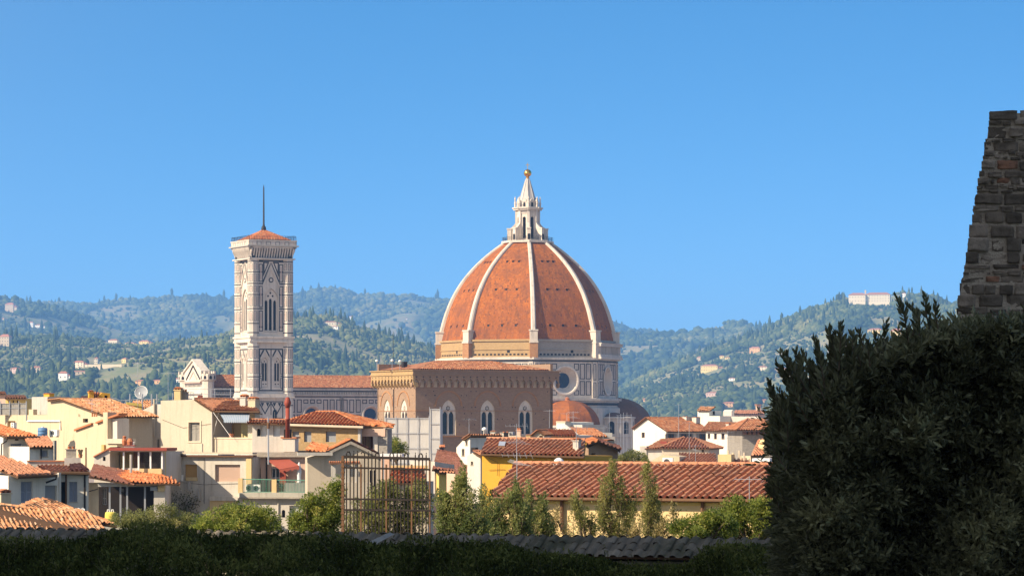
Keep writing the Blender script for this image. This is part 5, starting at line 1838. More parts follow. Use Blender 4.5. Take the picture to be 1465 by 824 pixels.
b.pipe([(187.4, 650), (187.4, 680)], .1, 'concrete', 'vent_pipe', -3)
b.pbox('plinth', 110, 752, 236, 800, 1.5, 1, 'dirty')
t = thing('yellow_sack', 'lemon yellow sack hanging at the foot of the dark veranda', 'sack', P(158.5, 747, 150))
mb = MB()
f = Fr(158.5, 150, 0)
bm_pts = []
prof = [(.20, 0), (.29, .06), (.30, .25), (.29, .45), (.27, .54), (.20, .56)]
mb.lathe(P(158.5, 748, 150), prof, 12, 0, .3)
mb.build('bag', 'lemon', t, True)
mb = MB()
for dx in (-3.6, 2.4):
    mb.tube([P(158.5 + dx - 1.6, 732, 150), P(158.5 + dx - 1, 728.6, 150), P(158.5 + dx + 1, 728.6, 150), P(158.5 + dx + 1.6, 732, 150)], [.025] * 4, 5)
mb.build('handle', 'whitepaint', t)
# white plastic chairs in the yard, left
for i, (x, lab) in enumerate(((112.5, 'white garden chair back peeping over the pale tiled roof'), (118.5, 'white garden chair beside the white wall strip'))):
    t = thing('garden_chair', lab, 'chair', P(x, 740, 178), 'white garden chairs in the yard')
    mb = MB()
    for k in range(5):
        mb.bar(P(x - 2.4 + k * 1.2, 735, 178), P(x - 2.2 + k * 1.1, 727.5, 178), .02)
    mb.tube([P(x - 2.8, 736, 178), P(x - 2.5, 728, 178), P(x, 726.2, 178), P(x + 2.5, 728, 178), P(x + 2.8, 736, 178)], [.025] * 5, 5)
    mb.build('backrest', 'whitepaint', t)
    mb = MB(); mb.box(P(x - 2.6, 737, 178), (.22, 0, 0), (0, -.25, 0), (0, 0, .03)); mb.build('seat', 'whitepaint', t)

# --- porch with flat red roof, middle left
b = Bld('porch_house', 'flat red-roofed porch with white posts in front of the yellow houses', 'porch', 190, 231, -8)
b.wall([(134.5, 690), (134.5, 653.5), (157, 641.5), (157.8, 690)], [('dark', 147, 653, 151, 659)], 3, 'white')
b.wall([(157, 690), (236, 690), (236, 641), (157, 641)], [('door', 162.3, 650, 172, 673)], .3, 'olive', 'porch_back_wall', -2.6)
b.pbox('roof_slab', 155.5, 640.6, 238.5, 644.4, .5, 3.2, 'redpaint')
b.pbox('roof_edge', 156, 644.4, 238, 646, .3, 2.9, 'palestone')
for x in (175.6, 197, 214, 230.5):
    b.pbox('post', x, 646, x + 2.2, 672, .1, .14, 'whitepaint')
b.pbox('parapet', 199.5, 670.2, 231, 681.5, .2, .4, 'sand')
b.pbox('parapet', 174, 669.5, 200, 680, -.1, .4, 'white')
b.pbox('shadow_block', 207, 646, 234, 690, -2.2, 6.5, 'white')  # wall block added to cast a diagonal shadow on the white house
b.pbox('bamboo_screen', 191, 646, 205, 670, -1.0, .1, 'wood')
mb = MB()
a, c = b.f.uz(199, 671, -.4), b.f.uz(232, 645, -.4)
for k in range(30):
    u = a[0] + (c[0] - a[0]) * k / 29
    mb.bar(b.f.pt(u, a[1], -.4), b.f.pt(u + .05, c[1], -.4), .02)
for k in range(20):
    z_ = a[1] + (c[1] - a[1]) * k / 19
    mb.bar(b.f.pt(a[0], z_, -.4), b.f.pt(c[0], z_, -.4), .018)
mb.build('netting', 'iron', b.t)
mb = MB(); p, q = b.f.px(133.5, 654, .2), b.f.px(157.5, 641.2, .2); mb.prism([p, q, q - b.f.n * 3, p - b.f.n * 3], V((0, 0, .1))); mb.build('verge_tiles', 'terracotta', b.t)
t = thing('garden_bench', 'red painted roof bench with small pots above the flat red porch', 'bench', b.f.px(184, 641, -1))
f = b.f
mb = MB(); a, c = f.uz(175, 640, -1), f.uz(193, 636.5, -1); f.box(mb, a[0], c[0], c[1] - .06, c[1], -1.4, -1); mb.build('seat', 'redpaint', t)
mb = MB()
for i in range(9):
    x = 178 + i * 1.7
    mb.bar(f.px(x, 640, -1.1), f.px(x, 632.5, -1.1), .02)
mb.bar(f.px(177.5, 632, -1.1), f.px(192.5, 632, -1.1), .03)
mb.build('balustrade', 'whitepaint', t)
mb = MB(); mb.lathe(f.px(178, 636, -1.1), [(.15, 0), (.2, .3), (.12, .5), (.16, .62), (.05, .7)], 8); mb.lathe(f.px(186, 636, -1.2), [(.25, 0), (.3, .25), (.15, .5)], 8); mb.build('pots', 'terracotta', t)
# drum and air conditioner against the yellow wall
t = thing('water_drum', 'blue plastic water drum against the butter yellow wall', 'drum', P(61, 624, 247))
mb = MB(); s_ = 247 / F; hh = 13 * s_
mb.lathe(P(61, 624.5, 247), [(.38, 0), (.40, .05), (.40, hh * .33), (.415, hh * .35), (.40, hh * .37), (.40, hh * .66), (.415, hh * .68), (.4, hh * .7), (.38, hh * .97), (.2, hh)], 14)
mb.build('drum', 'bluedrum', t, True)
mb = MB(); mb.lathe(P(61, 611.5, 247), [(.12, 0), (.12, .07), (.02, .08)], 8); mb.build('lid', 'whitepaint', t)
ac_unit(P(76, 623.5, 247), .78, .5, -30, 'pale air conditioner beside the blue water drum')
ac_unit(P(17.5, 611.5, 251), .36, .42, -40, 'grey fan unit in the orange recess of the yellow wall')

# ---- far left skyline houses
for (x0, y0, x1, y1, d, mat, rm, lab) in (
    (8, 567.5, 37, 580, 420, 'yellow', 'tile_red', 'yellow house with a flat brown roof on the far left skyline'),
    (-8, 561.5, 8, 576, 470, 'pink', 'tile_orange', 'pinkish house cut by the left edge on the skyline'),
    (72, 569, 88, 580, 480, 'grey', 'tile_red', 'grey low roof just left of the gabled yellow house'),
    (116, 568, 134, 580, 520, 'grey', 'tile_brown', 'grey roof behind the ochre roof tower')):
    b = Bld('house', lab, 'house', (x0 + x1) / 2, d, -12)
    b.wall([(x0, 640), (x1, 640), (x1, y0 + 2.4), (x0, y0 + 2.4)], [('dark', x0 + 4 + k * 6, y0 + 5, x0 + 6 + k * 6, y0 + 9) for k in range(max(1, int((x1 - x0 - 6) / 6)))], 8, mat)
    b.roof([(x0 - 1, y0 + 2.6, .6), (x1 + 1, y0 + 2.6, .6), (x1 - 1, y0 - .4, -5), (x0 + 1, y0 - .4, -5)], rm, .4, .6, seg=3)

# ================================================================== right and centre
# --- ochre house
b = Bld('ochre_house', 'bright ochre house with ridged brown tile roof and a skylight', 'house', 760, 172, -21)
b.wall([(689.5, 760), (833.5, 760), (833.5, 653), (689.5, 649.5)], [], 5.2, 'orange')
b.roof([(687.2, 649.4, .5), (835.5, 653.2, .5), (837.5, 630.6, -3.4), (697, 628.6, -3.4)], 'tile_red', .265, .42, (2,))
f = b.f
p0, p1, p2 = f.px(833.5, 653, 0), f.px(833.5, 653, -5.2), f.px(836.5, 632, -3.2)
mb = MB(); mb.prism([p0 - V((0, 0, 4)), p0, p2, p1, p1 - V((0, 0, 4))], f.r * .12); mb.build('side_wall', 'orange', b.t)
b.fascia(688, 650.4, 835.5, 654.4, .52, .14)
b.chimney(819.5, 625.5, 827.2, 646, -.8, .5, 'white', 'tile')
mb = MB(); a, c, e, g = f.px(712, 641.8, -.9), f.px(722.5, 642.2, -.9), f.px(724.5, 635.2, -2.0), f.px(714, 634.8, -2.0)
up = V((0, 0, .16))
mb.prism([a + up, c + up, e + up, g + up], V((0, 0, -.2))); sk = mb.build('skylight', 'wood', b.t)
mb = MB(); up = V((0, 0, .175)); q = (a + c + e + g) / 4
mb.face([x_.lerp(q, .14) + up for x_ in (a, c, e, g)]); mb.build('pane', 'shutter', sk)
mb = MB(); mb.tube([f.px(699, 655, .08), f.px(712, 661, .08), f.px(712, 680, .08)], [.012] * 3, 4); mb.tube([f.px(699, 672, .07), f.px(722, 671, .07)], [.012] * 2, 4); mb.build('cable', 'iron', b.t)
t = thing('skylight_dome', 'white dome skylight between the ochre wall and the long red roof', 'skylight', P(799.5, 668, 150))
mb = MB(); s_ = 150 / F
mb.lathe(P(799.5, 668, 150), [(8.2 * s_, 0), (8.2 * s_, 4 * s_)] + [(8.2 * s_ * math.cos(a_), 4 * s_ + 9.5 * s_ * math.sin(a_)) for a_ in [math.pi / 2 * k / 8 for k in range(1, 8)]] + [(.02, 13.5 * s_)], 20)
mb.build('bubble', 'whitepaint', t, True)
mb = MB(); mb.lathe(P(799.5, 669.5, 150), [(8.8 * s_, 0), (8.8 * s_, 3.6 * s_)], 20); mb.build('kerb', 'concrete', t)

# --- long house with yellow wall
b = Bld('long_house', 'long low yellow house under a broad dark red ridged roof, centre right', 'house', 900, 121, -26)
b.wall([(701, 900), (1125, 900), (1125, 713), (701, 710)], [], 5.5, 'sand')
f = b.f
b.roof([(700, 711.6, .45), (1130, 716.2, .45), (1108, 667.4, -4.2), (737, 665.4, -4.2)], 'tile_red', .30, .42, (2,))
p0, p1 = f.px(700, 711.6, .45), f.px(737, 665.4, -4.2)
p2 = p0 - f.n * 9.2
tiled('roof', [p0, p1, p2], 'tile_red', b.t, .30, .42, caps_edges=(0,))
b.fascia(700, 712.4, 1125, 716.6, .5, .13, 'rust')
for x, y0 in ((803.6, 714), (1005, 717)):
    b.pipe([(x, y0), (x, 760)], .075, 'rust', off=.14)
b.pbox('band', 701, 716.5, 1125, 719, .05, .1, 'yellow')
b.pipe([(1084, 716), (1084, 745)], .05, 'whitepaint', off=.2)

# --- white gable pair left of the ochre house
b = Bld('white_gabled_house', 'white house with bright lit gable and grey shaded side below the stone church', 'house', 672, 250, -52)
b.wall([(653, 700), (672.5, 700), (672.5, 622.5), (666, 626), (653, 640)], [('gl', 660.5, 642, 664.5, 652), ('gl', 666, 630, 669, 637)], 3.2, 'white2')
b.back((672.5, 622.3, .2), (662, 629, .2), 3.4, 'tile_red', pitch=.26, row=.42)
b.pbox('dish_bracket', 674, 640, 680, 646, .2, .3, 'iron')
b = Bld('white_cottage', 'tiny white gable snug against the left end of the ochre house', 'house', 678, 190, -46)
b.wall([(668.5, 720), (687.5, 720), (687.5, 652.5), (677, 647), (668.5, 652)], [('gl', 673.5, 660, 677, 665)], 2.2, 'white')
b.back((688.5, 653, .2), (677, 646.6, .2), 2.4, 'tile_red', pitch=.25, row=.4)
b = Bld('small_tiled_house', 'small house with a dull red roof wedged under the white cottage', 'house', 680, 200, 12)
b.wall([(655, 720), (692, 720), (692, 684), (655, 678)], [], 4, 'pink')
b.roof([(652, 682, .3), (692, 684, .3), (686, 668, -4), (650, 665, -4)], 'tile_brown', .26, .42)
b = Bld('long_brown_roof', 'brown tiled roof falling towards the white scaffold tower', 'house', 640, 230, 30)
b.wall([(622, 720), (672, 720), (672, 668), (622, 660)], [], 4, 'grey')
b.roof([(618, 672, .4), (672, 676, .4), (652, 650, -5), (625, 645, -5)], 'tile_brown', .27, .42, (2,))
b.roof([(628, 676, .8), (650, 677, .8), (645, 668, -2), (630, 667, -2)], 'tile_red', .25, .4)
b.wall([(628, 720), (650, 720), (650, 677), (628, 676)], [], 2.5, 'yellow', 'front_wall', .4)
b = Bld('canopy_house', 'small red canopy on the brown church wall right of the scaffold', 'canopy', 634, 560, 20)
b.roof([(628, 640, .6), (637, 640.5, .6), (636, 637, -1.5), (629, 637, -1.5)], 'tile_vivid', .4, .6, seg=3)
b.pbox('lamp_box', 630, 640.5, 635, 645, 0, .6, 'iron')

# --- houses behind the ochre ridge
b = Bld('white_block', 'small bright white block house right of the church, below the south apse', 'house', 800, 330, -40)
b.wall([(796, 660), (808.5, 660), (808.5, 604), (796, 603.4)], [], 5, 'white2')
b.pbox('grey_wing', 808.5, 607.5, 833, 640, -1, 4, 'grey')
b.pbox('coping', 795.5, 602.4, 809, 604, .1, 1, 'palestone')
b = Bld('red_roof_house', 'low house with smooth orange-red roof behind the ochre ridge', 'house', 800, 300, -18)
b.wall([(776, 660), (824, 660), (824, 623), (776, 621)], [('gl', 784 + k * 9, 624.5, 788 + k * 9, 630) for k in range(4)], 6, 'white')
b.roof([(776, 623, .5), (826, 624.5, .5), (820, 615, -5), (780, 615.5, -5)], 'tile_vivid', .3, .45)
b = Bld('little_gable_house', 'little cream gable with one window poking over the ochre ridge', 'house', 769, 290, -10)
b.wall([(762, 650), (778.5, 650), (778.5, 622), (769, 616.6), (762, 622.5)], [('gl', 771.5, 623, 776.5, 628)], 4, 'cream')
b.back((779.5, 622.6, .2), (769, 616.2, .2), 5, 'tile_orange', pitch=.26, row=.42)
b.back((760.5, 623.4, .2), (769, 616.2, .2), 5, 'tile_orange', pitch=.26, row=.42)
b = Bld('sloped_roof_house', 'broad orange roof with white end gable below the apse dome', 'house', 845, 320, 14)
b.wall([(815, 660), (880, 660), (880, 624.5), (815, 622)], [], 6, 'grey')
b.roof([(824, 624.5, .5), (869, 624.5, .5), (850, 614, -7), (806, 612, -7)], 'tile_orange', .3, .45)
mb = MB(); f = b.f; p, q = f.px(823, 625.5, .6), f.px(806, 612, -6.8); mb.prism([p, q, q + V((0, 0, .35)), p + V((0, 0, .35))], f.r * .3); mb.build('verge_wall', 'white2', b.t)
b.pbox('white_wing', 864, 619, 876, 660, -6, 3, 'white2')
b = Bld('dark_gable_house', 'house with deep shaded gable end right of the ochre house', 'house', 860, 215, 40)
b.wall([(842, 700), (884, 700), (884, 644), (858, 632), (842, 640)], [('gl', 846, 648, 852, 655)], 4, 'brown')
b.roof([(838, 636.5, .5), (857, 631, .5), (848, 627, -3.5), (826, 633, -3.5)], 'tile_vivid', .27, .42)
b.roof([(857, 631, .5), (888, 645.5, .5), (886, 638, -3), (848, 627, -3)], 'tile_brown', .27, .42)  # brown tile puts the shade of this slope into its colour
b.chimney(868.5, 628, 879, 640, -2, .6, 'cream', 'tile')
for x, y, lab in ((726, 609, 'squat white chimney with two pots, left of the middle church window'), (709, 612, 'small grey chimney at the foot of the middle church window')):
    pass
b = Bld('roof_terrace', 'cluttered white roof terrace with chimneys at the foot of the church windows', 'roof terrace', 730, 300, -12)
b.pbox('parapet', 690, 623, 745, 650, 0, 4, 'cream')
b.chimney(701.5, 615.5, 708, 624.5, -.3, .6, 'white', 'tile')
b.chimney(715.5, 617, 728.5, 625, -.5, 1.0, 'white', 'pot')
b.chimney(739, 612, 744.5, 627, -.3, .5, 'pink', 'pot')
b.pbox('plant_room', 728, 617.5, 733.5, 625, -.8, 1, 'greypaint')
b.pbox('tank', 720.5, 618.5, 727, 624.4, .02, .1, 'void')
b.chimney(752.5, 621, 758.5, 630, .2, .5, 'sand', 'tile')
t = thing('white_vent', 'white mushroom vent at the foot of the middle church window', 'vent', P(693, 622, 300))
mb = MB(); mb.lathe(P(693, 623, 300), [(.14, 0), (.14, .5), (.28, .55), (.24, .75), (.05, .85)], 10); mb.build('cowl', 'whitepaint', t, True)

# --- right hand group
b = Bld('white_gable_house', 'large white gabled house with terracotta roof in front of the hills', 'house', 952, 520, -50)
b.wall([(906, 700), (953, 700), (953, 616.5), (924.5, 598.4), (905.5, 612.5)], [('gl', 917.8, 618.5, 922.4, 626)], 10, 'white2')
b.back((955, 617.8, .4), (924.5, 597.8, .4), 10.5, 'tile_orange', pitch=.36, row=.55, seg=3)
b.back((904, 613.6, .4), (924.5, 597.8, .4), 10.5, 'tile_red', pitch=.36, row=.55, seg=3)
f2 = Fr(x=732.5, d=1, yaw=40); f2.o = b.f.px(953, 640, 0); f2.o.z = 0
keep = b.f; b.f = f2
for x0, x1 in ((955.5, 963.5), (974, 981.5), (984, 989), (1000.5, 1009)):
    a, c = f2.uz(x0, 631, 0), f2.uz(x1, 620.5, 0)
    b.win('gl', a[0], c[0], a[1], c[1], .1)
    mb = MB(); w_ = c[0] - a[0]
    f2.box(mb, a[0] - w_ * .5, a[0] - .05, a[1], c[1], .02, .09); f2.box(mb, c[0] + .05, c[0] + w_ * .5, a[1], c[1], .02, .09); mb.build('shutter', 'shutterg', b.t)
b.f = keep
b.chimney(935.5, 596.5, 943, 601.5, -3.5, .9, 'white', 'pot')
b.chimney(972, 595, 982, 600.5, -8, 1.2, 'white', 'pot')
b.chimney(990, 596, 996, 600.5, -9, 1, 'white', 'tile')
b.chimney(955, 604.5, 958.5, 609.5, -5, .6, 'white', 'tile')
b = Bld('hipped_roof_cottage', 'cream cottage with ridged hipped red roof below the white gabled house', 'house', 985, 420, -16)
b.wall([(947, 700), (1014, 700), (1014, 641), (947, 641)], [('gl', 1004, 643, 1007, 647)], 7, 'cream')
f = b.f
e0, e1_ = f.px(944, 641, .5), f.px(1016, 642, .5)
pk, pk1 = f.px(978, 626.5, -4.2), f.px(992, 626.8, -4.2)
tiled('roof', [e0, e1_, pk1, pk], 'tile_red', b.t, .44, .5, caps_edges=(3,))
tiled('roof', [e0 - f.n * 9, e0, pk], 'tile_red', b.t, .44, .5)
tiled('roof', [e1_, e1_ - f.n * 9, pk1], 'tile_red', b.t, .44, .5)
b = Bld('flat_red_house', 'low white house with brownish roof and red flower box left of the cottage', 'house', 938, 435, -14)
b.wall([(924, 700), (952, 700), (952, 641.5), (924, 641.5)], [], 6, 'white')
b.roof([(922, 642, .5), (953, 641.5, .5), (976, 626, -6), (946, 629.5, -6)], 'tile_orange', .36, .5, seg=3)
b.pbox('flower_box', 944.5, 631, 954, 634.5, .6, .6, 'redpaint')
b.pbox('side_wall', 915.5, 638, 925, 660, .2, 2, 'grey')
b = Bld('roof_cabin', 'cream roof cabin carrying air conditioners in front of the red tiled cottage', 'roof cabin', 945, 330, -22)
b.wall([(930, 700), (972, 700), (972, 653), (948, 650), (930, 660)], [], 4, 'creamy')
b.roof([(968, 664, .4), (1027, 663.5, .4), (1024, 650, -4.5), (972, 648, -4.5)], 'tile_red', .36, .42)
b.wall([(970, 700), (1026, 700), (1026, 663.5), (970, 664)], [], 3, 'yellow', 'wing_wall', .05)
ac_unit(P(955, 667, 326), 1.15, .95, -20, 'tall twin-fan air conditioner on the cream roof cabin')
ac_unit(P(939.5, 668, 322), .85, .42, -20, 'low air conditioner at the left of the twin-fan unit')
ac_unit(P(966, 667, 326), .4, .36, -20, 'small red-cabled fan box right of the twin-fan unit')
b = Bld('white_tower_house', 'white square roof tower with a tiled cap and low white wing', 'house', 1012, 640, -44)
b.wall([(998, 680), (1014.5, 680), (1014.5, 587.4), (998, 587.4)], [], 4, 'white2')
b.roof([(997, 587.4, .5), (1016, 587.6, .5), (1024, 582, -3), (1002, 582, -3)], 'tile_pale', .5, .6, seg=3)
b.pbox('opening', 1016, 588, 1021.5, 593, -1.2, .3, 'void')
b.wall([(1013, 690), (1030, 690), (1030, 595), (1013, 595)], [], 5, 'white2', 'low_wing', .6)
b.pbox('grey_hall', 1030, 595.5, 1086, 640, -3, 10, 'grey')
b = Bld('white_front_house', 'white house front with a row of small windows beneath a thin orange roof', 'house', 1030, 480, -40)
b.wall([(1010, 690), (1053, 690), (1053, 617), (1010, 615.5)], [('gl', 1012.5, 620, 1016, 627), ('gl', 1021.5, 620, 1025.5, 628), ('gl', 1032, 620, 1036.5, 628), ('gl', 1046.5, 619, 1050, 627)], 8, 'white2')
b.roof([(1003, 616, .5), (1055, 618, .5), (1062, 605, -7), (1014, 604, -7)], 'tile_orange', .36, .55, seg=3)
b.chimney(1038.5, 604, 1042.5, 615, -2, .6, 'white', 'tile')
b = Bld('palazzo', 'tall grey stone palazzo with deep bracketed eaves under a hipped orange roof', 'palazzo', 1062, 455, 5)
f = b.f
b.wall([(1062, 720), (1122, 720), (1122, 617), (1062, 617)], [('gl', 1083, 640, 1087, 650), ('gl', 1098, 640, 1102, 650), ('gl', 1110, 640, 1114, 650)], 14, 'stoneg')
e0, e1_ = f.px(1054, 615.5, 1.6), f.px(1124, 616, 1.6)
pk, pk1 = f.px(1070, 599.6, -7), f.px(1090, 599.8, -7)
e2, e3 = e1_ - f.n * 17, e0 - f.n * 17
tiled('roof', [e0, e1_, pk1, pk], 'tile_orange', b.t, .38, .55, seg=3, caps_edges=(1, 3))
tiled('roof', [e3, e0, pk], 'tile_orange', b.t, .38, .55, seg=3)
tiled('roof', [e1_, e2, pk1], 'tile_orange', b.t, .38, .55, seg=3)
mb = MB()
for k in range(9):
    x = 1064 + k * 6.6
    a = f.uz(x, 621, 0)
    f.box(mb, a[0] - .22, a[0] + .22, a[1], a[1] + .42, 0, 1.3)
mb.build('eave_brackets', 'wood', b.t)
b.pbox('frieze', 1062, 622, 1122, 626, .12, .2, 'stoneg')
b = Bld('yellow_dormer_house', 'small yellow house with a steep ridged red roof in front of the palazzo', 'house', 1085, 300, 30)
b.wall([(1092, 700), (1100, 700), (1100, 636), (1096, 629), (1092, 640)], [], 1, 'sand')
b.roof([(1074, 652, .5), (1093, 652, .5), (1096, 628, -2.5), (1084, 630, -2.5)], 'tile_red', .34, .42)
b.wall([(1074, 700), (1094, 700), (1094, 652), (1074, 652)], [], 2, 'creamy', 'front_wall', .1)
b = Bld('jumbled_roofs', 'cluster of small red roofs and dark terrace above the long roof ridge', 'house', 1050, 280, -14)
b.wall([(1028, 700), (1100, 700), (1100, 662), (1028, 662)], [], 3, 'grey')
b.roof([(1046, 668, .5), (1075, 668, .5), (1072, 658, -3), (1050, 657, -3)], 'tile_red', .36, .42)
b.roof([(1076, 668, .5), (1096, 668, .5), (1092, 660, -2), (1080, 660, -2)], 'tile_orange', .36, .42)
b.pbox('terrace_box', 1027, 650, 1046, 670, -.5, 2, 'sand')
b.pbox('white_canopy', 1076, 655.5, 1101, 660, 1.0, 2, 'whitepaint')
for x in (1040, 1047, 1056, 1063):
    b.pbox('vent', x, 644 + x % 4, x + 2.4, 664, -2.5, .3, 'palestone')
# tiny far church among the roofs
b = Bld('brick_church', 'far small pink brick church with square bell tower among the trees', 'church', 1070, 1350, 20)
b.wall([(1048, 610), (1094, 610), (1094, 592.5), (1050, 592.5)], [('dark', 1056 + k * 8, 594.4, 1058 + k * 8, 598) for k in range(4)], 10, 'pink')
b.roof([(1050, 592.6, .8), (1094, 592.6, .8), (1092, 587.5, -8), (1051, 587.5, -8)], 'tile_red', 1.0, 1.2, seg=3)
b.wall([(1083.5, 610), (1089, 610), (1089, 579.5), (1083.5, 579.5)], [('dark', 1085, 582, 1087.6, 585.5)], 1.7, 'pink', 'bell_tower', -6)
b.pbox('tower_roof', 1083, 578.2, 1089.6, 579.6, -5.6, 2.6, 'tile_red')
b.wall([(1046.5, 612), (1050.5, 612), (1050.5, 588), (1048.5, 586), (1046.5, 588)], [], 9, 'white', 'west_front', .6)

# ---- television aerials
for a in ((197, 590, 517, 262, 'tall thin aerial above the satellite dish', 1), (240.5, 592, 532, 264, 'tall aerial pole left of the marble west front', 0),
          (131.5, 592, 570, 250, 'small aerial on the pale tiled gable roof', 1), (739, 700, 606, 165, 'tall aerial in front of the ochre roof, right of its skylight', 1),
          (739.5, 690, 647, 122, 'spindly aerial rising from the left end of the long red roof', 1), (1072, 722, 681, 118, 'bare aerial on the right end of the long red roof', 0),
          (671, 622, 598, 300, 'thin aerial beside the left church window', 0), (824.5, 640, 609, 170, 'straight aerial pole on the ochre house chimney', 0),
          (863, 650, 610, 250, 'aerial pole standing over the dark gable', 0), (820, 618, 588, 330, 'lattice aerial in front of the apse dome', 1),
          (786, 612, 586, 335, 'slender aerial in front of the apse dome, left side', 0), (811, 612, 590, 332, 'short aerial beside the white block', 0),
          (986, 668, 603, 330, 'tall thin aerial over the red tiled cottage', 0), (971, 632, 578, 500, 'very thin aerial on the white gabled house ridge', 0),
          (1041, 652, 616, 300, 'aerial with many rods in front of the white house front', 1), (995, 660, 636, 318, 'short aerial between the red cottage and the roof cabin', 1)):
    aerial(*a)
# ------------------------------------------------------------------ ground, hills, woods
def struct(o, kind='structure'):
    o['kind'] = kind
    return o

def fbm(x, y, oct=4):
    return noise.fractal(V((x, y, 3.7)), 0.9, 2.1, oct)

def ground():
    xs = np.concatenate([np.linspace(-8900, -200, 12), np.linspace(-100, 100, 41), np.linspace(200, 8900, 12)])
    ys = np.array([-400, -100, -20, 0, 8, 14, 20, 28, 34, 40, 42, 44, 46, 50, 60, 70, 80, 100, 125, 150, 185, 220, 300, 600, 1200, 2500, 5000, 9000, 19800])
    mb = MB(); ids = []
    for y in ys:
        ids.append(mb.add([V((x, y, ground_z(y) + (.12 * fbm(x * .3, y * .3) if abs(x) < 101 and y < 150 else 0))) for x in xs]))
    for r0, r1 in zip(ids, ids[1:]):
        for k in range(len(xs) - 1):
            mb.f.append([r0[k], r0[k + 1], r1[k + 1], r1[k]]); mb.m.append(0)
    m, t, b = nodes('earth_grass_bounce')
    f1 = noise_tex(t, coords(t), .4, 8); f2 = noise_tex(t, coords(t), 6, 4)
    col = mixc(t, (.05, .06, .025), (.11, .09, .055), ramp(t, f1, [(.4, 0), (.65, 1)]))
    col = mixc(t, col, (.04, .05, .02), f2)
    ge = t.nodes.new('ShaderNodeNewGeometry'); sp = t.nodes.new('ShaderNodeSeparateXYZ'); gt = t.nodes.new('ShaderNodeMath'); gt.operation = 'GREATER_THAN'; gt.inputs[1].default_value = 230
    t.links.new(ge.outputs['Position'], sp.inputs[0]); t.links.new(sp.outputs[1], gt.inputs[0])
    col = mixc(t, col, (.33, .235, .165), gt.outputs[0])  # light terracotta city ground, added to bounce warm light onto the walls
    t.links.new(col, b.inputs['Base Color']); b.inputs['Roughness'].default_value = .95
    struct(mb.build('ground', m))

# crest rows in photo pixels for every ridge, with its distance
RIDGES = {
    'far': (7200, 2600, [(-400, 440), (-100, 440), (0, 438), (60, 437), (134, 438), (161, 434), (230, 430), (258, 427), (330, 427), (380, 426), (415, 424), (440, 421), (455, 418), (475, 416), (495, 419), (515, 426), (530, 428), (548, 423), (568, 428), (590, 424), (612, 430), (640, 432), (700, 440), (800, 455), (870, 465), (886, 468), (901, 474), (960, 480), (1100, 480), (1300, 470), (1700, 450), (2000, 450)]),
    'west': (5000, 1900, [(-500, 410), (-200, 415), (-60, 422), (0, 427.5), (30, 432.5), (60, 439.5), (92, 446), (115, 455), (138, 463), (170, 472), (220, 484), (300, 500), (400, 520), (600, 560), (900, 600)]),
    'mid': (3000, 1500, [(-500, 470), (-100, 478), (0, 484), (60, 486), (138, 487), (180, 492), (230, 491), (277, 486), (330, 478), (380, 470), (415, 464), (440, 461), (470, 459), (490, 463), (505, 471), (520, 477), (560, 488), (600, 498), (620, 504), (660, 514), (720, 530), (800, 555), (900, 590), (1000, 605)]),
    'east': (5600, 2200, [(500, 520), (700, 490), (850, 478), (901, 476), (940, 477.5), (990, 476.5), (993, 474), (1018, 472), (1029, 471), (1034, 464), (1042, 461), (1052, 460), (1062, 463), (1070, 468), (1087, 471), (1105, 466), (1160, 455), (1300, 445), (1600, 440), (2000, 440)]),
    'monastery': (3700, 2000, [(650, 610), (780, 590), (860, 566), (889, 558), (930, 538), (964, 524), (996, 512), (1020, 503), (1046, 493), (1070, 485), (1090, 477), (1109, 467), (1137, 455), (1168, 441), (1190, 432), (1206, 428), (1216, 430), (1270, 430), (1278, 420), (1294, 418.5), (1310, 428), (1330, 433), (1380, 446), (1465, 466), (1600, 490), (1900, 540), (2200, 590)]),
}
KD = 1.7      # the hills stand this much farther off than first surveyed
RIDGES = {k: (a * KD, b * KD, p) for k, (a, b, p) in RIDGES.items()}
SEEDS = {k: i * 17.3 for i, k in enumerate(RIDGES)}

def ridge_z(name, X, Y):
    Yc, Lf, pts = RIDGES[name]
    xp = X * F / Yc + 732.5
    yp = float(np.interp(xp, [p[0] for p in pts], [p[1] for p in pts]))
    zc = max(0.0, CZ + (HOR - yp) * Yc / F)
    s_ = (Y - (Yc - Lf)) / Lf
    if s_ <= 0:
        return -2.0
    if s_ <= 1:
        k = s_ * (1.15 - .15 * s_)
        w = math.sin(math.pi * min(1, s_))
        n_ = fbm(X / 420 / KD + SEEDS[name], Y / 420 / KD, 4)
        n2 = fbm(X / 140 / KD + SEEDS[name], Y / 140 / KD, 3)
        return zc * (k + .19 * w * n_ + .045 * w * n2) - 1
    return max(-2.0, zc * (1 - (s_ - 1) * 1.6) - 1)

def on_hill(name, x, y):
    """world point where the sight line through a photo position meets that hill"""
    Yc, Lf, _ = RIDGES[name]
    Y = Yc - Lf
    while Y < Yc + 20:
        X = (x - 732.5) * Y / F
        if ridge_z(name, X, Y) >= CZ + (HOR - y) * Y / F:
            break
        Y += 6
    X = (x - 732.5) * Y / F
    return V((X, Y, ridge_z(name, X, Y)))

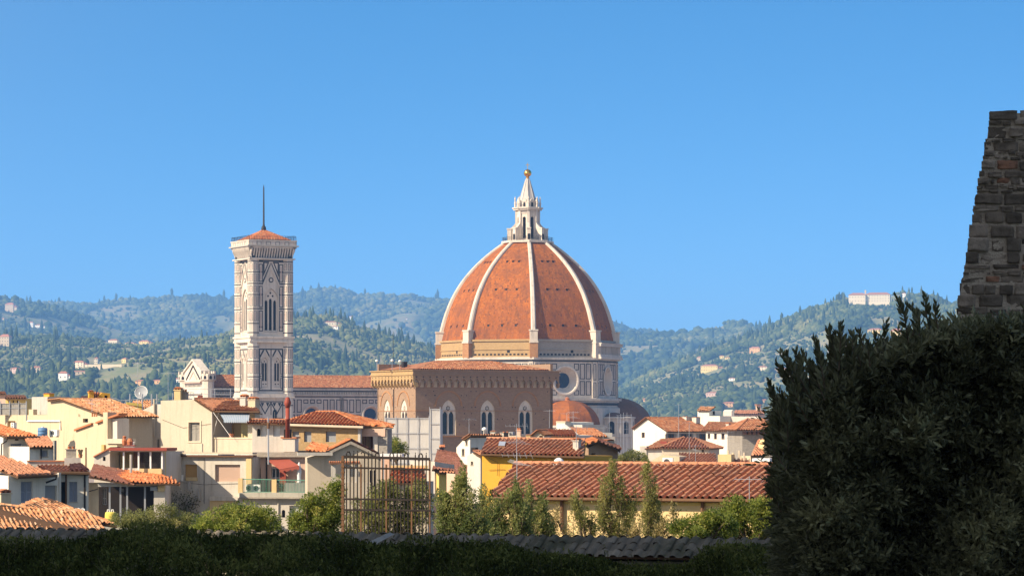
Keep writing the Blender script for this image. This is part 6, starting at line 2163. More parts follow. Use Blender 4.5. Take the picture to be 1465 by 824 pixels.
# pale fields and terraces (photo pixels: ridge, x, y, half width, half height)
FIELDS = [('far', 560, 466, 12, 5), ('far', 582, 464, 9, 2.5), ('far', 575, 483, 13, 3), ('far', 616, 485, 9, 3.5), ('far', 501, 454, 6, 2),
          ('mid', 486, 477, 10, 3), ('mid', 290, 492, 30, 7), ('mid', 250, 503, 28, 6), ('mid', 215, 512, 26, 5), ('mid', 300, 505, 20, 5), ('mid', 150, 523, 26, 3),
          ('west', 48, 465, 18, 4), ('west', 85, 472, 16, 3), ('mid', 90, 505, 22, 4), ('mid', 60, 497, 16, 3),
          ('monastery', 1110, 508, 24, 6), ('monastery', 1125, 494, 22, 4), ('monastery', 1075, 512, 20, 4), ('monastery', 1270, 446, 22, 5), ('monastery', 1262, 456, 20, 4), ('monastery', 1045, 527, 14, 3), ('monastery', 1100, 527, 22, 4),
          ('monastery', 1245, 436, 16, 3), ('east', 960, 478, 45, 1.5), ('east', 930, 505, 20, 3), ('east', 1010, 500, 18, 2.5), ('mid', 540, 508, 16, 3), ('mid', 470, 530, 22, 4), ('mid', 520, 540, 20, 3), ('mid', 440, 545, 20, 4)]

VILLAS = [
    ('west', 5, 21, 446, 433, 'tan', 'large pale tan mansion high on the far left slope', 1, 3),
    ('west', -2, 9, 461, 455, 'cream', 'small cream house cut by the left edge, under the tan mansion', 0, 1),
    ('west', 38, 48, 467, 460, 'white', 'white villa left of a pair on the far left slope', 0, 2),
    ('west', 49, 61, 470, 464, 'white', 'longer white villa right of a pair on the far left slope', 1, 1),
    ('mid', 76, 88, 476.5, 470, 'white', 'white flat villa, first in a row of three below the west ridge', 0, 1),
    ('mid', 90, 96, 475.5, 470.5, 'cream', 'smallest cream villa, middle of the row of three below the west ridge', 0, 1),
    ('mid', 97.5, 105, 476, 470, 'white', 'white villa, last in the row of three below the west ridge', 0, 1),
    ('mid', -4, 15, 495, 478, 'tan', 'big pale palace with many windows at the far left edge of the middle hill', 0, 3),
    ('mid', 153, 169, 490, 482, 'cream', 'cream villa with bright red roof, left of three on the middle ridge', 0, 1),
    ('mid', 177, 193, 490, 484, 'cream', 'long low cream villa, centre of three on the middle ridge', 1, 1),
    ('mid', 197, 214, 491, 482.5, 'yellow', 'yellowish villa, right of three on the middle ridge', 1, 2),
    ('mid', 216, 221, 488, 484, 'white', 'tiny white house right of the three ridge villas', 0, 1),
    ('mid', 143, 151, 483, 478.5, 'white', 'tiny white house left above the three ridge villas', 0, 1),
    ('mid', 103, 121, 527, 516, 'cream', 'tall cream villa with terracotta roof among dark trees, centre left slope', 1, 3),
    ('mid', 82.5, 97, 544, 531, 'white', 'bright white chapel-like house with raised gable on the left slope', 1, 1),
    ('mid', 98, 127, 536, 530, 'tan', 'long tan house row beside the bright white chapel', 0, 1),
    ('mid', 134, 140, 520, 511, 'cream', 'narrow cream tower house left of the tan terrace wall', 0, 2),
    ('mid', 173, 181, 520, 512, 'yellow', 'small yellow house standing on the end of the tan terrace wall', 0, 1),
    ('mid', 12, 28, 534, 526, 'pinkish', 'pinkish villa half hidden by trees near the left edge', 0, 2),
    ('mid', 44, 58, 533, 524.5, 'tan', 'greyish square villa above the reed fence', 0, 2),
    ('mid', 192, 208, 552, 544, 'orange', 'orange-yellow house directly above the satellite dish', 0, 2),
    ('mid', 216, 235, 550, 543.5, 'orange', 'long orange farmhouse left of the marble west front', 0, 1),
    ('mid', 246, 259, 548, 541, 'white', 'white house touching the left of the marble west front', 0, 1),
    ('mid', 462, 482, 466, 459.5, 'cream', 'cream villa between tall trees on the crest right of the bell tower', 1, 1),
    ('mid', 474, 484, 471, 466.5, 'white', 'whitish annexe just below the crest villa', 0, 1),
    ('mid', 496, 503, 521.5, 516, 'white', 'small bright white house on the wooded slope right of the bell tower', 0, 1),
    ('far', 498, 508, 457, 452, 'white', 'white farm on the far blue ridge', 1, 1),
    ('far', 579, 583, 459.5, 456, 'white', 'white speck of a house on the far blue ridge, near the dome', 0, 1),
    ('far', 570, 576, 486, 481.5, 'cream', 'cream farmhouse by a tan field left of the dome', 0, 1),
    ('monastery', 1001, 1028, 532, 521.5, 'yellow', 'long yellow villa, largest on the lower right hill', 1, 2),
    ('monastery', 1071, 1088, 505, 496, 'orange', 'orange-yellow block house high on the right hill', 0, 2),
    ('monastery', 1028, 1036, 513, 508.5, 'yellow', 'small yellow house upslope of the long yellow villa, left of a pair', 0, 1),
    ('monastery', 1037, 1044, 514, 510.5, 'yellow', 'smaller yellow house, right of the pair upslope of the long yellow villa', 0, 1),
    ('monastery', 1083, 1098, 530, 523.5, 'cream', 'cream two-storey house mid slope under the orange block house', 0, 2),
    ('monastery', 1107, 1128, 533, 526, 'tan', 'wide tan farmhouse beside the left sprigs of the laurel hedge', 0, 2),
    ('monastery', 996, 1005, 516, 510, 'tan', 'tan cottage behind trees left of the long yellow villa', 0, 1),
    ('monastery', 1042, 1052, 545, 540.5, 'white', 'white cottage below the long yellow villa', 0, 1),
    ('monastery', 1008, 1031, 567, 560.5, 'pinkish', 'long low pinkish house above the white tower', 0, 1),
    ('monastery', 1033, 1052, 583, 575, 'orange', 'orange house between the white tower and the brick church', 0, 2),
    ('monastery', 1089, 1098, 577, 571, 'orange', 'small orange house right of the brick church tower', 0, 1),
    ('monastery', 919, 923, 574, 569.5, 'orange', 'tiny salmon house among the trees right of the dome', 0, 1),
    ('monastery', 1240, 1263, 480, 469.5, 'yellow', 'bright yellow institute below the hilltop convent, left part', 0, 2),
    ('monastery', 1273, 1290, 486, 470, 'yellow', 'bright yellow institute behind the hedge sprigs, right part', 0, 3),
    ('monastery', 1183, 1214, 506, 494, 'cream', 'cream houses glimpsed through the laurel sprigs', 1, 2),
    ('monastery', 1290, 1296, 424, 419, 'white', 'small white house on the summit right of the convent', 0, 1),
]
BOXES = {}
for (r_, x0, x1, yb, yt, c_, lab_, wg_, st_) in VILLAS:
    BOXES.setdefault(r_, []).append((x0 - (3 if wg_ else 0), x1 + (3 if wg_ else 0), yb, yt, on_hill(r_, (x0 + x1) / 2, yb).y))
BOXES['monastery'].append((1213, 1275, 436, 414, 9000))
BOXES['mid'].append((125, 175, 525, 519, 9000))

def hill_mats():
    m, t, b = nodes('hillside_grass')
    a = t.nodes.new('ShaderNodeAttribute'); a.attribute_name = 'tint'
    f = noise_tex(t, coords(t), .012, 8, .65); f2 = noise_tex(t, coords(t), .08, 5)
    wood = mixc(t, (.028, .042, .018), (.07, .085, .035), f2)
    fld = mixc(t, (.30, .25, .13), (.17, .19, .08), ramp(t, f, [(.4, 0), (.6, 1)]))
    t.links.new(mixc(t, wood, fld, a.outputs['Fac']), b.inputs['Base Color'])
    b.inputs['Roughness'].default_value = .95
    MT['hill'] = m
    MT['wood_leaf'] = leafmat('woodland_foliage', [(0, (.022, .040, .014)), (.35, (.055, .078, .022)), (.7, (.11, .13, .04)), (1, (.20, .19, .07))], 0, .8, .15)

def ico(sub):
    bm = bmesh.new()
    bmesh.ops.create_icosphere(bm, subdivisions=sub, radius=1)
    v = np.array([p.co[:] for p in bm.verts]); f = np.array([[q.index for q in x.verts] for x in bm.faces])
    bm.free()
    return v, f

def hills():
    hill_mats()
    spec = {  # x range px, grid step, tree count, size, sub
        'far': (-60, 940, 26, 26000, (5, 10), 1), 'west': (-60, 420, 22, 9000, (4, 8), 1), 'mid': (-60, 860, 14, 33000, (2.4, 4.8), 1),
        'east': (840, 1240, 24, 8000, (4.5, 8.5), 1), 'monastery': (800, 1420, 14, 33000, (2.5, 5.2), 1)}
    for name, (xa, xb, st, nt_, sz, sub) in spec.items():
        Yc, Lf, pts = RIDGES[name]
        X0, X1 = (xa - 500 - 732.5) * Yc / F, (xb + 500 - 732.5) * Yc / F
        if name == 'monastery': X1 = (2200 - 732.5) * Yc / F
        st *= KD; sz = (sz[0] * 1.5, sz[1] * 1.5)
        xs = np.arange(X0, X1, st); ys = np.arange(Yc - Lf, Yc + Lf * .62, st * 1.6)
        fl = []
        for (r, x, y, hw, hh) in FIELDS:
            if r == name:
                p = on_hill(name, x, y); q = on_hill(name, x, y - hh)
                fl.append((p.x, p.y, hw * p.y / F, max(abs(q.y - p.y), hh * 10)))
        def fieldness(X, Y):
            v = 0.0
            for (fx, fy, fw, fh) in fl:
                d_ = ((X - fx) / fw) ** 2 + ((Y - fy) / fh) ** 2
                v = max(v, 1 if d_ < 1 else 0)
            n_ = fbm(X / 160 / KD + SEEDS[name] * 2, Y / 230 / KD, 3)
            return max(v, 1.0 if n_ > (-.06 if name in ('mid', 'monastery') else .2) else 0.0)
        co = np.empty((len(ys), len(xs), 3)); ti = np.empty((len(ys), len(xs)))
        for j, Y in enumerate(ys):
            for i, X in enumerate(xs):
                co[j, i] = (X, Y, ridge_z(name, X, Y)); ti[j, i] = fieldness(X, Y)
        ny, nx = ti.shape
        idx = np.arange(ny * nx).reshape(ny, nx)
        fc = np.stack([idx[:-1, :-1], idx[:-1, 1:], idx[1:, 1:], idx[1:, :-1]], -1).reshape(-1, 4)
        struct(np_mesh('hillside', co.reshape(-1, 3), fc, ti.ravel(), 'hill', smooth=True))
        # trees
        v0, f0 = ico(sub)
        variants = []
        for k in range(7):
            rr = 1 + RNG.normal(size=(len(v0), 1)) * (.2 if sub > 1 else .14)
            variants.append(v0 * rr)
        vs, fs, tn = [], [], []
        base = 0; made = 0; tries = 0
        rl = random.Random(int(SEEDS[name] * 10) + 3)
        while made < nt_ and tries < nt_ * 6:
            tries += 1
            s_ = rl.random() ** .8
            Y = Yc - Lf + Lf * (.12 + .89 * s_)
            X = (rl.uniform(xa, xb) - 732.5) * Y / F
            fld = fieldness(X, Y) > .5
            if fld and rl.random() < .86:
                continue
            dens = fbm(X / 90 / KD - SEEDS[name], Y / 130 / KD, 3)
            if dens < -.25 and rl.random() < .72:
                continue
            z = ridge_z(name, X, Y)
            if z < 1:
                continue
            r = (sz[0] + (sz[1] - sz[0]) * rl.random() ** 2 * 1.25) * (.62 if fld else 1)
            sx = X * F / Y + 732.5; sb = HOR - (z - CZ) * F / Y; st_ = HOR - (z + r * 1.6 - CZ) * F / Y
            if any(x0 - 1.5 < sx < x1 + 1.5 and sb > yt - .5 and st_ < yb - .06 * (yb - yt) and Y < vy + 14 for x0, x1, yb, yt, vy in BOXES.get(name, ())):
                continue
            cyp = rl.random() < (.02 if name in ('far', 'east') else .07 if dens > .15 else .025)
            vv = variants[rl.randrange(7)]
            a = rl.uniform(0, 6.28); c_, s2 = math.cos(a), math.sin(a)
            rx, rz = (r * .42, r * 1.9) if cyp else (r * rl.uniform(.8, 1.2), r * rl.uniform(.65, 1.0))
            w = np.stack([(vv[:, 0] * c_ - vv[:, 1] * s2) * rx, (vv[:, 0] * s2 + vv[:, 1] * c_) * rx, vv[:, 2] * rz], 1)
            w += np.array([X, Y, z + rz * .75])
            vs.append(w); fs.append(f0 + base); base += len(w)
            tt = min(1, max(0, (.12 if cyp else .50 + .5 * dens + .5 * fbm(X / 300 / KD + 7, Y / 420 / KD, 2)) + rl.gauss(0, .17)))
            tn.append(np.clip(tt + RNG.normal(size=len(w)) * .05, 0, 1)); made += 1
        struct(np_mesh('woodland', np.concatenate(vs), np.concatenate(fs), np.concatenate(tn), 'wood_leaf'), 'stuff')

MT['villa_cream'] = plain('villa_cream', (.72, .62, .45), .9)
MT['villa_white'] = plain('villa_white', (.85, .82, .76), .9)
MT['villa_yellow'] = plain('villa_yellow', (.80, .60, .25), .9)
MT['villa_orange'] = plain('villa_orange', (.72, .42, .2), .9)
MT['villa_tan'] = plain('villa_tan', (.55, .44, .30), .9)
MT['villa_roof'] = plain('villa_roof', (.40, .17, .10), .9, 0, .25, .5)

def villa(ridge, x0, x1, yb, yt, col, label, wings=0, yaw=None, storeys=2, rh=.22, cat='villa', name='villa'):
    p = on_hill(ridge, (x0 + x1) / 2, yb)
    s_ = p.y / F
    w, h = (x1 - x0) * s_, (yb - yt) * s_
    rnd = random.Random(int(x0 * 31 + yb))
    yaw = rnd.uniform(-32, -6) if yaw is None else yaw
    w = w / (math.cos(R(yaw)) + .45 * abs(math.sin(R(yaw))))
    t = thing(name, label, cat, p - V((0, 0, 1.5)), 'villas on the hills')
    f = Fr(x=732.5, d=1, yaw=yaw); f.o = V((p.x, p.y, 0))
    dpt = max(w * .45, 6)
    z0 = p.z - 3; ze = p.z + h * (1 - rh)
    mb = MB(); f.box(mb, -w / 2, w / 2, z0, ze, -dpt, 0); mb.build('wall', col, t)
    mb = MB()
    o = .5; zr = p.z + h
    a, b, c, d = f.pt(-w / 2 - o, ze, o), f.pt(w / 2 + o, ze, o), f.pt(w / 2 + o, ze, -dpt - o), f.pt(-w / 2 - o, ze, -dpt - o)
    e, g = f.pt(-w / 2 + min(dpt / 2, w * .3), zr, -dpt / 2), f.pt(w / 2 - min(dpt / 2, w * .3), zr, -dpt / 2)
    for q in ([a, b, g, e], [b, c, g], [c, d, e, g], [d, a, e], [a, b, c, d]):
        mb.face(q)
    mb.build('roof', 'villa_roof', t)
    n = max(2, int(w / 4.2))
    for k in range(storeys):
        for i in range(n):
            u = -w / 2 + w * (i + .5) / n
            zz = p.z + (ze - p.z) * (k + .35) / storeys
            m = MB(); f.box(m, u - .55, u + .55, zz, zz + min(1.7, (ze - p.z) / storeys * .6), 0.0, .04); m.build('window', 'void', t)
    for k in range(wings):
        m = MB(); sd = -1 if k % 2 else 1
        f.box(m, sd * w * .5, sd * w * (.5 + .35), z0, p.z + h * .5, -dpt * .8, -dpt * .2); m.build('wing', col, t)
        m = MB(); f.poly(m, [(sd * w * .48, p.z + h * .5), (sd * w * .87, p.z + h * .5), (sd * w * .68, p.z + h * .68)], -dpt * .9, -dpt * .1); m.build('wing_roof', 'villa_roof', t)
    return t

def villas():
    MT['villa_pinkish'] = plain('villa_pinkish', (.60, .42, .36), .9)
    for (r, x0, x1, yb, yt, c, lab, wg, st) in VILLAS:
        villa(r, x0, x1, yb, yt, 'villa_' + c, lab, wg, None, st)
    # hilltop convent
    p = on_hill('monastery', 1243, 436)
    s_ = p.y / F
    f = Fr(x=732.5, d=1, yaw=-14); f.o = V((p.x, p.y - 10, 0))
    t = thing('hilltop_convent', 'long stone convent with red roofs crowning the right hill', 'convent', p)
    def blk(xa, xb, yb, yt, off, dp):
        u0, z1 = f.uz(xa, yt, off); u1, z0 = f.uz(xb, yb, off)
        m = MB(); f.box(m, u0, u1, z0 - 14, z1, off - dp, off); m.build('wall', 'villa_cream', t)
        m = MB(); o = 1.0
        rh = 4.5
        a, b, c, d = f.pt(u0 - o, z1, off + o), f.pt(u1 + o, z1, off + o), f.pt(u1 + o, z1, off - dp - o), f.pt(u0 - o, z1, off - dp - o)
        e, g = f.pt(u0 + dp * .3, z1 + rh, off - dp / 2), f.pt(u1 - dp * .3, z1 + rh, off - dp / 2)
        for q in ([a, b, g, e], [b, c, g], [c, d, e, g], [d, a, e]):
            m.face(q)
        m.build('roof', 'villa_roof', t)
        n = int((u1 - u0) / 5)
        for k in range(3):
            for i in range(n):
                u = u0 + (u1 - u0) * (i + .5) / n
                m = MB(); zz = z0 + (z1 - z0) * (k + .3) / 3; f.box(m, u - .6, u + .6, zz, zz + 1.8, off, off + .05); m.build('window', 'void', t)
    blk(1214, 1238, 438, 422, 0, 24)
    blk(1238, 1273, 432, 421.5, -6, 24)
    m = MB(); u, z1 = f.uz(1238, 415, -12); f.box(m, u - 1.6, u + 1.6, z1 - 10, z1, -15, -12); m.build('belfry', 'villa_tan', t)
    m = MB(); u0, z0 = f.uz(1246, 439, 6); u1, _ = f.uz(1276, 439, 6); f.box(m, u0, u1, z0 - 8, z0 + 2.5, 5, 6.5); m.build('terrace_wall', 'villa_tan', t)
    # tan terrace wall on the middle slope
    a, b = on_hill('mid', 126, 525), on_hill('mid', 174, 525)
    t = thing('terrace_wall', 'long tan retaining wall across the wooded slope, left', 'wall', a)
    m = MB(); m.prism([a - V((0, 0, 4)), b - V((0, 0, 4)), b + V((0, 0, 3)), a + V((0, 0, 3.4))], V((0, 3, 0))); m.build('stonework', 'villa_tan', t)

def haze():
    mb = MB()
    mb.box((-9000, -90, -4), (18000, 0, 0), (0, 20000, 0), (0, 0, 660))
    m = bpy.data.materials.new('haze')
    m.use_nodes = True
    t = m.node_tree
    for n in list(t.nodes):
        t.nodes.remove(n)
    o = t.nodes.new('ShaderNodeOutputMaterial'); v = t.nodes.new('ShaderNodeVolumePrincipled')
    v.inputs['Color'].default_value = (.22, .50, 1.0, 1)
    v.inputs['Density'].default_value = 0.82e-4
    v.inputs['Anisotropy'].default_value = 0.0
    t.links.new(v.outputs[0], o.inputs['Volume'])
    h = mb.build('haze', m)
    h['kind'] = 'stuff'

ground()
hills()
villas()
haze()
# ------------------------------------------------------------------ foliage
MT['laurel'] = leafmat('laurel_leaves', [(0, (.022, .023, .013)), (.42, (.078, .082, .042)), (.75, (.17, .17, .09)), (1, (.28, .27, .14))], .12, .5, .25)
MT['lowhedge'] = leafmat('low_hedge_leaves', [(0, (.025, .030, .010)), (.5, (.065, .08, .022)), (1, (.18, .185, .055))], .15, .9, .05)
MT['shrub_olive'] = leafmat('olive_shrub_leaves', [(0, (.06, .075, .025)), (.5, (.19, .20, .07)), (.85, (.31, .30, .11)), (1, (.42, .37, .15))], .5)
MT['shrub_green'] = leafmat('fresh_shrub_leaves', [(0, (.045, .075, .016)), (.5, (.17, .21, .045)), (.85, (.31, .32, .08)), (1, (.44, .40, .12))], .5)
MT['conifer'] = leafmat('conifer_sprays', [(0, (.045, .07, .028)), (.5, (.15, .19, .07)), (.85, (.27, .28, .10)), (1, (.38, .36, .14))], .5)
MT['autumn'] = leafmat('dry_pale_leaves', [(0, (.05, .06, .02)), (.4, (.16, .14, .05)), (1, (.42, .33, .15))], .3)  # pale dry leaf tones, varied per leaf

def leaf6(name, pos, d, size, tint, mat, parent, width=.34):
    """pointed oval leaves folded along the midrib"""
    n = len(pos)
    d = unit(d); s = unit(np.cross(d, unit(RNG.normal(size=(n, 3))))); nn = np.cross(s, d)
    L = size[:, None]; w = L * width
    tip = pos + d * L + nn * L * -.08
    l1 = pos + d * L * .28 + s * w * .42 + nn * L * .05; l2 = pos + d * L * .68 + s * w * .40 + nn * L * .04
    r1 = pos + d * L * .28 - s * w * .42 + nn * L * .05; r2 = pos + d * L * .68 - s * w * .40 + nn * L * .04
    co = np.stack([pos, l1, l2, tip, r2, r1], 1).reshape(-1, 3)
    base = (np.arange(n) * 6)[:, None]
    fc = np.concatenate([base + np.array([0, 1, 2, 3]), base + np.array([0, 3, 4, 5])], 0)
    return np_mesh(name, co, fc, np.repeat(tint, 6), mat, parent)

def clump_leaves(clumps, per, size, tint_sd=.12, up=.5):
    """clumps: (centre, radius, tint, squash); leaves spread through each clump, denser outside"""
    P_, D_, S_, T_ = [], [], [], []
    for c, r, t, sq in clumps:
        n = per
        v = unit(RNG.normal(size=(n, 3)))
        k = RNG.random((n, 1)) ** .45
        q = v * k * r
        q[:, 2] *= sq
        P_.append(np.array(c)[None] + q)
        D_.append(v + np.array([0, 0, up]) + RNG.normal(size=(n, 3)) * .5)
        S_.append(size * RNG.uniform(.6, 1.25, n))
        T_.append(np.clip(t + RNG.normal(size=n) * tint_sd, 0, 1))
    return np.concatenate(P_), np.concatenate(D_), np.concatenate(S_), np.concatenate(T_)

def plant(name, label, cat, d, base, lobes, nclump, per, leaf, mat, rclump, group=None, squash=1.0, depth=.8, up=.5, width=.5, limbs=True):
    """lobes in photo pixels (cx, cy, rx, ry); base row of the stem; everything at distance d"""
    s_ = d / F
    root_p = P(base[0], base[1], d)
    root_p.z = min(root_p.z, CZ + (HOR - base[1]) * s_)
    t = thing(name, label, cat, root_p, group)
    per = int(per * (0.92 if d < 100 else 1)); leaf *= 1.22 if d < 100 else 1
    tot = sum(l[2] * l[3] for l in lobes)
    clumps = []
    tr = MB()
    for (cx, cy, rx, ry) in lobes:
        c = P(cx, cy, d)
        n = max(3, int(nclump * rx * ry / tot))
        dy = RNG.uniform(-.3, .3) * rx * s_
        for _ in range(n):
            v = RNG.normal(size=3); v /= np.linalg.norm(v)
            k = RNG.random() ** .4
            p = np.array([c.x + v[0] * k * rx * s_, c.y + dy + v[1] * k * rx * s_ * depth, c.z + v[2] * k * ry * s_])
            tint = float(np.clip(.5 + RNG.normal() * .22, 0, 1))
            clumps.append((p, rclump * RNG.uniform(.65, 1.25), tint, squash))
            if limbs and RNG.random() < min(1, 26 / nclump):
                m = V(root_p).lerp(V(p), .45) + V((RNG.normal() * .05, RNG.normal() * .05, .1 * ry * s_))
                tr.tube([root_p + V((0, 0, -.3)), m, V(p)], [.05 + .02 * ry * s_, .028, .008], 5)
    if not tr.v:
        tr.tube([root_p, P(lobes[0][0], lobes[0][1], d)], [.06, .02], 6)
    tr.build('trunk', 'bark', t)
    a = clump_leaves(clumps, per, leaf, up=up)
    leaves('crown', *a, mat, t, width)
    return t

def plume_plant(name, label, cat, d, base, lobes, nplume, per, leaf, mat, group=None, width=.45, hgt=.40, wid=.125):
    """loose upright shrub or tree: many feathery shoots carried by thin forking branches"""
    s_ = d / F
    rp = P(base[0], base[1], d)
    t = thing(name, label, cat, rp, group)
    tr = MB(); Ps, Ds, Ss, Ts = [], [], [], []
    tot = sum(l[2] * l[3] for l in lobes)
    for (cx, cy, rx, ry) in lobes:
        c = np.array(P(cx, cy, d)); dy = RNG.uniform(-.25, .25) * rx * s_
        n = max(3, int(1.1 * nplume * rx * ry / tot))
        lob_tint = RNG.normal(.56, .12)
        hub = V((c[0] * .75 + rp.x * .25, c[1], c[2] - ry * s_ * .9))
        tr.tube([rp + V((0, 0, -.4)), rp.lerp(hub, .55) + V((RNG.normal() * .06, 0, .05)), hub], [.055, .035, .022], 6)
        for _ in range(n):
            v = RNG.normal(size=3); v /= np.linalg.norm(v)
            tip = c + v * RNG.random() ** .45 * np.array([rx, rx * .9, ry]) * s_
            L = hgt * RNG.uniform(.6, 1.4); lean = np.array([v[0] * .35, v[1] * .35, 1.0]) + RNG.normal(size=3) * .26
            lean /= np.linalg.norm(lean)
            st = tip - lean * L
            if RNG.random() < .45:
                tr.tube([hub, V(st).lerp(hub, .4) + V((0, 0, -.04)), V(st), V(tip)], [.014, .010, .007, .002], 4, 0, False)
            k = RNG.random(per) ** .8
            w = wid * (1.05 - k) * RNG.uniform(.7, 1.3)
            o = RNG.normal(size=(per, 3)); o -= (o @ lean)[:, None] * lean; o = unit(o)
            Ps.append(st + lean * (k * L)[:, None] + o * (w * RNG.random(per) ** .5)[:, None])
            Ds.append(lean * (.55 + .6 * k)[:, None] + o * .75 + RNG.normal(size=(per, 3)) * .25)
            Ss.append(leaf * RNG.uniform(.6, 1.3, per)); Ts.append(np.clip(lob_tint + RNG.normal() * .2 + .15 * k + RNG.normal(size=per) * .1, 0, 1))
    tr.build('trunk', 'bark', t)
    leaves('crown', np.concatenate(Ps), np.concatenate(Ds), np.concatenate(Ss), np.concatenate(Ts), mat, t, width)
    return t

def mid_plants():
    G = 'sunlit shrubs behind the garden wall'
    plant('round_bush', 'wide round fresh green bush below the diagonal shadow, left', 'bush', 74, (338, 800), [(338, 752, 62, 28), (300, 758, 34, 20), (375, 752, 34, 24), (345, 735, 40, 16)], 330, 60, .052, 'shrub_green', .13, G)
    plant('light_bush', 'ragged light green bush left of the iron gate', 'bush', 72, (450, 800), [(450, 745, 38, 26), (432, 752, 22, 18), (470, 728, 20, 34), (482, 706, 9, 22), (446, 722, 14, 18)], 300, 60, .05, 'shrub_green', .12, G)
    plant('gate_bush', 'olive green shrub seen through the bars of the iron gate', 'bush', 76, (552, 800), [(520, 742, 30, 32), (552, 730, 34, 40), (590, 735, 30, 40), (556, 708, 20, 22), (600, 712, 18, 24)], 380, 60, .05, 'shrub_olive', .12, G)
    plume_plant('conifer', 'tall bushy conifer just right of the iron gate', 'tree', 70, (660, 800), [(658, 708, 26, 34), (640, 735, 22, 32), (672, 738, 26, 34), (662, 682, 13, 24), (650, 758, 30, 16), (690, 752, 20, 20), (634, 712, 12, 24)], 300, 48, .058, 'conifer', G)
    plume_plant('conifer', 'broad dark conifer between the gate and the long yellow house', 'tree', 73, (728, 800), [(712, 728, 18, 36), (738, 722, 20, 38), (728, 752, 32, 18), (698, 745, 16, 24), (738, 695, 7, 24), (692, 706, 12, 24), (752, 745, 14, 26)], 260, 46, .058, 'conifer', G)
    plume_plant('conifer', 'bluish conifer in front of the left corner of the long yellow house', 'tree', 78, (768, 800), [(766, 742, 18, 30), (757, 702, 5, 28), (778, 728, 11, 30), (784, 752, 12, 18), (752, 725, 9, 26)], 170, 44, .058, 'conifer', G)
    plume_plant('dry_shrub', 'thin shrub with pale dry leaves by the left drainpipe of the long house', 'bush', 80, (800, 800), [(790, 742, 11, 22), (812, 756, 16, 14), (797, 728, 5, 18)], 46, 30, .06, 'autumn', G)
    plume_plant('slim_tree', 'small slim tree left of the two tall feathery trees', 'tree', 75, (842, 800), [(824, 710, 8, 16), (832, 730, 12, 20), (845, 748, 10, 16)], 66, 40, .055, 'shrub_olive', G)
    plume_plant('feathery_tree', 'tallest feathery olive green tree in front of the long red roof', 'tree', 76, (880, 805), [(876, 668, 8, 22), (868, 698, 13, 26), (887, 706, 14, 28), (862, 730, 13, 26), (880, 745, 22, 22), (905, 716, 10, 20), (898, 740, 12, 22)], 215, 42, .055, 'shrub_olive', G)
    plume_plant('feathery_tree', 'slimmer feathery olive green tree right of the tallest one', 'tree', 77, (930, 805), [(924, 668, 8, 22), (932, 698, 11, 24), (926, 728, 15, 24), (942, 726, 9, 22), (934, 752, 18, 16)], 140, 42, .055, 'shrub_olive', G)
    plume_plant('dry_shrub', 'shrub dotted with pale dry leaves at the foot of the feathery trees', 'bush', 73, (935, 800), [(908, 754, 20, 16), (948, 752, 18, 18), (963, 732, 6, 24)], 70, 30, .06, 'autumn', G)
    plant('leafy_shrub', 'yellow-green spreading shrub below the second drainpipe', 'bush', 70, (1000, 800), [(990, 757, 34, 16), (1030, 755, 26, 20), (1012, 745, 20, 14)], 220, 58, .05, 'shrub_green', .12, G)
    plant('leafy_shrub', 'bright leafy shrub reaching into the dark laurel hedge', 'bush', 72, (1075, 800), [(1050, 735, 22, 22), (1080, 745, 28, 30), (1095, 735, 14, 26), (1045, 752, 20, 20)], 300, 58, .052, 'shrub_green', .12, G)
    plant('roof_tree', 'small dark green tree in front of the scaffold sheeting', 'tree', 300, (567, 660), [(567, 638, 12, 9), (560, 644, 8, 8), (575, 642, 8, 9), (567, 630, 7, 5)], 70, 60, .16, 'shrub_green', .32)
    plant('roof_shrub', 'left green shrub of the roof garden behind the long red roof', 'shrub', 250, (868, 672), [(868, 656, 16, 9), (855, 660, 9, 6)], 60, 60, .14, 'shrub_olive', .3, 'roof garden shrubs')
    plant('roof_shrub', 'right green shrub of the roof garden with some reddish twigs', 'shrub', 246, (908, 672), [(906, 656, 18, 9), (922, 660, 8, 6), (890, 659, 9, 7)], 70, 60, .14, 'shrub_olive', .3, 'roof garden shrubs')
    plant('yard_bush', 'shaded dark shrub in the courtyard beside the yellow sack', 'bush', 100, (200, 790), [(205, 742, 40, 14), (180, 748, 26, 10), (232, 736, 20, 16), (262, 748, 24, 14)], 190, 50, .06, 'shrub_olive', .16)

def garden_wall():
    d0 = 42.0
    t = thing('garden_wall', 'old garden wall with a mossy tiled coping in deep shade', 'wall', P(560, 790, d0))
    # a straight wall, slightly turned; tile ridge and eaves
    A, B_ = V(((-60 - 732.5) * 45 / F, 45, CZ + (HOR - 755) * 45 / F)), V(((1135 - 732.5) * 41 / F, 41, CZ + (HOR - 772) * 41 / F))
    dirn = (B_ - A); n = V((dirn.y, -dirn.x, 0)).normalized()
    if n.y > 0: n = -n
    dz = V((0, 0, -.24))
    tiled('coping_tiles', [A + n * .62 + dz, B_ + n * .62 + dz, B_, A], 'tile_moss', t, .17, .22, .032, .03, True, 3.0, 6)
    tiled('coping_tiles', [A - n * .5 + dz, B_ - n * .5 + dz, B_, A], 'tile_moss', t, .17, .22, .032, .03)
    MT['mossywall'] = plaster('mossy_wall', (.30, .27, .20), stain=(.06, .065, .035), amt=.85, sc=1.4)
    mb = MB()
    a, b = A + n * .46, B_ + n * .46
    mb.prism([a + V((0, 0, -3)), b + V((0, 0, -3)), b + V((0, 0, -.30)), a + V((0, 0, -.30))], -n * .8)
    mb.build('wall', 'mossywall', t)
    t = thing('stone_slab', 'slanting grey stone slab lying against the foot of the iron gate', 'slab', P(532, 778, 40.5))
    mb = MB(); mb.prism([P(508, 784, 40.5), P(551, 764.5, 41.5), P(558, 767, 41.5), P(520, 787, 40.5)], V((.05, .35, .02)))
    mb.build('slab', 'stoneg', t)

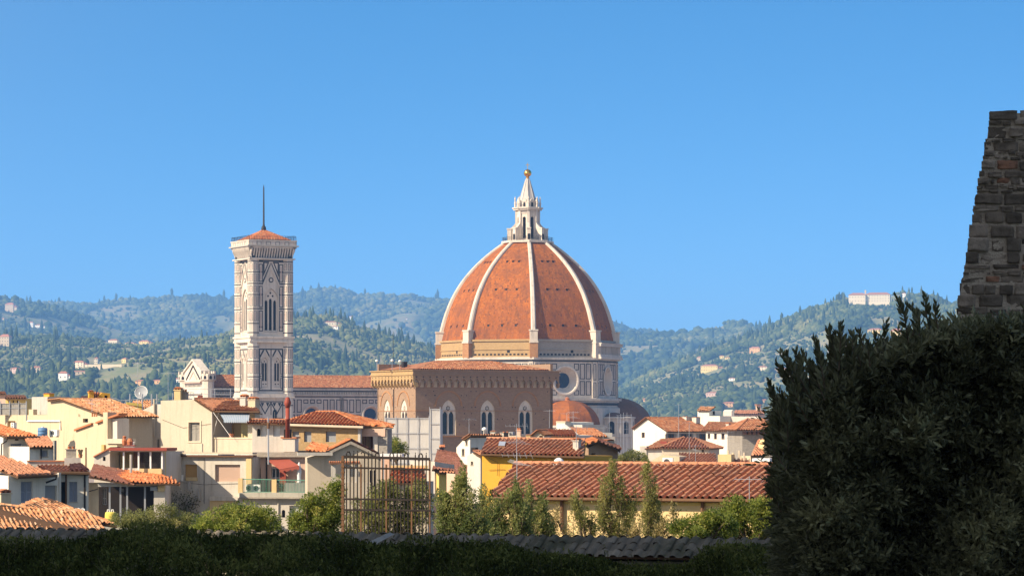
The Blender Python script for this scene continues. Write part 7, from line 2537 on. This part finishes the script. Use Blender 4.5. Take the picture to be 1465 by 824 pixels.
def iron_gate():
    d = 56.0
    f = Fr(552, d, -10)
    t = thing('iron_gate', 'tall rusty iron gate of thin vertical bars with curled tips', 'gate', f.px(552, 785))
    mb = MB()
    def row(y0, y1, w):
        mb2 = MB(); p, q = f.px(491, y0), f.px(615, y1)
        mb2.box(p - f.n * .02 - V((0, 0, w / 2)), q - p, f.n * .04, (0, 0, w)); mb2.build('rail', 'iron', t)
    for y0, y1, w in ((653, 656.5, .05), (668.5, 671.5, .034), (713.5, 715, .034), (729, 730, .034)):
        row(y0, y1, w)
    xs = [490.5 + i * 5.18 for i in range(25)]
    for i, x in enumerate(xs):
        if i in (0, 5, 12, 19, 24):
            continue
        b = MB()
        yt = 651 + (x - 490) * .028
        top = f.px(x, yt - 3)
        path = [f.px(x, 778), top]
        if i % 4 in (1, 2):
            sgn = 1 if i % 4 == 1 else -1
            path += [top + V((sgn * .02, 0, .03)), top + V((sgn * .05, 0, .03)), top + V((sgn * .065, 0, .0))]
        else:
            path += [top + V((.004, 0, .05))]
        b.tube(path, [.0125] * len(path), 5)
        b.build('bar', 'iron', t)
    for i in (0, 5, 12, 19, 24):
        x = xs[i]
        b = MB()
        w = .022 if i == 0 else .0145
        p = f.px(x, 785); q = f.px(x, 657 if i == 24 else 664 if i else 652)
        b.box(p - f.r * w - f.n * w, f.r * 2 * w, f.n * 2 * w, (0, 0, q.z - p.z))
        if i == 0:
            for k in range(16):
                z_ = p.z + (q.z - p.z) * k / 16
                b.box(V((p.x, p.y, z_)) - f.r * (w + .012) - f.n * .03, f.r * 2 * (w + .012), f.n * .06, (0, 0, .035))
        b.build('post', 'rust', t)

def low_hedge():
    t = thing('low_hedge', 'dark shaded low hedge running along the whole bottom edge', 'hedge', P(550, 850, 33))
    xs = [-80, 0, 60, 130, 180, 240, 300, 430, 480, 540, 600, 640, 720, 760, 860, 900, 990, 1010, 1060, 1105, 1200]
    tp = [778, 778, 774, 768, 758, 756, 762, 765, 770, 778, 774, 772, 780, 794, 800, 812, 814, 791, 784, 778, 770]
    n = 150000
    Yc = RNG.uniform(28.5, 38.5, n)
    px = RNG.uniform(-90, 1230, n)
    # top row is defined at the hedge's crest, 36 m away
    X = (px - 732.5) * 36 / F
    ztop = CZ + (HOR - np.interp(px, xs, tp)) * 36 / F
    lump = np.array([fbm(a * 1.7, b * 1.2, 3) for a, b in zip(X, Yc)])
    prof = 1 - np.clip((36 - Yc) / 7.5, 0, 1) ** 1.6 * .75 - np.clip((Yc - 36) / 2.5, 0, 1) ** 2 * .4
    g = CZ - 2.3
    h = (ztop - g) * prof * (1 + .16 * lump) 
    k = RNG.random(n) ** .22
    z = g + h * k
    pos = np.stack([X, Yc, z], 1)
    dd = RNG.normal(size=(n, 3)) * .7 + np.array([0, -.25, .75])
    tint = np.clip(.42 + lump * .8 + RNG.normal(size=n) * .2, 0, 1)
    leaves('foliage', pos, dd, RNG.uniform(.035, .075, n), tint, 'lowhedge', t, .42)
    # thin twigs sticking out
    mb = MB()
    P2, D2 = [], []
    for i in range(420):
        q = RNG.integers(0, n)
        p = V(pos[q]); p.z = g + h[q]
        L = RNG.uniform(.08, .2)
        dv = V((RNG.normal() * .5, RNG.normal() * .3, 1)).normalized()
        mb.tube([p - dv * .25, p + dv * L], [.004, .002], 3, 0, False)
        for s2 in range(10):
            P2.append(p + dv * L * (s2 / 10)); D2.append(dv + V(RNG.normal(size=3) * .8))
    mb.build('twigs', 'bark', t)['kind'] = 'stuff'
    P2 = np.array([list(p) for p in P2]); D2 = np.array([list(p) for p in D2])
    leaves('shoots', P2, D2, RNG.uniform(.025, .045, len(P2)), np.clip(RNG.normal(.6, .2, len(P2)), 0, 1), 'lowhedge', t, .35)

def laurel_hedge():
    t = thing('laurel_hedge', 'huge dark clipped laurel hedge filling the lower right corner', 'hedge', P(1290, 860, 28))
    d = 28.0
    s_ = d / F
    ex = [1098, 1104, 1112, 1130, 1160, 1190, 1230, 1290, 1340, 1400, 1465, 1600]
    ey = [660, 616, 590, 570, 546, 527, 511, 484, 462, 453, 447, 442]
    X0, X1 = (1101 - 732.5) * s_ + .33, (1800 - 732.5) * s_
    def top(X):
        return CZ + (HOR - np.interp((X - .14) / s_ + 732.5, ex, ey)) * s_ - .15
    z0 = CZ - 2.2
    P_, D_, T_ = [], [], []
    n = 12500
    # front face, left side and top: sprig roots over the lumpy hedge surface
    Xs = RNG.uniform(X0, X1, n); zz = z0 + (top(Xs) - z0) * RNG.random(n) ** .85
    lum = np.array([fbm(a * 1.6, b * 1.6, 4) for a, b in zip(Xs, zz)])
    edge = np.clip((Xs - X0) / .5, 0, 1); et = np.clip((top(Xs) - zz) / .5, 0, 1)
    Yf = 27.6 - lum * .5 + (1 - np.sqrt(1 - (1 - edge) ** 2)) * .6 + (1 - et) ** 2 * .8
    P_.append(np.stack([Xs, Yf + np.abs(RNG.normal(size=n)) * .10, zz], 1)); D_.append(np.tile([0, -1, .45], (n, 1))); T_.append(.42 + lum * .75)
    n2 = 2600
    Ys = RNG.uniform(27.8, 31, n2); z2 = z0 + (top(np.full(n2, X0)) + .05 - z0) * RNG.random(n2)
    l2 = np.array([fbm(a * 1.6, b * 1.6 + 9, 3) for a, b in zip(Ys, z2)])
    P_.append(np.stack([X0 + .04 - l2 * .10 + np.abs(RNG.normal(size=n2)) * .1, Ys, z2], 1)); D_.append(np.tile([-1, -.2, .5], (n2, 1))); T_.append(.5 + l2 * .3)
    n3 = 4600
    X3 = RNG.uniform(X0, X1, n3); Y3 = RNG.uniform(27.8, 31, n3)
    l3 = np.array([fbm(a * 2, b * 2 + 5, 3) for a, b in zip(X3, Y3)])
    P_.append(np.stack([X3, Y3, top(X3) + l3 * .12 - np.abs(RNG.normal(size=n3)) * .08], 1)); D_.append(np.tile([0, -.15, 1], (n3, 1))); T_.append(.55 + l3 * .3)
    base = np.concatenate(P_); dirs = np.concatenate(D_); tn = np.concatenate(T_)
    dirs = unit(dirs + RNG.normal(size=dirs.shape) * .45)
    # each sprig: nine leaves round a short shoot
    SL = RNG.uniform(.07, .16, len(base)) * (1 + 1.1 * (RNG.random(len(base)) < .06))
    pos, dd, sz, tt = [], [], [], []
    for k in range(9):
        L = SL[:, None]
        pos.append(base + dirs * L * (k / 8))
        out = unit(np.cross(dirs, unit(RNG.normal(size=dirs.shape))))
        dd.append(dirs * (.45 + .5 * k / 8) + out * (1.0 - .55 * k / 8))
        sz.append(RNG.uniform(.055, .095, len(base))); tt.append(np.clip(tn + RNG.normal(size=len(base)) * .12 + .1 * k / 8, 0, 1))
    # inner leaves close the view, tinted darker to stand in for inner shade
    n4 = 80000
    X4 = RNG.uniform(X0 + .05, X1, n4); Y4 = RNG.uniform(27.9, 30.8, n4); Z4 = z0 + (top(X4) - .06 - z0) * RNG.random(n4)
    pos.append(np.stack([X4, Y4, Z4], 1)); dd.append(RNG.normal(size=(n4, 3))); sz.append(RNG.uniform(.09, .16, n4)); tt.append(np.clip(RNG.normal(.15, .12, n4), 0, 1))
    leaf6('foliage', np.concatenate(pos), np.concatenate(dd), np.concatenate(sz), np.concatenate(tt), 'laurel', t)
    # long shoots rising above the clipped surface
    rl = random.Random(11)
    tips = [(1105, 545, 1122, 600), (1119, 506, 1140, 575), (1129, 507, 1146, 570), (1141, 504, 1150, 560), (1151, 505, 1158, 560), (1117, 560, 1135, 620), (1168, 485, 1180, 555), (1187, 470, 1196, 545), (1203, 463, 1200, 530), (1196, 478, 1205, 540),
            (1219, 478, 1222, 530), (1228, 476, 1232, 520), (1243, 492, 1245, 525), (1268, 460, 1262, 510), (1282, 424, 1300, 490), (1296, 436, 1306, 480), (1325, 424, 1330, 470), (1340, 436, 1342, 470), (1310, 448, 1315, 480), (1112, 585, 1128, 640), (1104, 620, 1120, 660), (1106, 690, 1122, 720), (1172, 505, 1182, 560), (1158, 520, 1170, 570), (1135, 530, 1150, 590), (1212, 500, 1215, 540), (1252, 480, 1254, 520)]
    tips = tips + [(tx + rl.uniform(-9, 9), ty + rl.uniform(2, 26), bx + rl.uniform(-5, 5), by + 12) for (tx, ty, bx, by) in tips if tx < 1245 for _ in range(2)]
    mb = MB(); pos, dd, sz, tt = [], [], [], []
    for (tx, ty, bx, by) in tips:
        tx -= 3 if tx < 1180 else 0
        dep = RNG.uniform(27.5, 29.0)
        a, b = P(bx, by, dep), P(tx, ty, dep)
        m = a.lerp(b, .5) + V((RNG.normal() * .03, RNG.normal() * .04, .03))
        mb.tube([a, m, b], [.009, .006, .003], 5)
        nL = int((b - a).length / .0095)
        for i in range(nL):
            k = i / nL
            p = a.lerp(m, k * 2) if k < .5 else m.lerp(b, k * 2 - 1)
            ax = np.array(b - a); ax /= np.linalg.norm(ax)
            side = np.cross(ax, RNG.normal(size=3)); side /= np.linalg.norm(side)
            pos.append(list(p)); dd.append(ax * (.75 + .4 * k) + side * (.75 - .25 * k)); sz.append(RNG.uniform(.075, .115) * (1.1 - .35 * k)); tt.append(RNG.uniform(.3, .8))
    mb.build('shoots', 'bark', t)['kind'] = 'stuff'
    leaf6('shoot_leaves', np.array(pos), np.array(dd), np.array(sz), np.array(tt), 'laurel', t)
    mb = MB()
    for k in range(14):
        x = X0 + .4 + (X1 - X0 - .6) * k / 13
        mb.tube([V((x, 29.4, z0 - .6)), V((x + RNG.normal() * .1, 29.3, z0 + 1.0)), V((x + RNG.normal() * .3, 29, float(top(x)) - .3))], [.06, .045, .012], 6)
    mb.build('trunk', 'bark', t)

def stone_tower():
    d = 38.0
    f = Fr(1415, d, -10)
    t = thing('stone_ruin', 'dark rubble stone wall stump with battered edge at the right border', 'ruin', P(1440, 700, d))
    s_ = d / F
    m, tr, b = nodes('dark_rubble')
    a = tr.nodes.new('ShaderNodeAttribute'); a.attribute_name = 'tint'
    f1 = noise_tex(tr, coords(tr), 5, 8, .7); f2 = noise_tex(tr, coords(tr), 22, 5, .7)
    col = ramp(tr, a.outputs['Fac'], [(0, (.095, .078, .062)), (.4, (.17, .14, .11)), (.7, (.26, .21, .165)), (.9, (.36, .30, .24)), (1, (.32, .17, .11))])
    col = mixc(tr, col, (.045, .038, .03), ramp(tr, f1, [(.45, 0), (.7, .8)]))
    col = mixc(tr, col, (.40, .34, .26), ramp(tr, f2, [(.6, 0), (.8, .5)]))
    tr.links.new(col, b.inputs['Base Color']); b.inputs['Roughness'].default_value = .95
    bump(tr, b, f2, .6, .03)
    MT['rubble_stone'] = m
    MT['mortar'] = bricky('old_mortar', (.36, .30, .235), (.46, .39, .31), (.24, .2, .16), 6)
    edge = lambda y: float(np.interp(y, [150, 158, 178, 200, 290, 340, 430, 470, 900], [1416, 1415.5, 1415, 1411, 1394.5, 1386, 1371, 1366, 1330]))
    mb = MB()
    pts = [(edge(y) + 1.2, y) for y in (163, 200, 290, 340, 430, 900)]
    quad = [f.uz(x, y) for x, y in pts] + [(f.uz(1815, 900)[0], f.uz(1415, 900)[1]), (f.uz(1815, 163)[0], f.uz(1415, 163)[1])]
    f.poly(mb, quad, -2.2, .014)
    mb.build('mortar_core', 'mortar', t)
    # courses of individually shaped stones
    cv, cf, ct = [], [], []
    base = 0
    bm = bmesh.new(); bmesh.ops.create_cube(bm, size=1); bmesh.ops.subdivide_edges(bm, edges=bm.edges[:], cuts=5, use_grid_fill=True)
    v0 = np.array([p.co[:] for p in bm.verts]); f0 = np.array([[q.index for q in x.verts] for x in bm.faces]); bm.free()
    rl = random.Random(5)
    y = 158.5
    first = True
    while y < 880:
        h = rl.uniform(10, 20) if not first else 14
        if rl.random() < .4: h = rl.uniform(5, 9)
        x = edge(y + h / 2) + rl.uniform(-1.2, 1.0)
        while x < 1830:
            w = rl.uniform(13, 42) if h > 10 else rl.uniform(8, 24)
            if first: w = rl.uniform(30, 45)
            (u0, z1), (u1, z0) = f.uz(x, y + rl.uniform(-2, 2.2)), f.uz(x + w - rl.uniform(1.2, 5.5), y + h - rl.uniform(.8, 4.5))
            q = v0.copy()
            # soften the cube into a weathered block
            r = np.linalg.norm(q, axis=1, keepdims=True)
            q = q * (1 - .035 * np.clip(r - .62, 0, 1) / .25 * .5)
            off = rl.uniform(-.022, .035)
            dep = .34
            sx, sz = (u1 - u0), (z1 - z0)
            sh = rl.uniform(0, 100)
            for i in range(len(q)):
                nn = noise.noise_vector(V((q[i][0] * 2.0 + sh, q[i][1] * 2.0, q[i][2] * 2.0 + sh))) + noise.noise_vector(V((q[i][0] * 6 + sh, q[i][1] * 6, q[i][2] * 6))) * .45
                q[i] += np.array(nn) * np.array([.05, .05, .10])
            cu, cz_ = (u0 + u1) / 2, (z0 + z1) / 2
            o = np.array(f.pt(cu, cz_, off - dep / 2 + .035)); rr = np.array(f.r); nn_ = np.array(f.n)
            w3 = o[None] + q[:, :1] * sx * rr[None] + q[:, 1:2] * dep * nn_[None] + q[:, 2:3] * sz * np.array([[0, 0, 1]])
            cv.append(w3); cf.append(f0 + base); base += len(w3)
            tv = rl.choice([.1, .25, .35, .45, .55, .65, .75, .85]) if rl.random() > .05 else 1.0
            ct.append(np.full(len(w3), tv))
            x += w
        y += h
        first = False
    # the return side, towards the left
    np_mesh('stonework', np.concatenate(cv), np.concatenate(cf), np.concatenate(ct), 'rubble_stone', t)

def shade_trees():
    """unseen tall trees added left of the viewpoint to throw shade over the garden"""
    MT['shadeleaf'] = leafmat('shade_tree_leaves', [(0, (.02, .035, .012)), (1, (.06, .08, .03))], .1)
    proto = None
    rl = random.Random(3)
    spots = [(-15, -14), (-17, -6), (-18.5, 2), (-20, 9), (-19.5, 16), (-21, 22.5), (-20.5, 27.3), (-22, 37.8)]
    for i, (x, y) in enumerate(spots):
        if proto is None:
            g = ground_z(y)
            proto = thing('unseen_shade_tree', 'unseen tall dense tree added to shade the garden terrace', 'tree', (x, y, g), 'unseen trees added to shade the garden')
            mb = MB(); mb.tube([V((x, y, g - .5)), V((x + .1, y, g + 3)), V((x, y + .2, g + 8)), V((x, y, g + 15))], [.5, .4, .3, .1], 8)
            for k in range(7):
                a = k * 2.4
                mb.tube([V((x, y, g + 3 + k)), V((x + 1.5 * math.cos(a), y + 1.5 * math.sin(a), g + 6 + k)), V((x + 3 * math.cos(a), y + 3 * math.sin(a), g + 8 + k * 1.2))], [.2, .13, .05], 6)
            mb.build('trunk', 'bark', proto)
            cl = []
            for k in range(150):
                v = RNG.normal(size=3); v /= np.linalg.norm(v); k_ = RNG.random() ** .4
                cl.append((np.array([x, y, g + 11]) + v * k_ * np.array([4.3, 4.3, 9.5]), 1.5, .5, .9))
            proto.scale = (1, 1, 1.28)
            a = clump_leaves(cl, 90, .85)
            leaves('crown', *a, 'shadeleaf', proto, .7)
        else:
            c = copy_tree(proto)
            c.location = (x, y, ground_z(y))
            c.rotation_euler = (0, 0, i * 1.1)
            s2 = rl.uniform(.95, 1.1)
            c.scale = (s2, s2, s2 * 1.28)

shade_trees()
stone_tower()
laurel_hedge()
low_hedge()
garden_wall()
iron_gate()
mid_plants()
